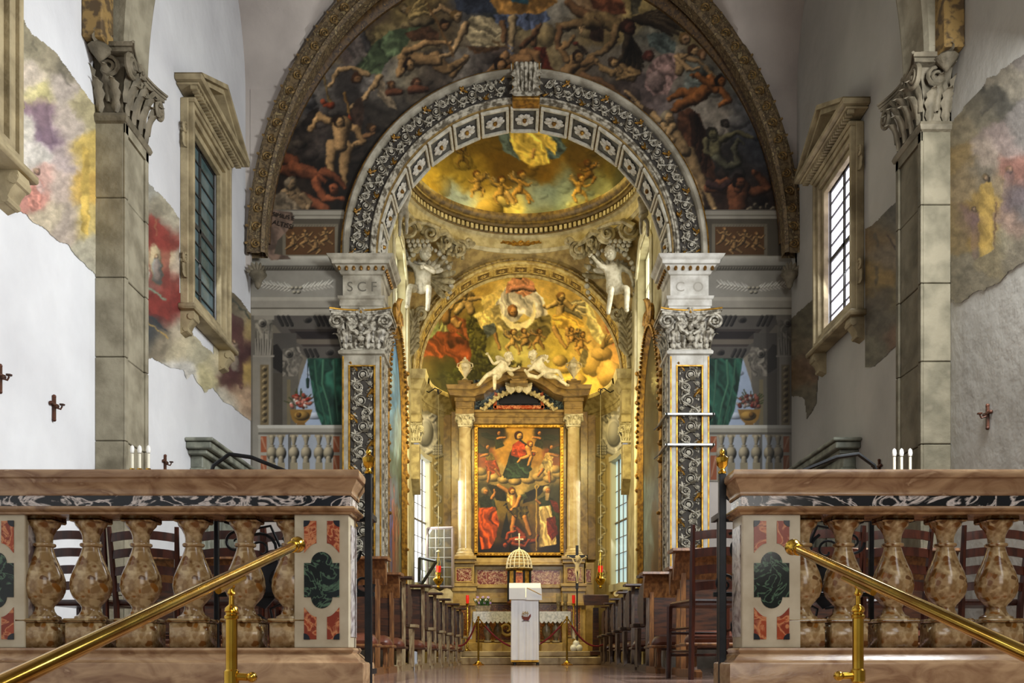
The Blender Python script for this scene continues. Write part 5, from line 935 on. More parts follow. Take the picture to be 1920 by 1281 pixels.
def wall_window(n, X, W, glass, cols, rows, transom, full=True):
    s = 1 if X < 0 else -1; y0, y1, z0, z1 = W; w_ = struct(thing('window_%d' % n, None, None, (X, (y0+y1)/2, z0)))
    def bx(mb, a, b, ya, yb, za, zb, c=.01): xa, xb = sorted((X+s*a, X+s*b)); mb.bbox(xa, xb, ya, yb, za, zb, c)
    fr = MB()
    for o0, o1, p in ((-.02,.035,.05),(.035,.09,.085),(.09,.13,.11),(.13,.155,.07)):
        bx(fr, 0, p, y0-o1, y0-o0, z0-o1, z1+o1, .006); bx(fr, 0, p, y1+o0, y1+o1, z0-o1, z1+o1, .006); bx(fr, 0, p, y0-o0, y1+o0, z1+o0, z1+o1, .006); bx(fr, 0, p, y0-o0, y1+o0, z0-o1, z0-o0, .006)
    fr.build('window_frame', WINSTONE, w_, world=True)
    mb = MB(); e = .30; bx(mb, 0, .13, y0-.14, y1+.14, z1+.13, z1+.17); bx(mb, 0, .20, y0-e+.04, y1+e-.04, z1+.205, z1+.225); bx(mb, 0, .24, y0-e, y1+e, z1+.225, z1+.275)
    zb = z1+.275; ym = (y0+y1)/2; za = zb+.34
    for sg, ya in ((1, y0-e), (-1, y1+e)):
        for t0, t1, p in ((0,.045,.24),(.045,.09,.20)):
            P = [(ya,zb-.0-0*t0),(ym,za-t0),(ym,za-t1),(ya+sg*t1*1.6,zb)] if t0 == 0 else [(ya+sg*.08,zb),(ym,za-t0),(ym,za-t1),(ya+sg*.16,zb)]
            xa, xb = sorted((X, X+s*p)); mb.prism(P, 'x', xa, xb)
    xa, xb = sorted((X, X+s*.07)); mb.prism([(y0-e+.1,zb),(y1+e-.1,zb),(ym,za-.06)], 'x', xa, xb); mb.spiral((X+s*.08,ym,zb+.09), .06, 1.5, .012, .006, 1, 0, 16, .2, 5, -s*.01, 'yz')
    mb.build('pediment', WINSTONE, w_, world=True); mb = MB(); k = 0; y = y0-.24
    while y < y1+.22: xa, xb = sorted((X+s*.12, X+s*.175)); mb.box(xa, xb, y, y+.026, z1+.172, z1+.203); y += .05
    mb.build('dentils', WINSTONE, w_, world=True)['kind'] = 'stuff'
    mb = MB(); bx(mb, 0, .15, y0-.22, y1+.22, z0-.20, z0-.15)
    for y in (y0-.10, y1+.10):
        mb.prism([(X,z0-.20),(X+s*.12,z0-.20),(X+s*.13,z0-.25),(X+s*.08,z0-.31),(X+s*.05,z0-.38),(X,z0-.40)], 'y', y-.06, y+.06); mb.tube([(X+s*.10,y-.07,z0-.25),(X+s*.10,y+.07,z0-.25)], .03, 8); mb.tube([(X+s*.05,y-.065,z0-.36),(X+s*.05,y+.065,z0-.36)], .022, 8)
    for y in (y0-.17, y1+.17):
        for z in (z1-.12, z0+.25): mb.spiral((X+s*.05,y,z), .05, 1.4, .016, .01, 1, 0, 14, .2, 5, 0, 'yz'); mb.leaf((X+s*.04,y,z-.03), (0,0,-1), (s,0,0), .14, .035, 3, .3, 6)
    mb.build('sill', WINSTONE, w_, world=True, smooth=True)
    mb = MB(); xr = X-s*.34; 
    for (ya,yb,za_,zb_) in ((y0-.0,y0+.004,z0,z1),(y1-.004,y1,z0,z1)): xa, xb = sorted((X, xr)); mb.box(xa, xb, ya, yb, za_, zb_)
    mb.build('reveal', PLASTER, w_, world=True)
    xg = X-s*.03
    for i in range(cols):
        for j in range(rows):
            ya, yb = y0+(y1-y0)*i/cols+.006, y0+(y1-y0)*(i+1)/cols-.006; za_, zb_ = z0+(z1-z0)*j/rows+.005, z0+(z1-z0)*(j+1)/rows-.005; xa, xb = sorted((xg, xg-s*.006)); MB().box(xa, xb, ya, yb, za_, zb_).build('pane', glass, w_, world=True)
    mb = MB(); xa, xb = sorted((xg+s*.014, xg-s*.012))
    for i in range(cols+1): y = y0+(y1-y0)*i/cols; t = .02 if i in (0, cols//2, cols) else .007; mb.box(xa, xb, y-t, y+t, z0, z1)
    for j in range(rows+1): z = z0+(z1-z0)*j/rows; t = .022 if j in (0, rows, transom) else .006; mb.box(xa, xb, y0, y1, z-t, z+t)
    mb.build('window_bars', LEAD, w_, world=True); return w_
wall_window(1, XL, W1, GLASSD, 2, 10, 5); wall_window(2, XL, W2, GLASSD, 2, 12, 6); wall_window(3, XR, W3, GLASSB, 2, 10, 5)
# ---- sandstone pilasters of the side walls with their capitals and the transverse arch
capN = capital(.40, .2, .46, False).data(GREYST2, True, 'capital')
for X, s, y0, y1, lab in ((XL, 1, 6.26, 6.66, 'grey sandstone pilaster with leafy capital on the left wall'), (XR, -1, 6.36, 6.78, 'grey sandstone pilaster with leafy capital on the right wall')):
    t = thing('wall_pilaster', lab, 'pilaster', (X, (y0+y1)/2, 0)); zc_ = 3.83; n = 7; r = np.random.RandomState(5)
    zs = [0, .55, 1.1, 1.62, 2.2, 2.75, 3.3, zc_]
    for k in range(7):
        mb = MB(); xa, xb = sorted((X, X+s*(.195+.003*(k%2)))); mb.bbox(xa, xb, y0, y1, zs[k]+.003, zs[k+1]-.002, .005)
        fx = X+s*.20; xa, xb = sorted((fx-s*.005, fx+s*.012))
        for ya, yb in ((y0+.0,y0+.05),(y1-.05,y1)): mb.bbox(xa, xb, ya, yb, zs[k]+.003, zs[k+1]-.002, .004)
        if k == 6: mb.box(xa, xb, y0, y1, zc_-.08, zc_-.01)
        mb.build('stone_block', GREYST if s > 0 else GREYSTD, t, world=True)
    P = [(X,y0),(X+s*.2,y0),(X+s*.2,y1),(X,y1)]; mb = MB().run(P, [(0,zc_-.02),(.02,zc_-.01),(.03,zc_+.02),(.02,zc_+.045),(.0,zc_+.05)], side=s); mb.build('neck_moulding', GREYST2, t, world=True)
    o = bpy.data.objects.new('capital', capN); C.objects.link(o); o.parent = t; o.rotation_euler = (0,0,s*pi/2); o.location = (s*.2, 0, zc_+.02)
    zz0 = zc_+.46
    for yy in (y0-.10, y1+.06):
        mb = MB()
        for k in range(7): a = pi*(k+.5)/7; mb.leaf((X+s*.10,yy,zz0-.02), (s*.3*cos(a),cos(a),sin(a)), (s,-.3,0), .12, .03, 1, .5, 5)
        mb.lathe([(0,-.10),(.03,-.06),(.08,0),(.06,.02),(0,.03)], (X+s*.08,yy,zz0-.03), 10); mb.build('shell_corbel', GREYST2, t, True, True)
    mb = MB(); xa, xb = sorted((X, X+s*.14)); mb.bbox(xa, xb, y0-.20, y0-.02, zz0-.01, 8, .01); mb.build('painted_strip', mat('dark_gilt_strip', (140,112,62), (80,62,36), 16, .7, lo=.42, hi=.55), t, world=True)
mb = MB(); mb.arc(.10, 4.29, [(2.99,6.30),(2.80,6.30),(2.78,6.34),(2.80,6.36),(2.80,6.64),(2.78,6.67),(2.80,6.72),(2.99,6.72)], 0, pi, 72, 1.27)
tag(mb.build('transverse_arch', GREYST, smooth=True), 'grey stone rib arch springing from the two side wall pilasters', 'arch')
# ---- side doorcases
for n, X, s in ((1, XL, 1), (2, XR, -1)):
    d_ = struct(thing('door_%d' % n, None, None, (X, 8.7, 0))); y0, y1 = 8.0, 9.4; S = mat('grey_green_doorcase', (142,144,128), (104,106,94), 8, .6)
    def bx(mb, a, b, ya, yb, za, zb, c=.008): xa, xb = sorted((X+s*a, X+s*b)); mb.bbox(xa, xb, ya, yb, za, zb, c)
    mb = MB()
    for ya, yb in ((y0+.14,y0+.36),(y1-.36,y1-.14)): bx(mb, 0, .12, ya, yb, 0, 1.72); bx(mb, 0, .15, ya+.04, yb-.04, .3, 1.6)
    bx(mb, 0, .14, y0+.1, y1-.1, 1.72, 1.82); bx(mb, 0, .11, y0+.12, y1-.12, 1.82, 1.93); bx(mb, 0, .17, y0+.05, y1-.05, 1.93, 1.97); bx(mb, 0, .22, y0, y1, 1.97, 2.03); bx(mb, 0, .25, y0-.03, y1+.03, 2.03, 2.06)
    mb.build('doorcase', S, d_, world=True); mb = MB(); bx(mb, 0, .05, y0+.36, y1-.36, 0, 1.72); mb.build('door_panel', mat('grey_green_door', (96,104,94), (74,80,72), 6, .5), d_, world=True)
    mb = MB()
    for k in range(2): bx(mb, .05, .075, y0+.42+k*.30, y0+.66+k*.30, .2, .8); bx(mb, .05, .075, y0+.42+k*.30, y0+.66+k*.30, .92, 1.6)
    mb.build('raised_panels', S, d_, world=True)
# ---- consecration crosses
def wall_cross(X, y, z, lab):
    s = 1 if X < 0 else -1; t = thing('wall_cross', lab, 'cross', (X+s*.012, y, z), 0, 'small bronze crosses along the side walls'); BR = mat('bronze_cross', (96,56,38), (60,36,26), 20, .5, .4)
    mb = MB(); mb.box(-.008,.008,-.009,.009,-.07,.065); mb.box(-.008,.008,-.035,.035,.012,.028)
    for yy, zz_ in ((0,.07),(0,-.075),(-.04,.02),(.04,.02),(0,.02)): mb.ball((0,yy,zz_), .013, 8, 6)
    mb.build('crucifix', BR, t, smooth=True); mb = MB(); mb.tube([(s*.01,0,.0),(s*.04,0,-.01),(s*.05,0,.01)], .006, 5); mb.lathe([(0,0),(.016,.004),(.018,.012),(.008,.014)], (s*.05,0,.01), 8); mb.build('candle_arm', BR, t)
wall_cross(XL, 5.08, 1.69, 'small bronze wall cross at the left picture edge'); wall_cross(XL, 5.68, 1.69, 'small bronze wall cross on white wall left of left pilaster'); wall_cross(XL, 7.5, 1.72, 'small bronze wall cross just above left balustrade')
wall_cross(XR, 5.85, 1.68, 'small bronze wall cross on white wall right of right pilaster'); wall_cross(XR, 7.58, 1.70, 'small bronze wall cross just above right balustrade')
def candle_sconce(x, y, z, s, lab):
    t = thing('candle_sconce', lab, 'sconce', (x, y, z)); mb = MB(); mb.tube([(-s*.12,0,-.12),(-s*.02,0,-.10),(0,0,-.06)], .008, 6)
    for dx in (-.05,.0,.06): mb.tube([(0,0,-.06),(dx,-.02,-.05),(dx,-.02,0)], .006, 6); mb.lathe([(0,0),(.02,.004),(.016,.012),(0,.014)], (dx,-.02,0), 10)
    mb.build('brass_arm', BRASS, t, smooth=True)
    for dx in (-.05,.0,.06):
        MB().lathe([(0,0),(.010,0),(.010,.10),(0,.10)], (dx,-.02,.012), 10).build('candle', WAX, t, smooth=True); MB().lathe([(.0,0),(.012,.006),(.016,.025),(.012,.05),(0,.062)], (dx,-.02,.112), 10).build('bulb', mat('milky_bulb', (236,232,222), rough=.2), t, smooth=True)
candle_sconce(xx(264,6.2), 6.2, 1.40, 1, 'electric candles beside the left sandstone pilaster'); candle_sconce(xx(1688,6.3), 6.3, 1.40, -1, 'electric candles beside the right sandstone pilaster')
# ================================================================== FIGURES
def body(J, R, E, name, m, parent, root=0, sub=1):
    me = bpy.data.meshes.new(name); bm = bmesh.new(); L = bm.verts.layers.skin.verify(); vs = []
    for p, r in zip(J, R):
        v = bm.verts.new(p); v[L].radius = (r, r); vs.append(v)
    for a, b in E: bm.edges.new((vs[a], vs[b]))
    vs[root][L].use_root = True; bm.to_mesh(me); bm.free(); me.materials.append(m)
    o = bpy.data.objects.new(name, me); C.objects.link(o)
    if parent is not None: o.parent = parent
    k = o.modifiers.new('skin', 'SKIN'); k.use_smooth_shade = True; q = o.modifiers.new('sub', 'SUBSURF'); q.levels = q.render_levels = sub
    return o
def putto(name, label, loc, P, k, m, group=None, wings=False, rz=0, hm=None, parent=None):
    # P: pelvis, chest, neck, head, then (elbow,hand)x2, (knee,foot)x2 in the figure's own coordinates, k = scale
    t = thing(name, label, 'statue', loc, rz, group) if parent is None else parent
    V = {a: np.array(b, float)*k for a, b in P.items()}; pel, ch, nk, hd = V['pelvis'], V['chest'], V['neck'], V['head']
    side = norm(np.cross(nk-pel, [0,-1,0])) if 'side' not in P else norm(P['side']); sh = [ch+side*q*.085*k+(nk-ch)*.45 for q in (1,-1)]; hp = [pel+side*q*.055*k for q in (1,-1)]
    J = [pel, (pel+ch)/2, ch, nk]; fz = P.get('fat', .86); R = [.078*k*fz,.080*k*fz,.078*k*fz,.036*k*fz]; E = [(0,1),(1,2),(2,3)]
    def add(p, r, a): J.append(p); R.append(r*k*fz); E.append((a, len(J)-1)); return len(J)-1
    for q in (0,1):
        a = add(sh[q], .042, 2); b = add(V['elbow%d' % q], .031, a); h = add(V['hand%d' % q]*.88+V['elbow%d' % q]*.12, .019, b); add(V['hand%d' % q], .020, h)
        a = add(hp[q]+(V['knee%d' % q]-hp[q])*.18, .062, 0); a2 = add((hp[q]+V['knee%d' % q])/2, .056, a); b = add(V['knee%d' % q], .040, a2); c_ = add((V['knee%d' % q]*.6+V['foot%d' % q]*.4), .040, b); f = add(V['foot%d' % q], .030, c_)
        d_ = norm(V['foot%d' % q]-V['knee%d' % q]); add(V['foot%d' % q]+norm(np.array([0,-1.,0])*.9+d_*.2)*.075*k, .024, f)
    body(J, R, E, 'body', m, t)
    hdm = MB(); f = norm(P.get('face', (0,-1,0))); u = norm((hd-nk)/k+np.array([0,0,.05])); sd = norm(np.cross(f, u)); u = np.cross(sd, f); r = .070*k
    M_ = np.stack([sd, -f, u], 1); hdm.ball(hd, (r*.92, r*1.0, r*1.12), 14, 10, M_)
    def at(a, b, c_): return hd+sd*a*r+f*b*r+u*c_*r
    hdm.ball(at(0,.98,-.12), (r*.13,r*.16,r*.20), 6, 5, M_); hdm.ball(at(.42,.76,-.30), r*.30, 7, 5); hdm.ball(at(-.42,.76,-.30), r*.30, 7, 5); hdm.ball(at(0,.84,-.72), (r*.26,r*.2,r*.2), 7, 5, M_); hdm.ball(at(0,.97,-.46), (r*.20,r*.09,r*.06), 6, 4, M_)
    for q in (1,-1): hdm.ball(at(q*.34,.86,.10), (r*.15,r*.10,r*.10), 7, 5, M_); hdm.ball(at(q*.94,.05,-.08), (r*.10,r*.16,r*.22), 6, 5, M_)
    hdm.build('head', m, t, True); hr = MB(); rr = np.random.RandomState(int(abs(hd[0]*1e3))+3)
    for i in range(26):
        a, b = rr.uniform(0, 2*pi), rr.uniform(.15, 1); e = sqrt(1-b*b*.8); hr.ball(at(cos(a)*e*.92, sin(a)*e*.9-.22, b*1.05), r*.26, 6, 4)
    hr.build('hair', hm or m, t, True)
    for q in (0,1):
        h = MB(); H_ = V['hand%d' % q]; d_ = norm(H_-V['elbow%d' % q]); s2 = norm(np.cross(d_, [0.1,-1,.1])); n2 = np.cross(d_, s2)
        for i, (o, l) in enumerate(((-.014,.030),(-.005,.036),(.005,.034),(.014,.026))): h.tube([H_+s2*o*k, H_+s2*o*1.2*k+d_*l*.55*k, H_+s2*o*1.2*k+d_*l*.9*k+n2*.012*k], [.0065*k,.006*k,.004*k], 5)
        h.tube([H_-s2*.014*k, H_-s2*.030*k+d_*.012*k, H_-s2*.030*k+d_*.026*k], [.007*k,.006*k,.0045*k], 5); h.build('fingers', m, t, True)
    if wings:
        w_ = MB()
        for q in (1,-1):
            b = ch+side*q*.03*k+np.array([0,.07*k,.03*k])
            for i in range(6): a = radians(20+i*20); w_.leaf(b, side*q*cos(a)+np.array([0,.3,0])+np.array([0,0,1])*sin(a)*.9, (0,-1,0), (.20-.012*i)*k, .035*k, 1, .15, 6)
        w_.build('wings', m, t, True)
    return t
STUC = mat('pale_grey_putto', (176,170,154), (146,140,122), 16, .55, bump=.05)
SIT = dict(pelvis=(0,0,.0), chest=(.02,-.02,.20), neck=(.02,-.03,.30), head=(.05,-.06,.385), elbow0=(.16,-.09,.16), hand0=(.04,-.15,.20), elbow1=(-.13,-.05,.28), hand1=(-.15,-.12,.38), knee0=(.10,-.17,-.03), foot0=(.08,-.12,-.26), knee1=(-.11,-.17,-.02), foot1=(-.14,-.14,-.24), face=(.55,-.8,-.15))
sy_ = 13.62; sx_ = xx(790,sy_)
putto('stucco_putto', 'white stucco cherub seated with a cushion on left pendentive', (sx_, sy_, zz(545,sy_)), SIT, 1.36, STUC, 'stucco cherubs at the dome corners', True)
SR = dict(pelvis=(0,0,.0), chest=(-.01,-.02,.20), neck=(-.02,-.03,.30), head=(-.05,-.06,.385), elbow0=(.17,-.04,.18), hand0=(.20,-.06,.05), elbow1=(-.16,-.08,.24), hand1=(-.26,-.10,.34), knee0=(.12,-.17,-.04), foot0=(.12,-.12,-.27), knee1=(-.05,-.17,-.05), foot1=(-.08,-.10,-.29), face=(-.55,-.8,-.1))
putto('stucco_putto', 'white stucco cherub with raised arm seated on right pendentive', (xx(1152,sy_), sy_, zz(545,sy_)), SR, 1.36, STUC, 'stucco cherubs at the dome corners', True)
GST = mat('cream_grey_stucco', (168,156,122), (108,96,66), 12, .6, bump=.1)
for s, lab in ((-1,'stucco shell niche, scrolls and acanthus spray behind the left cherub'), (1,'stucco shell niche, scrolls and acanthus spray behind the right cherub')):
    def PX(px, py, d=14.12):
        px = px if s < 0 else 1946-px; m1, m2 = (px-960)/F, (1230-py)/F; zc_ = AZ+.19; A_ = m1*m1+1+m2*m2; B_ = -2*(m1*AX+CY+m2*(zc_-HC)); C_ = AX**2+CY**2+(zc_-HC)**2-2*CR*CR
        D_ = B_*B_-4*A_*C_; dd = (-B_+sqrt(max(0,D_)))/(2*A_); return pt(px, py, min(dd, 14.22)-(14.26-d)*.8)
    t = thing('stucco_surround', lab, 'relief', PX(795,560)); mb = MB()
    for k in range(13): a = radians(-50+k*19); c0 = np.array(PX(800,520,14.2)); mb.leaf(c0, (s*-1*cos(a)*-.0+cos(a),-.05,sin(a)), (0,-1,0), .46, .05, 1, .25, 6)
    mb.build('shell', GST, t, True, True); mb = MB(); sc = 1/119.
    for (px, py, r, turns, sg, a0) in ((768,432,17,1.7,1,0),(808,440,15,1.8,-1,pi),(862,468,16,1.7,1,0),(838,455,10,1.3,1,2),(775,462,10,1.3,-1,0),(880,455,7,1.2,-1,0),(790,590,12,1.5,1,1)):
        mb.spiral(PX(px,py,14.08), r*sc, turns, 5*sc, 2.5*sc, sg*-s, a0, 22, .18, 6, .05)
    mb.tube([PX(756,425), PX(775,415), PX(800,418), PX(825,428)], [.05,.04,.03], 6); mb.tube([PX(812,440), PX(835,435), PX(850,452), PX(866,462)], [.05,.05,.03], 6)
    for k in range(10): p = PX(828+k*4.5, 448+k*2.2+(k%2)*8, 14.05); mb.leaf(p, (.1*s,0,-1), (0,-1,0), .16-.006*k, .03, 1, .4, 5)
    for k in range(7): mb.tube([PX(820+k*4,455+k*2,14.02), PX(826+k*4,472+k*1.5,14.06)], [.02,.012], 5)
    mb.build('scrolls', GST, t, True, True)['kind'] = 'stuff'; mb = MB()
    for k in range(22): a = radians(-30+k*11); c0 = PX(800+46*cos(a)*1, 528-62*sin(a), 14.02); mb.ball(c0, .030+.008*(k%3), 6, 5)
    for k in range(14): c0 = PX(765+(k%5)*9+(k//5)*3, 452+(k//5)*8, 13.98); mb.ball(c0, .034, 6, 5)
    mb.build('fruit_garland', STUC, t, True, True)['kind'] = 'stuff'; mb = MB(); c0 = np.array(PX(772,690,14.1)); st_ = [PX(766,690,14.12), PX(770,640,14.1), PX(774,600,14.06)]; mb.tube(st_, [.03,.03,.015], 6)
    for k in range(7):
        b = PX(768+k*.8, 668-k*11, 14.06)
        for q in (-1,1): mb.leaf(b, (q*.75,0,1), (0,-1,0), .24-.012*k, .05, 3, .5, 7)
    for q in (-.4,0,.4): mb.leaf(PX(774,600,14.04), (q,0,1), (0,-1,0), .16, .045, 3, .4, 6)
    mb.build('acanthus_spray', GST, t, True, True)
AR = dict(pelvis=(0,0,0), chest=(0,-.02,.2), neck=(0,-.02,.30), head=(.02,-.05,.385), elbow0=(.12,-.03,.36), hand0=(.10,-.04,.50), elbow1=(-.12,-.05,.14), hand1=(-.06,-.1,.04), knee0=(.06,-.09,-.16), foot0=(.05,-.02,-.36), knee1=(-.06,-.05,-.18), foot1=(-.07,.02,-.38), face=(.3,-.9,-.1))
putto('arch_putto', 'small stucco cherub clinging beside left edge of the dome opening', (xx(757,11.6), 11.6, zz(400,11.6)), AR, .75, STUC)
AL = {k_: ((-v[0],)+tuple(v[1:])) for k_, v in AR.items()}
putto('arch_putto', 'small stucco cherub clinging beside right edge of the dome opening', (xx(1207,11.6), 11.6, zz(400,11.6)), AL, .75, STUC)
# ================================================================== ALTAR AND CHANCEL FURNISHINGS
AD = 15.0; Xc = xx(972.8, AD)
def BX(mb, px0, px1, py0, py1, ya, yb, b=.006, d=None):       # box whose front face (at depth ya) covers the given picture rectangle
    d = d or ya; mb.bbox(xx(px0,d), xx(px1,d), ya, yb, zz(py1,d), zz(py0,d), b); return mb
struct(BX(MB(), 800, 1150, 1232, 1247, 13.5, 16.3, .012).build('altar_step', mat('step_marble', (170,150,112), (132,112,80), 6, .3)))
struct(BX(MB(), 826, 1122, 1221, 1231.5, 13.78, 16.3, .012).build('altar_step', MATS['step_marble']))
ret = thing('high_altar', 'tall yellow marble high altar with two columns and curved broken pediment', 'altar', (Xc, AD, .2))
base = MB()
for (a, b) in ((846,894),(1052,1100)):
    BX(base, a+2, b-2, 1108, 1235, 14.85, 15.9); BX(base, a, b, 1130, 1136, 14.80, 15.9); BX(base, a-3, b+3, 1205, 1222, 14.78, 15.9); BX(base, a+1, b-1, 1100, 1109, 14.82, 15.9); BX(base, a-1, b+1, 1094, 1100, 14.80, 15.9); BX(base, a+5, b-5, 1055, 1095, 14.92, 15.9)
    BX(base, a+3, b-3, 1048, 1056, 14.84, 15.9); BX(base, a+1, b-1, 1042, 1049, 14.80, 15.9)
BX(base, 890, 1056, 1055, 1235, 15.05, 15.95); BX(base, 888, 1058, 1046, 1056, 14.98, 15.9); BX(base, 889, 1057, 1056, 1060, 14.94, 15.9); BX(base, 890, 1056, 1096, 1103, 14.98, 15.9); BX(base, 890, 1056, 1120, 1130, 14.94, 15.9); BX(base, 890, 1056, 1205, 1222, 14.94, 15.9)
BX(base, 832, 848, 1055, 1235, 15.25, 15.9); BX(base, 1098, 1114, 1055, 1235, 15.25, 15.9)
base.build('marble_base', YELM, ret, world=True)
def inlay(px0, px1, py0, py1, d, m, fm=YELM):
    f = MB(); w_ = 2.2
    BX(f, px0-w_, px1+w_, py0-w_, py0, d-.02, d+.02, .003); BX(f, px0-w_, px1+w_, py1, py1+w_, d-.02, d+.02, .003); BX(f, px0-w_, px0, py0, py1, d-.02, d+.02, .003); BX(f, px1, px1+w_, py0, py1, d-.02, d+.02, .003)
    o = f.build('panel_frame', fm, ret, world=True); q = BX(MB(), px0, px1, py0, py1, d-.008, d+.02, .002).build('inlay_panel', m, ret, world=True); return q
inlay(856,884,1066,1090,14.92,REDM); inlay(1064,1090,1066,1090,14.92,REDM); inlay(895,1050,1069,1096,15.05,REDM); inlay(860,882,1134,1192,14.85,BROCA); inlay(1064,1088,1134,1192,14.85,BROCA); inlay(892,1054,1134,1200,15.05,BROCA); inlay(1099,1108,1068,1092,15.25,REDM)
sc = MB()
for s in (-1,1): sc.spiral((Xc+s*.20,14.98,zz(1180,15)), .13, 1.5, .03, .018, s, pi/2, 20, .2, 6, .02); sc.tube([(Xc+s*.2,14.98,zz(1165,15)),(Xc+s*.36,14.98,zz(1150,15))], .02, 6)
sc.build('carved_scrolls', YELM, ret, True, True)
for px, cpx in ((871.5,871.5),(1075.5,1075.5)):
    X = xx(px, 15.0); z0, z1 = zz(1042,15), zz(803,15); r = .112
    c_ = MB().lathe([(0,z0+.10),(r,z0+.10),(r*1.02,z0+(z1-z0)*.35),(r*.88,z1-.03),(r*.93,z1-.02),(r*.93,z1)], (X,15.0,0), 24).build('column_shaft', COLM, ret, True, True)
    b = MB().lathe([(0,z0),(r*1.34,z0),(r*1.36,z0+.03),(r*1.25,z0+.045),(r*1.1,z0+.06),(r*1.12,z0+.085),(r*1.0,z0+.11)], (X,15.0,0), 24); b.bbox(X-.155,X+.155,14.845,15.155,z0-.03,z0+.002,.004); b.build('column_base', mat('cream_column_base', (206,186,140), (176,152,108), 8, .3), ret, True, True)
capR = capital(.20, .2, .195, False).data(mat('cream_column_capital', (212,200,166), (160,146,110), 14, .5), True, 'capital')
for px in (871.5,1075.5): o = place_data('capital', capR, ret, (xx(px,14.9)-Xc, -.10, zz(802,14.95)-.2))
e = MB()
for (a, b) in ((852,891),(1056,1095)):
    BX(e, a+2, b-2, 750, 778, 14.88, 15.9); BX(e, a+4, b-4, 762, 766, 14.86, 15.9); BX(e, a, b, 745, 752, 14.84, 15.9)
BX(e, 886, 1062, 769, 795, 15.02, 15.9); BX(e, 884, 1064, 768, 773, 14.97, 15.9); BX(e, 884, 1064, 779, 782, 14.99, 15.9)
BX(e, 846, 860, 772, 1046, 15.3, 15.9); BX(e, 1088, 1102, 772, 1046, 15.3, 15.9); BX(e, 884, 892, 794, 1046, 15.06, 15.9); BX(e, 1053, 1062, 794, 1046, 15.06, 15.9)
BX(e, 831, 846, 778, 1050, 15.55, 15.9); BX(e, 1102, 1117, 778, 1050, 15.55, 15.9); e.build('entablature', YELM2, ret, world=True)
# pediment: straight wings then a segmental arch
pe = MB(); cxp = Xc; S = 15.0/F
def pq(px, py): return (xx(px, 14.9), zz(py, 14.9))
pts_t = [pq(838,729), pq(884,729)]+[ (cxp+(px-972.8)*S, zz(697+ (abs(px-972.8)/74.)**2*28, 14.9)) for px in np.linspace(898,1047,21)]+[pq(1062,729), pq(1108,729)]
pts_b = [pq(845,746), pq(890,748)]+[ (cxp+(px-972.8)*S, zz(714+ (abs(px-972.8)/66.)**2*30, 14.9)) for px in np.linspace(908,1037,21)]+[pq(1056,748), pq(1101,746)]
n = len(pts_t)
for lay, (ya, k0, k1) in enumerate(((14.66,0,.45),(14.74,.45,1.0))):
    T = [(a[0]*(1-k0)+b[0]*k0, a[1]*(1-k0)+b[1]*k0) for a, b in zip(pts_t, pts_b)]; B = [(a[0]*(1-k1)+b[0]*k1, a[1]*(1-k1)+b[1]*k1) for a, b in zip(pts_t, pts_b)]
    for i in range(n-1): pe.prism([T[i], T[i+1], B[i+1], B[i]], 'y', ya, 15.8)
BX(pe, 956, 990, 713, 718, 14.62, 15.2); pe.prism([pq(958,718), pq(988,718), pq(984,724), pq(962,724)], 'y', 14.66, 15.2)
for a, b in ((860,884),(1064,1088)): BX(pe, a, b, 715, 729, 14.78, 15.1); BX(pe, a-2, b+2, 713, 716, 14.76, 15.1)
pe.build('pediment', YELM2, ret, world=True)
BX(MB(), 888, 1058, 712, 770, 15.10, 15.7).build('tympanum', veined('blue_black_marble', (26,34,44), (96,110,110), (20,26,34), 9, .02), ret, world=True)
f = MB()
for s in (-1,1):
    q = [(-1*s*x_, y_) for x_, y_ in ((40,738),(46,735),(48,766),(42,766))]; f.prism([(cxp+a*S, zz(b,15.05)) for a, b in q], 'y', 15.04, 15.12)
BX(f, 926, 1020, 760, 767, 15.04, 15.12); f.build('red_marble_frame', ORANGEM, ret, world=True)
BX(MB(), 936, 1010, 724, 758, 15.06, 15.12).build('dark_panel', mat('black_panel', (18,16,20), rough=.3), ret, world=True)
GAR = mat('cream_garland', (196,178,128), (140,120,76), 18, .5)
g = MB()
for s in (-1,1):
    g = MB()
    for k in range(15):
        t_ = k/14; px, py = 972.8+s*(8+58*t_), 732+ 36*t_-6*sin(pi*t_); g.ball(pt(px,py,14.98), (.042,.045,.036), 6, 5); g.leaf(pt(px,py,14.95), (s*.6,-.1,-.9 if k % 2 else .3), (0,-1,0), .07, .022, 1, .3, 5)
    g.build('garland', GAR, ret, True, True)
h = MB(); c0 = np.array(pt(972.8,729,14.85)); h.ball(c0, (.055,.06,.068), 12, 9); h.ball(c0+[0,-.06,-.005], (.009,.012,.014), 6, 4)
for s in (-1,1): h.ball(c0+[s*.024,-.05,.008], (.010,.008,.006), 6, 4); h.ball(c0+[s*.03,-.035,-.02], .02, 6, 4)
for k in range(16): a = radians(-20+k*14.5); h.ball(c0+[.05*cos(a),-.005,.052*sin(a)+.012], .018, 5, 4)
h.build('cherub_head', WHITEM, ret, True, True); h = MB()
for s in (-1,1):
    for k in range(6): h.leaf(c0+[s*.045,.02,0], (s,0,.55-.22*k), (0,-1,0), .20-.014*k, .03, 1, .2, 6)
h.build('cherub_wings', WHITEM, ret, True, True)
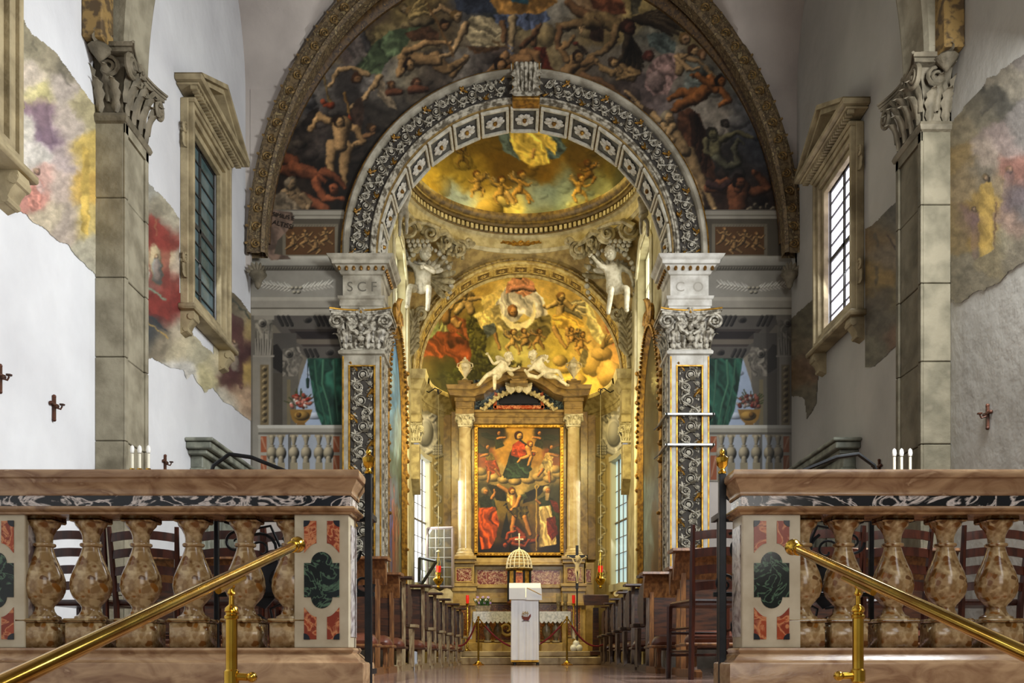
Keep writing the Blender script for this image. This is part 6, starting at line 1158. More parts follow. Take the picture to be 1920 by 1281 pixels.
for px, lab in ((872,'small cream urn with lid left on the altar pediment'), (1076,'small cream urn with lid right on the altar pediment')):
    t = thing('urn', lab, 'urn', pt(px,713,14.9)); u = MB().lathe([(0,0),(.055,0),(.05,.015),(.02,.03),(.025,.06),(.085,.14),(.10,.21),(.095,.25),(.07,.27),(.09,.29),(.06,.305)], (0,0,0), 18)
    for k in range(9): a = 2*pi*k/9; u.leaf((.03*cos(a),.03*sin(a),.07), (cos(a)*.6,sin(a)*.6,1), (cos(a),sin(a),-.3), .14, .025, 1, .2, 5)
    u.build('bowl', WHITEM, t, smooth=True); MB().lathe([(.06,.30),(.05,.33),(.02,.345),(.025,.365),(0,.39)], (0,0,0), 14).build('lid', WHITEM, t, smooth=True); v = MB()
    for s in (-1,1): MB().tube([(s*.09,0,.20),(s*.13,0,.22),(s*.12,0,.27),(s*.07,0,.285)], .012, 6).build('handle', WHITEM, t, smooth=True)
PA = dict(pelvis=(0,0,0), chest=(.11,-.02,.13), neck=(.16,-.03,.20), head=(.21,-.06,.27), elbow0=(.24,-.06,.05), hand0=(.36,-.09,.09), elbow1=(-.04,-.05,.16), hand1=(-.13,-.09,.31), knee0=(-.02,-.14,-.05), foot0=(-.02,-.16,-.27), knee1=(-.15,-.12,-.04), foot1=(-.28,-.13,-.20), face=(.75,-.6,-.1), side=(.6,-.1,-.75))
PB = dict(pelvis=(.12,0,-.02), chest=(-.02,-.02,.10), neck=(-.08,-.03,.17), head=(-.12,-.06,.25), elbow0=(.04,-.06,.22), hand0=(.12,-.08,.15), elbow1=(-.14,-.05,.04), hand1=(-.20,-.10,-.02), knee0=(.30,-.10,-.02), foot0=(.36,-.12,-.16), knee1=(.26,-.14,-.12), foot1=(.44,-.14,-.26), face=(-.6,-.75,-.15), side=(.7,-.1,.5))
putto('pediment_putto', 'marble cherub with outstretched arms sitting left on altar pediment', pt(930,704,14.55), PA, 1.0, WHITEM, None, True)
putto('pediment_putto', 'marble cherub reclining on a cloth right on altar pediment', pt(1012,698,14.55), PB, 1.0, WHITEM, None, True)
dr = MB(); dr.tube([pt(984,694,14.45), pt(992,704,14.38), pt(1008,708,14.36), pt(1020,700,14.4)], [.02,.035,.03,.02], 7); dr.build('drape', WHITEM, [o for o in C.objects if o.name.startswith('pediment_putto.001')][0], True, True)
# ---- altar painting
pn = thing('altar_painting', 'tall gilt framed altar painting with robed figures on clouds and standing below', 'painting', pt(973,1040,15.04))
fr = MB()
for (a, b, y0, y1) in ((889,896,797,1041),(1050,1057,797,1041),(889,1057,796,802),(889,1057,1036,1042)): BX(fr, a, b, y0, y1, 15.0, 15.06, .008)
fr.build('gilt_frame', GOLD, pn, world=True); bd = MB()
for k in range(40):
    for px in (892.5,1053.5): bd.ball(pt(px, 800+k*6, 14.995), .014, 5, 4)
for k in range(26):
    for py in (799,1039): bd.ball(pt(896+k*6.1, py, 14.995), .014, 5, 4)
bd.build('beading', GOLD, pn, True, True)['kind'] = 'stuff'
ca = canvas_altar(); ca.a = np.clip(ca.a*np.array((1.0,.86,.62)), 0, 255); nx, ny = 190, 262; Xg, Yg = np.meshgrid(np.linspace(895,1051,nx), np.linspace(801,1037.5,ny)); d = 15.045
V = np.stack([(Xg-960)*d/F, np.full(Xg.shape, d), HC+(1230-Yg)*d/F], -1).reshape(-1,3); paint_mesh('canvas', V, gridfaces(nx, ny, flip=True), ca, OILP, pn)
# ---- tabernacle
tb = thing('tabernacle', 'octagonal gilt and black tabernacle with white lattice dome and cross', 'tabernacle', pt(973.5,1160,14.5)); tx, _, _ = pt(973.5,1100,14.5); z0, z1 = zz(1128,14.5), zz(1072,14.5)
def octa(r, z): return [(tx+r*cos(radians(22.5+45*k)), 14.5+r*sin(radians(22.5+45*k)), z) for k in range(8)]
def oct_solid(rs): 
    m_ = MB(); V = [];
    for r, z in rs: V += octa(r, z)
    m_.add(V, [(j*8+i, j*8+(i+1)%8, (j+1)*8+(i+1)%8, (j+1)*8+i) for j in range(len(rs)-1) for i in range(8)]+[tuple(range(8))[::-1], tuple(range((len(rs)-1)*8, len(rs)*8))]); return m_
oct_solid([(.185,z0),(.185,z1)]).build('gilt_walls', GOLD, tb, world=True)
oct_solid([(.19,z1),(.23,z1+.02),(.235,z1+.04),(.21,z1+.05)]).build('black_cornice', mat('black_gilt_cornice', (40,34,22), (150,116,40), 30, .3, .4), tb, world=True)
oct_solid([(.20,z0-.30),(.20,z0-.24),(.10,z0-.18),(.10,z0-.06),(.21,z0-.03),(.21,z0)]).build('pedestal', mat('brown_marble_pedestal', (120,66,36), (70,36,22), 16, .3), tb, world=True)
b_ = MB()
for x_, y_, z_ in octa(.185, 0): b_.lathe([(.022,z0),(.022,z1)], (x_, y_, 0), 8)
b_.build('black_colonnettes', mat('black_colonnette', (24,28,36), rough=.25), tb, True, True)
p_ = MB(); yf = 14.5-.178; p_.box(tx-.055,tx+.055,yf-.012,yf,z0+.02,z1-.04); p_.lathe([(0,-.0),(.055,0),(.055,.012),(0,.012)], (tx,yf-.006,z1-.04), 14); p_.build('small_door', mat('orange_enamel', (196,110,40), (150,60,24), 30, .4), tb, world=True)
p_ = MB(); p_.rosette((tx,yf-.014,z0+.12), .04, m2=0)
for s in (-1,1): p_.spiral((tx+s*.02,yf-.014,z0+.22), .02, 1.2, .005, .003, s, 0, 10); p_.spiral((tx+s*.02,yf-.014,z0+.06), .02, 1.2, .005, .003, s, 0, 10)
p_.build('door_ornament', mat('pale_gold_ornament', (236,214,150), rough=.3, metal=.3), tb, True, True)
LW = mat('white_gilt_lattice', (240,226,190), rough=.4); l_ = MB(); zb = z1+.05; R = .205; Hh = .30
prof = [(R*cos(t_), Hh*sin(t_)**.9) for t_ in np.linspace(0, pi/2*.96, 9)]
for k in range(16): a = 2*pi*k/16; l_.tube([(tx+r*cos(a), 14.5+r*sin(a), zb+h) for r, h in prof], .0075, 5)
for j in range(0, 8): r, h = prof[j]; l_.tube([(tx+r*cos(a), 14.5+r*sin(a), zb+h) for a in np.linspace(0, 2*pi, 25)], .0065, 4, False)
l_.build('lattice_dome', LW, tb, True, True); c_ = MB(); zt = zb+Hh; c_.lathe([(0,0),(.02,.0),(.025,.02),(.01,.035),(.014,.05),(0,.07)], (tx,14.5,zt-.01), 10); c_.bbox(tx-.010,tx+.010,14.49,14.51,zt+.04,zt+.25,.003); c_.bbox(tx-.055,tx+.055,14.49,14.51,zt+.155,zt+.175,.003)
for q in ((0,.25),(-.055,.165),(.055,.165)): c_.ball((tx+q[0],14.5,zt+q[1]), .015, 6, 5)
c_.build('cross', LW, tb, True, True)
# ---- altar table with lace cloth
TD = 13.95; tz = zz(1147,TD-.02); t = thing('altar_table', 'stone altar table on paired balusters in front of high altar', 'table', (xx(978,TD), TD+.3, .2)); SM = mat('grey_brown_stone', (146,128,96), (104,88,62), 14, .4)
MB().bbox(xx(889,TD), xx(1068,TD), TD+.02, TD+.34, tz-.07, tz-.006).build('table_slab', SM, t, world=True); [MB().bbox(xx(a_,TD), xx(b_,TD), TD+.05, TD+.33, .2, zz(1206,TD)).build('plinth', YELM, t, world=True) for a_, b_ in ((903,942),(1014,1056))]
zb_ = zz(1206,TD); HB = tz-.07-zb_
for px in (914,933,1025,1043):
    m_ = MB(); X = xx(px,TD); m_.bbox(X-.055,X+.055,TD+.09,TD+.20,zb_,zb_+.04,.004); m_.lathe([(.04,.04),(.035,.07),(.04,.09),(.062,.15),(.066,.19),(.05,.26),(.03,HB*.62),(.028,HB*.72),(.042,HB*.76),(.03,HB*.80),(.05,HB*.93),(.055,HB)], (X,TD+.145,zb_), 14); m_.build('baluster', SM, t, True, True)
cl_ = thing('altar_cloth', 'white lace altar cloth with scalloped edge draped over the table', 'tablecloth', (xx(978,TD), TD+.3, tz))
m_ = MB(); m_.box(xx(887,TD), xx(1070,TD), TD-.01, TD+.36, tz-.005, tz+.003)
xa, xb = xx(887,TD), xx(1070,TD); n = 132; V = []; 
for i in range(n+1):
    x_ = xa+(xb-xa)*i/n; sc_ = abs(sin(pi*i/n*22)); 
    for j, zq in enumerate((tz, tz-.06, tz-.12, tz-.145-.035*sc_)): V.append((x_, TD-.012-.006*sin(i*.7)*j/3, zq))
m_.add(V, [(i*4+j, i*4+j+1, (i+1)*4+j+1, (i+1)*4+j) for i in range(n) for j in range(3)])
m_.build('lace_front', LACE, cl_, True, True)
m_ = MB()
for s, X in ((-1,xa),(1,xb)):
    m_ = MB(); V = []
    for i in range(17):
        y_ = TD-.012+.37*i/16
        for j in range(5): V.append((X+s*(.004+.022*sin(i*1.3)*j/4+.012*j), y_, tz-.10*j*(1+.05*sin(i))))
    m_.add(V, [(i*5+j, i*5+j+1, (i+1)*5+j+1, (i+1)*5+j) for i in range(16) for j in range(4)])
    m_.build('side_drape', WHITECLOTH, cl_, True, True)
fp = thing('flower_box', 'clay flower box with lilac and white flowers on the altar cloth', 'planter', pt(905.5,1146,TD+.15)); m_ = MB(); m_.prism([(-.105,0),(.105,0),(.12,.075),(-.12,.075)], 'y', -.05, .05); m_.box(-.125,.125,-.055,.055,.065,.08); m_.build('trough', TERRA, fp)
m_ = MB(); r = np.random.RandomState(2)
for k in range(46): x_ = r.uniform(-.1,.1); m_.leaf((x_, r.uniform(-.03,.03), .075), (r.uniform(-.5,.5), r.uniform(-.3,.3), 1), (0,-1,.2), r.uniform(.07,.14), .008, 1, .4, 4)
m_.build('foliage', LEAFG, fp); m_ = MB(); w2 = MB()
for k in range(9): x_ = -.11+.22*(k/8); zq = .17+.05*sin(k*2.1); (m_ if k % 3 else w2).rosette((x_, -.02, zq), .024, (.2*sin(k),-1,.6), 5)
m_.build('lilac_flowers', FLOWER, fp); w2.build('white_flowers', mat('white_petal', (230,228,236), rough=.6), fp)
for px, lab in ((1047,'left of two amber glass candles on the altar cloth'), (1060,'right of two amber glass candles on the altar cloth')):
    q = thing('glass_candle', lab, 'candle', pt(px,1146,TD+.12)); MB().lathe([(0,0),(.035,0),(.03,.02),(.02,.05),(.03,.09),(.034,.11),(.025,.13)], (0,0,0), 12).build('glass_foot', mat('amber_smoked_glass', (112,96,66), (80,66,42), 20, .15), q, smooth=True); MB().lathe([(.025,.13),(.038,.15),(.038,.27),(.03,.27),(.03,.24),(0,.24)], (0,0,0), 12).build('glass_cup', mat('pale_smoked_glass', (136,122,92), (170,150,110), 20, .1), q, smooth=True)
    MB().lathe([(0,.24),(.026,.24),(.026,.262),(0,.262)], (0,0,0), 10).build('wax', mat('orange_wax', (176,96,40), rough=.5), q)
# ---- lectern under white satin
LD = 13.0; t = thing('lectern', 'lectern draped in white satin embroidered with a small sailing boat', 'lectern', (xx(986,LD), LD, 0))
lx0, lx1 = xx(958.5,LD), xx(1009.5,LD); zt = zz(1122,LD); n = 44; V = []; rows = 14
for i in range(n+1):
    u = i/n; x_ = lx0+(lx1-lx0)*u
    for j in range(rows): q = j/(rows-1); V.append((x_-(.006*(1-u)-.006*u)*q, LD-.015-.022*q*(.5+.5*sin(u*21+.6*sin(q*3)))-.006*sin(u*47)*q, zt-(zt-.045)*q))
m_ = MB(); m_.add(V, [(i*rows+j, i*rows+j+1, (i+1)*rows+j+1, (i+1)*rows+j) for i in range(n) for j in range(rows-1)])
V = []
for i in range(9):
    for j in range(rows): q = j/(rows-1); V.append((lx1+.012+.012*sin(i*1.2)*q, LD+.30*i/8, zt-(zt-.30)*q))
m_.add(V, [(i*rows+j, i*rows+j+1, (i+1)*rows+j+1, (i+1)*rows+j) for i in range(8) for j in range(rows-1)])
m_.build('satin_cloth', WHITECLOTH, t, True, True)
MB().bbox(lx0+.01, lx1-.01, LD+.02, LD+.32, .03, zt-.01).build('stand', WOOD, t, world=True)
m_ = MB(); za, zb2 = zz(1123,LD), zz(1103,LD); m_.prism([(LD-.05,za-.012),(LD-.05,za+.014),(LD+.34,zb2+.10),(LD+.34,zb2+.07)], 'x', xx(954.5,LD), xx(1015,LD)); m_.add([(xx(954.5,LD),LD-.056,za-.012),(xx(985,LD),LD-.056,za-.012),(xx(985,LD),LD-.056,zb2),(xx(954.5,LD),LD-.056,zb2),(xx(986.5,LD),LD-.060,za-.022),(xx(1016,LD),LD-.060,za-.022),(xx(1015,LD),LD-.056,zb2),(xx(986.5,LD),LD-.056,zb2)], [(0,1,2,3),(4,5,6,7)]); m_.build('desk_cloth', WHITECLOTH, t, world=True)
m_ = MB(); m_.box(lx0-.004, lx1+.004, LD-.042, LD-.028, .045, .075); m_.build('gold_hem', GOLD, t, world=True); m_ = MB(); m_.tube([(xx(988,LD),LD-.065,zb2-.002),(xx(996,LD),LD-.067,zb2-.03),(xx(1015,LD),LD-.065,za+.05)], .0045, 5); m_.build('gold_trim', GOLD, t, world=True)
m_ = MB()
for px in (965,1008): m_.lathe([(0,-.02),(.022,-.02),(.022,.02),(0,.02)], (xx(px,LD),LD+.0,.022), 10)
m_.build('castor', mat('black_rubber', (20,20,22), rough=.5), t, True, True)
bo = MB(); cb = lambda px, py: pt(px, py, LD-.045)
hull = [cb(978,1154), cb(984,1157), cb(990,1157), cb(995,1151), cb(995.5,1156), cb(991,1164), cb(983,1163.5), cb(980,1160)]; bo.add(hull+[(a, b+.006, c__) for a, b, c__ in hull], [tuple(range(8))]+[(i,(i+1)%8,8+(i+1)%8,8+i) for i in range(8)]); bo.build('boat_hull', mat('red_brown_thread', (120,50,36), rough=.7), t, world=True)
bo = MB()
for x_ in (981,985,989): bo.tube([cb(x_,1157), cb(x_,1146)], .003, 4)
for x_, q in ((981,1149),(985,1147),(989,1148)): bo.tube([cb(x_-2.4,q+3), cb(x_,q), cb(x_+2.2,q+4)], .0045, 4)
bo.build('boat_sails', mat('gold_thread', (190,160,96), rough=.6), t, world=True); bo = MB(); bo.tube([cb(979,1165), cb(985,1163.5), cb(993,1165)], .004, 4); bo.build('waves', mat('blue_thread', (60,70,120), rough=.7), t, world=True)
# ---- rope barrier
ST = 13.1; st0 = thing('rope_stanchion', 'brass rope stanchion left of the white lectern', 'stanchion', (xx(897,ST), ST, 0), 0, 'brass rope stanchions'); hs = zz(1160,ST)
MB().lathe([(0,0),(.085,0),(.088,.012),(.06,.022),(.045,.04),(.02,.055),(.014,.07)], (0,0,0), 20).build('base', BRASS, st0, smooth=True); MB().lathe([(.014,.05),(.014,hs-.03)], (0,0,0), 12).build('pole', BRASS, st0, smooth=True); MB().lathe([(.014,hs-.03),(.024,hs-.025),(.024,hs-.005),(.012,hs),(.02,hs+.015),(.014,hs+.032),(0,hs+.036)], (0,0,0), 14).build('finial', BRASS, st0, smooth=True)
dup(st0, (xx(1063,ST), ST, 0), 0, 'brass rope stanchion right of the white lectern')
def rope(a, b, sag, lab):
    t = thing('barrier_rope', lab, 'rope', a, 0, 'dark red barrier ropes'); A, B = np.array(a), np.array(b); P_ = [A+(B-A)*u+np.array([0,0,-sag*4*u*(1-u)]) for u in np.linspace(.06,.94,17)]
    MB().tube(P_, .013, 8).build('rope', ROPE, t, True, True); MB().tube([A, P_[0], P_[1]], .009, 8).tube([B, P_[-1], P_[-2]], .009, 8).build('brass_hooks', BRASS, t, True, True)
zr = hs-.015; xl_, xr_ = xx(897,ST), xx(1063,ST)
rope((xl_+.02,ST,zr), (xr_-.02,ST,zr), .42, 'dark red rope hanging between the two stanchions behind lectern'); rope((xl_-.02,ST,zr), (xx(830,ST),ST+.1,zr), .38, 'dark red rope from left stanchion toward the left pews'); rope((xr_+.02,ST,zr), (xx(1168,ST),ST+.1,zr-.05), .36, 'dark red rope from right stanchion toward the right pews')
# ---- tall brass candle stands, crucifix, reading desk, sanctuary lamps, boards
def candlestand(px, d, lab):
    t = thing('candle_stand', lab, 'candle stand', (xx(px,d), d, .2)); h_ = zz(1132,d)-.2; P_ = [(.06,0),(.062,.012),(.03,.03),(.012,.05)]
    k = 0
    while P_[-1][1] < h_-.06: z = P_[-1][1]; P_ += [(.018,z+.03),(.009,z+.05)]
    P_ += [(.03,h_-.01),(.03,h_)]; MB().lathe([(0,0)]+P_, (0,0,0), 12).build('twisted_stem', BRASS, t, smooth=True); MB().lathe([(0,h_),(.02,h_),(.026,h_+.07),(.024,h_+.13),(0,h_+.13)], (0,0,0), 12).build('red_glass', REDGLASS, t, smooth=True)
candlestand(876.5, 14.1, 'tall twisted brass stand with red candle left of the altar table'); candlestand(1075.5, 14.1, 'tall twisted brass stand with red candle behind the black crucifix')
t = thing('processional_crucifix', 'black processional crucifix on white lobed base right of the altar table', 'crucifix', (xx(1081,13.9), 13.9, .2)); X = xx(1082,13.9); D_ = 13.9; Z = lambda py: zz(py, D_)
MB().bbox(X-.022,X+.022,D_-.012,D_+.012,Z(1105),Z(1023),.003).bbox(xx(1063,D_),xx(1102,D_),D_-.012,D_+.012,Z(1046.5),Z(1041),.003).build('cross', mat('black_wood', (18,14,14), rough=.4), t, world=True)
MB().lathe([(.012,Z(1206)),(.012,Z(1104))], (X,D_,0), 10).build('pole', MATS['black_wood'], t, True, True); m_ = MB()
for px, py, q in ((1075,1216,.052),(1086,1216,.052),(1080.5,1208,.055)): m_.ball((xx(px,D_),D_-.02+(.04 if py < 1210 else 0),Z(py)), (q*1.0,q,q*1.15), 14, 10)
m_.build('white_base', mat('white_marble_base', (236,236,232), (214,214,210), 8, .3), t, True, True)
cp = dict(pelvis=(0,0,0), chest=(0,-.01,.14), neck=(0,-.012,.225), head=(.012,-.03,.275), elbow0=(.115,0,.275), hand0=(.215,0,.325), elbow1=(-.115,0,.275), hand1=(-.215,0,.325), knee0=(.035,-.05,-.16), foot0=(.012,-.01,-.32), knee1=(-.02,-.05,-.16), foot1=(-.008,-.01,-.33), face=(.3,-.8,-.5), fat=.5)
putto('corpus', None, (0,0,0), {k_: v for k_, v in cp.items()}, .60, mat('ivory_figure', (214,196,160), rough=.5), parent=t)
for o in list(t.children):
    if o.name.split('.')[0] in ('body','head','hair','fingers'):
        o.location = (.008, -.035, Z(1069)-.2); n_ = o.name.split('.')[0]; o.name = {'body':'corpus','head':'corpus_head','hair':'corpus_hair','fingers':'corpus_fingers'}[n_]
t = thing('reading_desk', 'dark wooden reading desk on a flat post right of the crucifix', 'lectern', (xx(1116,13.8), 13.8, .12)); D_ = 13.8; Z = lambda py: zz(py, D_)
MB().prism([(D_-.12,Z(1136)),(D_-.12,Z(1131)),(D_+.14,Z(1114)),(D_+.14,Z(1119))], 'x', xx(1094,D_), xx(1140,D_)).bbox(xx(1094,D_),xx(1140,D_),D_-.13,D_-.10,Z(1136),Z(1117),.004).build('desk_top', WOOD, t, world=True)
MB().prism([(xx(1112,D_),Z(1140)),(xx(1122,D_),Z(1140)),(xx(1123,D_),Z(1221)),(xx(1111,D_),Z(1221))], 'y', D_-.03, D_+.03).build('post', WOOD, t, world=True); MB().bbox(xx(1106,D_),xx(1128,D_),D_-.12,D_+.12,Z(1229),Z(1221),.005).build('foot', WOOD, t, world=True)
for i, (px, s, side_) in enumerate(((822,-1,'left'),(1126,1,'right'))):
    d = 14.75; Z = lambda py: zz(py, d); X = xx(px, d); t = thing('sanctuary_lamp', 'hanging brass lamp with red glass beside the %s apse window' % side_, 'lamp', (X, d, Z(1060)), 0, 'hanging sanctuary lamps'); m_ = MB(); wx = xx(px-50 if s < 0 else px+50, d)*1.0
    m_.tube([(xx(px+s*42,d),d+.1,Z(734)), (xx(px+s*30,d),d+.05,Z(728)), (xx(px+s*18,d),d,Z(736)), (xx(px+s*6,d),d,Z(728)), (X,d,Z(731)), (X,d,Z(740))], .010, 6); m_.spiral((X-s*.01,d,Z(733)), .04, 1.3, .008, .005, s, 0, 14); m_.build('iron_bracket', IRON, t, True, True)
    MB().tube([(X,d,Z(740)),(X,d,Z(1040))], .0045, 5).lathe([(.0,0),(.012,.02),(.035,.0),(.04,-.01),(0,-.012)], (X,d,Z(1034)), 10).build('chain', mat('pale_chain', (176,164,120), rough=.4, metal=.5), t, True, True)
    z0 = Z(1104); MB().lathe([(0,0),(.02,.005),(.03,.03),(.02,.05),(.045,.07),(.085,.13),(.09,.16),(.05,.19),(.03,.21),(.045,.235),(.05,.26)], (X,d,z0), 16).build('brass_bowl', BRASS, t, True, True); m_ = MB()
    for k in range(3): a = 2*pi*k/3+.4; m_.tube([(X+.085*cos(a),d+.085*sin(a),z0+.16), (X+.03*cos(a),d+.03*sin(a),z0+.42), (X,d,Z(1034))], .003, 4)
    m_.build('suspension', BRASS, t, True, True); MB().lathe([(0,.255),(.032,.255),(.040,.31),(.042,.37),(.036,.37),(.03,.30),(0,.29)], (X,d,z0), 14).build('red_glass', REDGLASS, t, True, True)
# open casement and tilted ventilator at the left apse window; carved board underneath
def casement(name, lab, pts4, cols, rows, fm, gm):
    P4 = [np.array(p) for p in pts4]; t = thing(name, lab, 'window sash', tuple(P4[0])); nn = norm(np.cross(P4[1]-P4[0], P4[3]-P4[0])); Q = lambda u, v, o=0: tuple(P4[0]*(1-u)*(1-v)+P4[1]*u*(1-v)+P4[2]*u*v+P4[3]*(1-u)*v+nn*o)
    m_ = MB()
    for a, b in ((Q(0,0),Q(1,0)),(Q(1,0),Q(1,1)),(Q(1,1),Q(0,1)),(Q(0,1),Q(0,0))): m_.tube([a,b], .024, 4)
    m_.build('sash_frame', fm, t, world=True); m_ = MB()
    for i in range(1, cols): m_.tube([Q(i/cols,0),Q(i/cols,1)], .008, 4)
    for j in range(1, rows): m_.tube([Q(0,j/rows),Q(1,j/rows)], .008, 4)
    if cols*rows > 1: m_.build('lead_bars', mat('pale_lead', (176,170,156), rough=.5), t, world=True)
    for i in range(cols):
        for j in range(rows): u0,u1,v0,v1 = i/cols,(i+1)/cols,j/rows,(j+1)/rows; vs = [Q(u0,v0,.003),Q(u1,v0,.003),Q(u1,v1,.003),Q(u0,v1,.003),Q(u0,v0,-.003),Q(u1,v0,-.003),Q(u1,v1,-.003),Q(u0,v1,-.003)]; MB().add(vs, [(0,1,2,3),(7,6,5,4),(0,1,5,4),(1,2,6,5),(2,3,7,6),(3,0,4,7)]).build('pane', gm, t, world=True)
    return t
gm_, nt, b, N, L = _new('clear_pane'); b.inputs['Roughness'].default_value = .03; b.inputs['Transmission Weight'].default_value = .95; b.inputs['Base Color'].default_value = (.85,.92,.9,1); b.inputs['IOR'].default_value = 1.05
casement('open_casement', 'grey wooden leaded casement swung open at the left apse window', [pt(802,1100,15.05), pt(849,1101,14.75), pt(849,990,14.75), pt(802,991,15.05)], 3, 6, mat('mauve_grey_frame', (136,120,112), rough=.6), gm_)
casement('tilted_pane', 'small dark framed pane tilted into the room at left apse window', [pt(786,1092,14.5), pt(792,1094,14.3), pt(818,1053,14.0), pt(787,1046,14.5)], 1, 1, mat('dark_sash', (50,54,54), rough=.5), gm_)
t = thing('carved_board', 'cream shaped board standing below the left apse window', 'board', pt(826,1130,14.3)); ps = [(802,1130),(802,1112),(806,1106),(813,1103),(819,1106),(825,1109),(831,1106),(838,1103),(845,1106),(849,1112),(849,1130)]; MB().prism([(xx(a,14.3), zz(b,14.3)) for a, b in ps], 'y', 14.3, 14.34).build('board', mat('cream_wood', (206,190,150), (170,150,110), 10, .5), t, world=True); MB().bbox(xx(805,14.3),xx(846,14.3),14.3,14.36,.12,zz(1129,14.3)).build('legs_panel', YELM2, t, world=True)
t = thing('small_wall_clock', 'small round white dial on cream wall below the right apse window', 'clock', pt(1155,1114,14.4)); MB().lathe([(0,0),(.048,0),(.052,.01),(.048,.02),(0,.02)], (0,0,0), 20).build('rim', BRASS, t, smooth=True); MB().lathe([(0,.021),(.042,.021),(.042,.023),(0,.023)], (0,0,0), 20).build('dial', WAX, t, smooth=True)
for o in t.children: o.rotation_euler = (pi/2,0,0)
# ---- big oval framed canvases on the chancel walls
for s, X0, lab in ((-1, -1.575, 'arched painting with bright blue sky in a carved gilt frame, left chancel wall'), (1, 1.857, 'dark arched painting in carved gilt frame on the right chancel wall')):
    t = thing('framed_painting', lab, 'painting', (X0, 11.45, .8)); ya, yb, zb, zt = 10.50, 12.42, .75, 4.35; ym, hw = (ya+yb)/2, (yb-ya)/2; q = -s
    outl = lambda k: [(ym-hw*k, zb+hw*(1-k)), (ym-hw*k, zt-1.35)]+[(ym-hw*k*cos(a), zt-1.35+(1.35-hw*(1-k))*sin(a)) for a in np.linspace(0, pi, 25)[1:-1]]+[(ym+hw*k, zt-1.35), (ym+hw*k, zb+hw*(1-k))]
    O1, O2, O3 = outl(1.0), outl(.93), outl(.85); n = len(O1); m_ = MB()
    V = [(X0+q*.02,y_,z_) for y_, z_ in O1]+[(X0+q*.13,y_,z_) for y_, z_ in O1]+[(X0+q*.15,y_,z_) for y_, z_ in O2]+[(X0+q*.08,y_,z_) for y_, z_ in O3]
    m_.add(V, [(k*n+i, k*n+(i+1)%n, (k+1)*n+(i+1)%n, (k+1)*n+i) for k in range(3) for i in range(n)]); FM = GOLDD
    m_.build('gilt_frame', FM, t, True, True); m_ = MB()
    for i in range(0, 60):
        u = i/60*n; a, b = O2[int(u)%n], O2[(int(u)+1)%n]; f_ = u-int(u); m_.ball((X0+q*.155, a[0]*(1-f_)+b[0]*f_, a[1]*(1-f_)+b[1]*f_), .022, 6, 4)
    for z_ in np.linspace(2.4, 4.0, 9):
        for ye in (ya, yb): m_.leaf((X0+q*.12,ye,z_), (0,.2,-1), (q,0,0), .2, .05, 3, .5, 6); m_.ball((X0+q*.14,ye,z_), .035, 6, 5)
    for sg in (-1,1): m_.spiral((X0+q*.13, ym+sg*.17, zt+.06), .13, 1.5, .04, .02, sg, 0, 20, .2, 6, 0, 'yz')
    m_.leaf((X0+q*.13,ym,zt-.05), (0,0,1), (q,0,0), .34, .12, 3, .3, 7); m_.build('carved_ornament', FM, t, True, True)['kind'] = 'stuff'
    cc = Canvas(0,0,120,300,1); 
    if s < 0: cc.seeds([(60,20,(96,150,190)),(60,60,(120,176,206)),(30,110,(150,196,214)),(80,120,(176,206,206)),(60,150,(96,130,120)),(30,180,(90,70,90)),(80,180,(60,96,110)),(40,210,(70,80,150)),(80,215,(150,90,60)),(30,240,(110,90,70)),(90,245,(90,84,70)),(60,280,(120,104,80)),(100,150,(60,96,90))], 14, 8, .3, 71); [cc.man((20+k*22,176+(k%2)*16,6),[(14+k*22,190),(27+k*22,190)],[(16+k*22,222),(25+k*22,222)],[[(8+k*22,200),(4+k*22,190)],[(33+k*22,204),(38+k*22,196)]],[[(15+k*22,246),(14+k*22,268)],[(26+k*22,246),(28+k*22,268)]],7,[(190,140,100),(60,80,160),(170,80,50),(150,120,90),(120,130,110)][k]) for k in range(5)]
    else: cc.seeds([(60,20,(70,66,44)),(60,60,(84,80,56)),(30,110,(90,86,60)),(80,120,(76,80,66)),(60,150,(96,104,96)),(30,180,(80,96,96)),(80,180,(110,130,130)),(40,210,(90,80,56)),(80,215,(120,140,140)),(30,240,(76,60,40)),(90,245,(110,120,116)),(60,280,(96,80,60))], 14, 8, .3, 72)
    cc.finish(2); gx, gz = 90, 170; U, W = np.meshgrid(np.linspace(-1,1,gx), np.linspace(0,1,gz)); Y_ = ym+U*hw*.88; top = zt-1.35+1.22*np.sqrt(np.clip(1-(U*.88/.9)**2,0,1)); Z_ = (zb+.1)+W*(top-zb-.1)
    V = np.stack([np.full(U.shape, X0+q*.075), Y_, Z_], -1).reshape(-1,3); paint_mesh('canvas', V, gridfaces(gx, gz), cc, OILP, t, uv=((U.ravel()*58+60), 298-(Z_.ravel()-zb)/(zt-zb)*296))
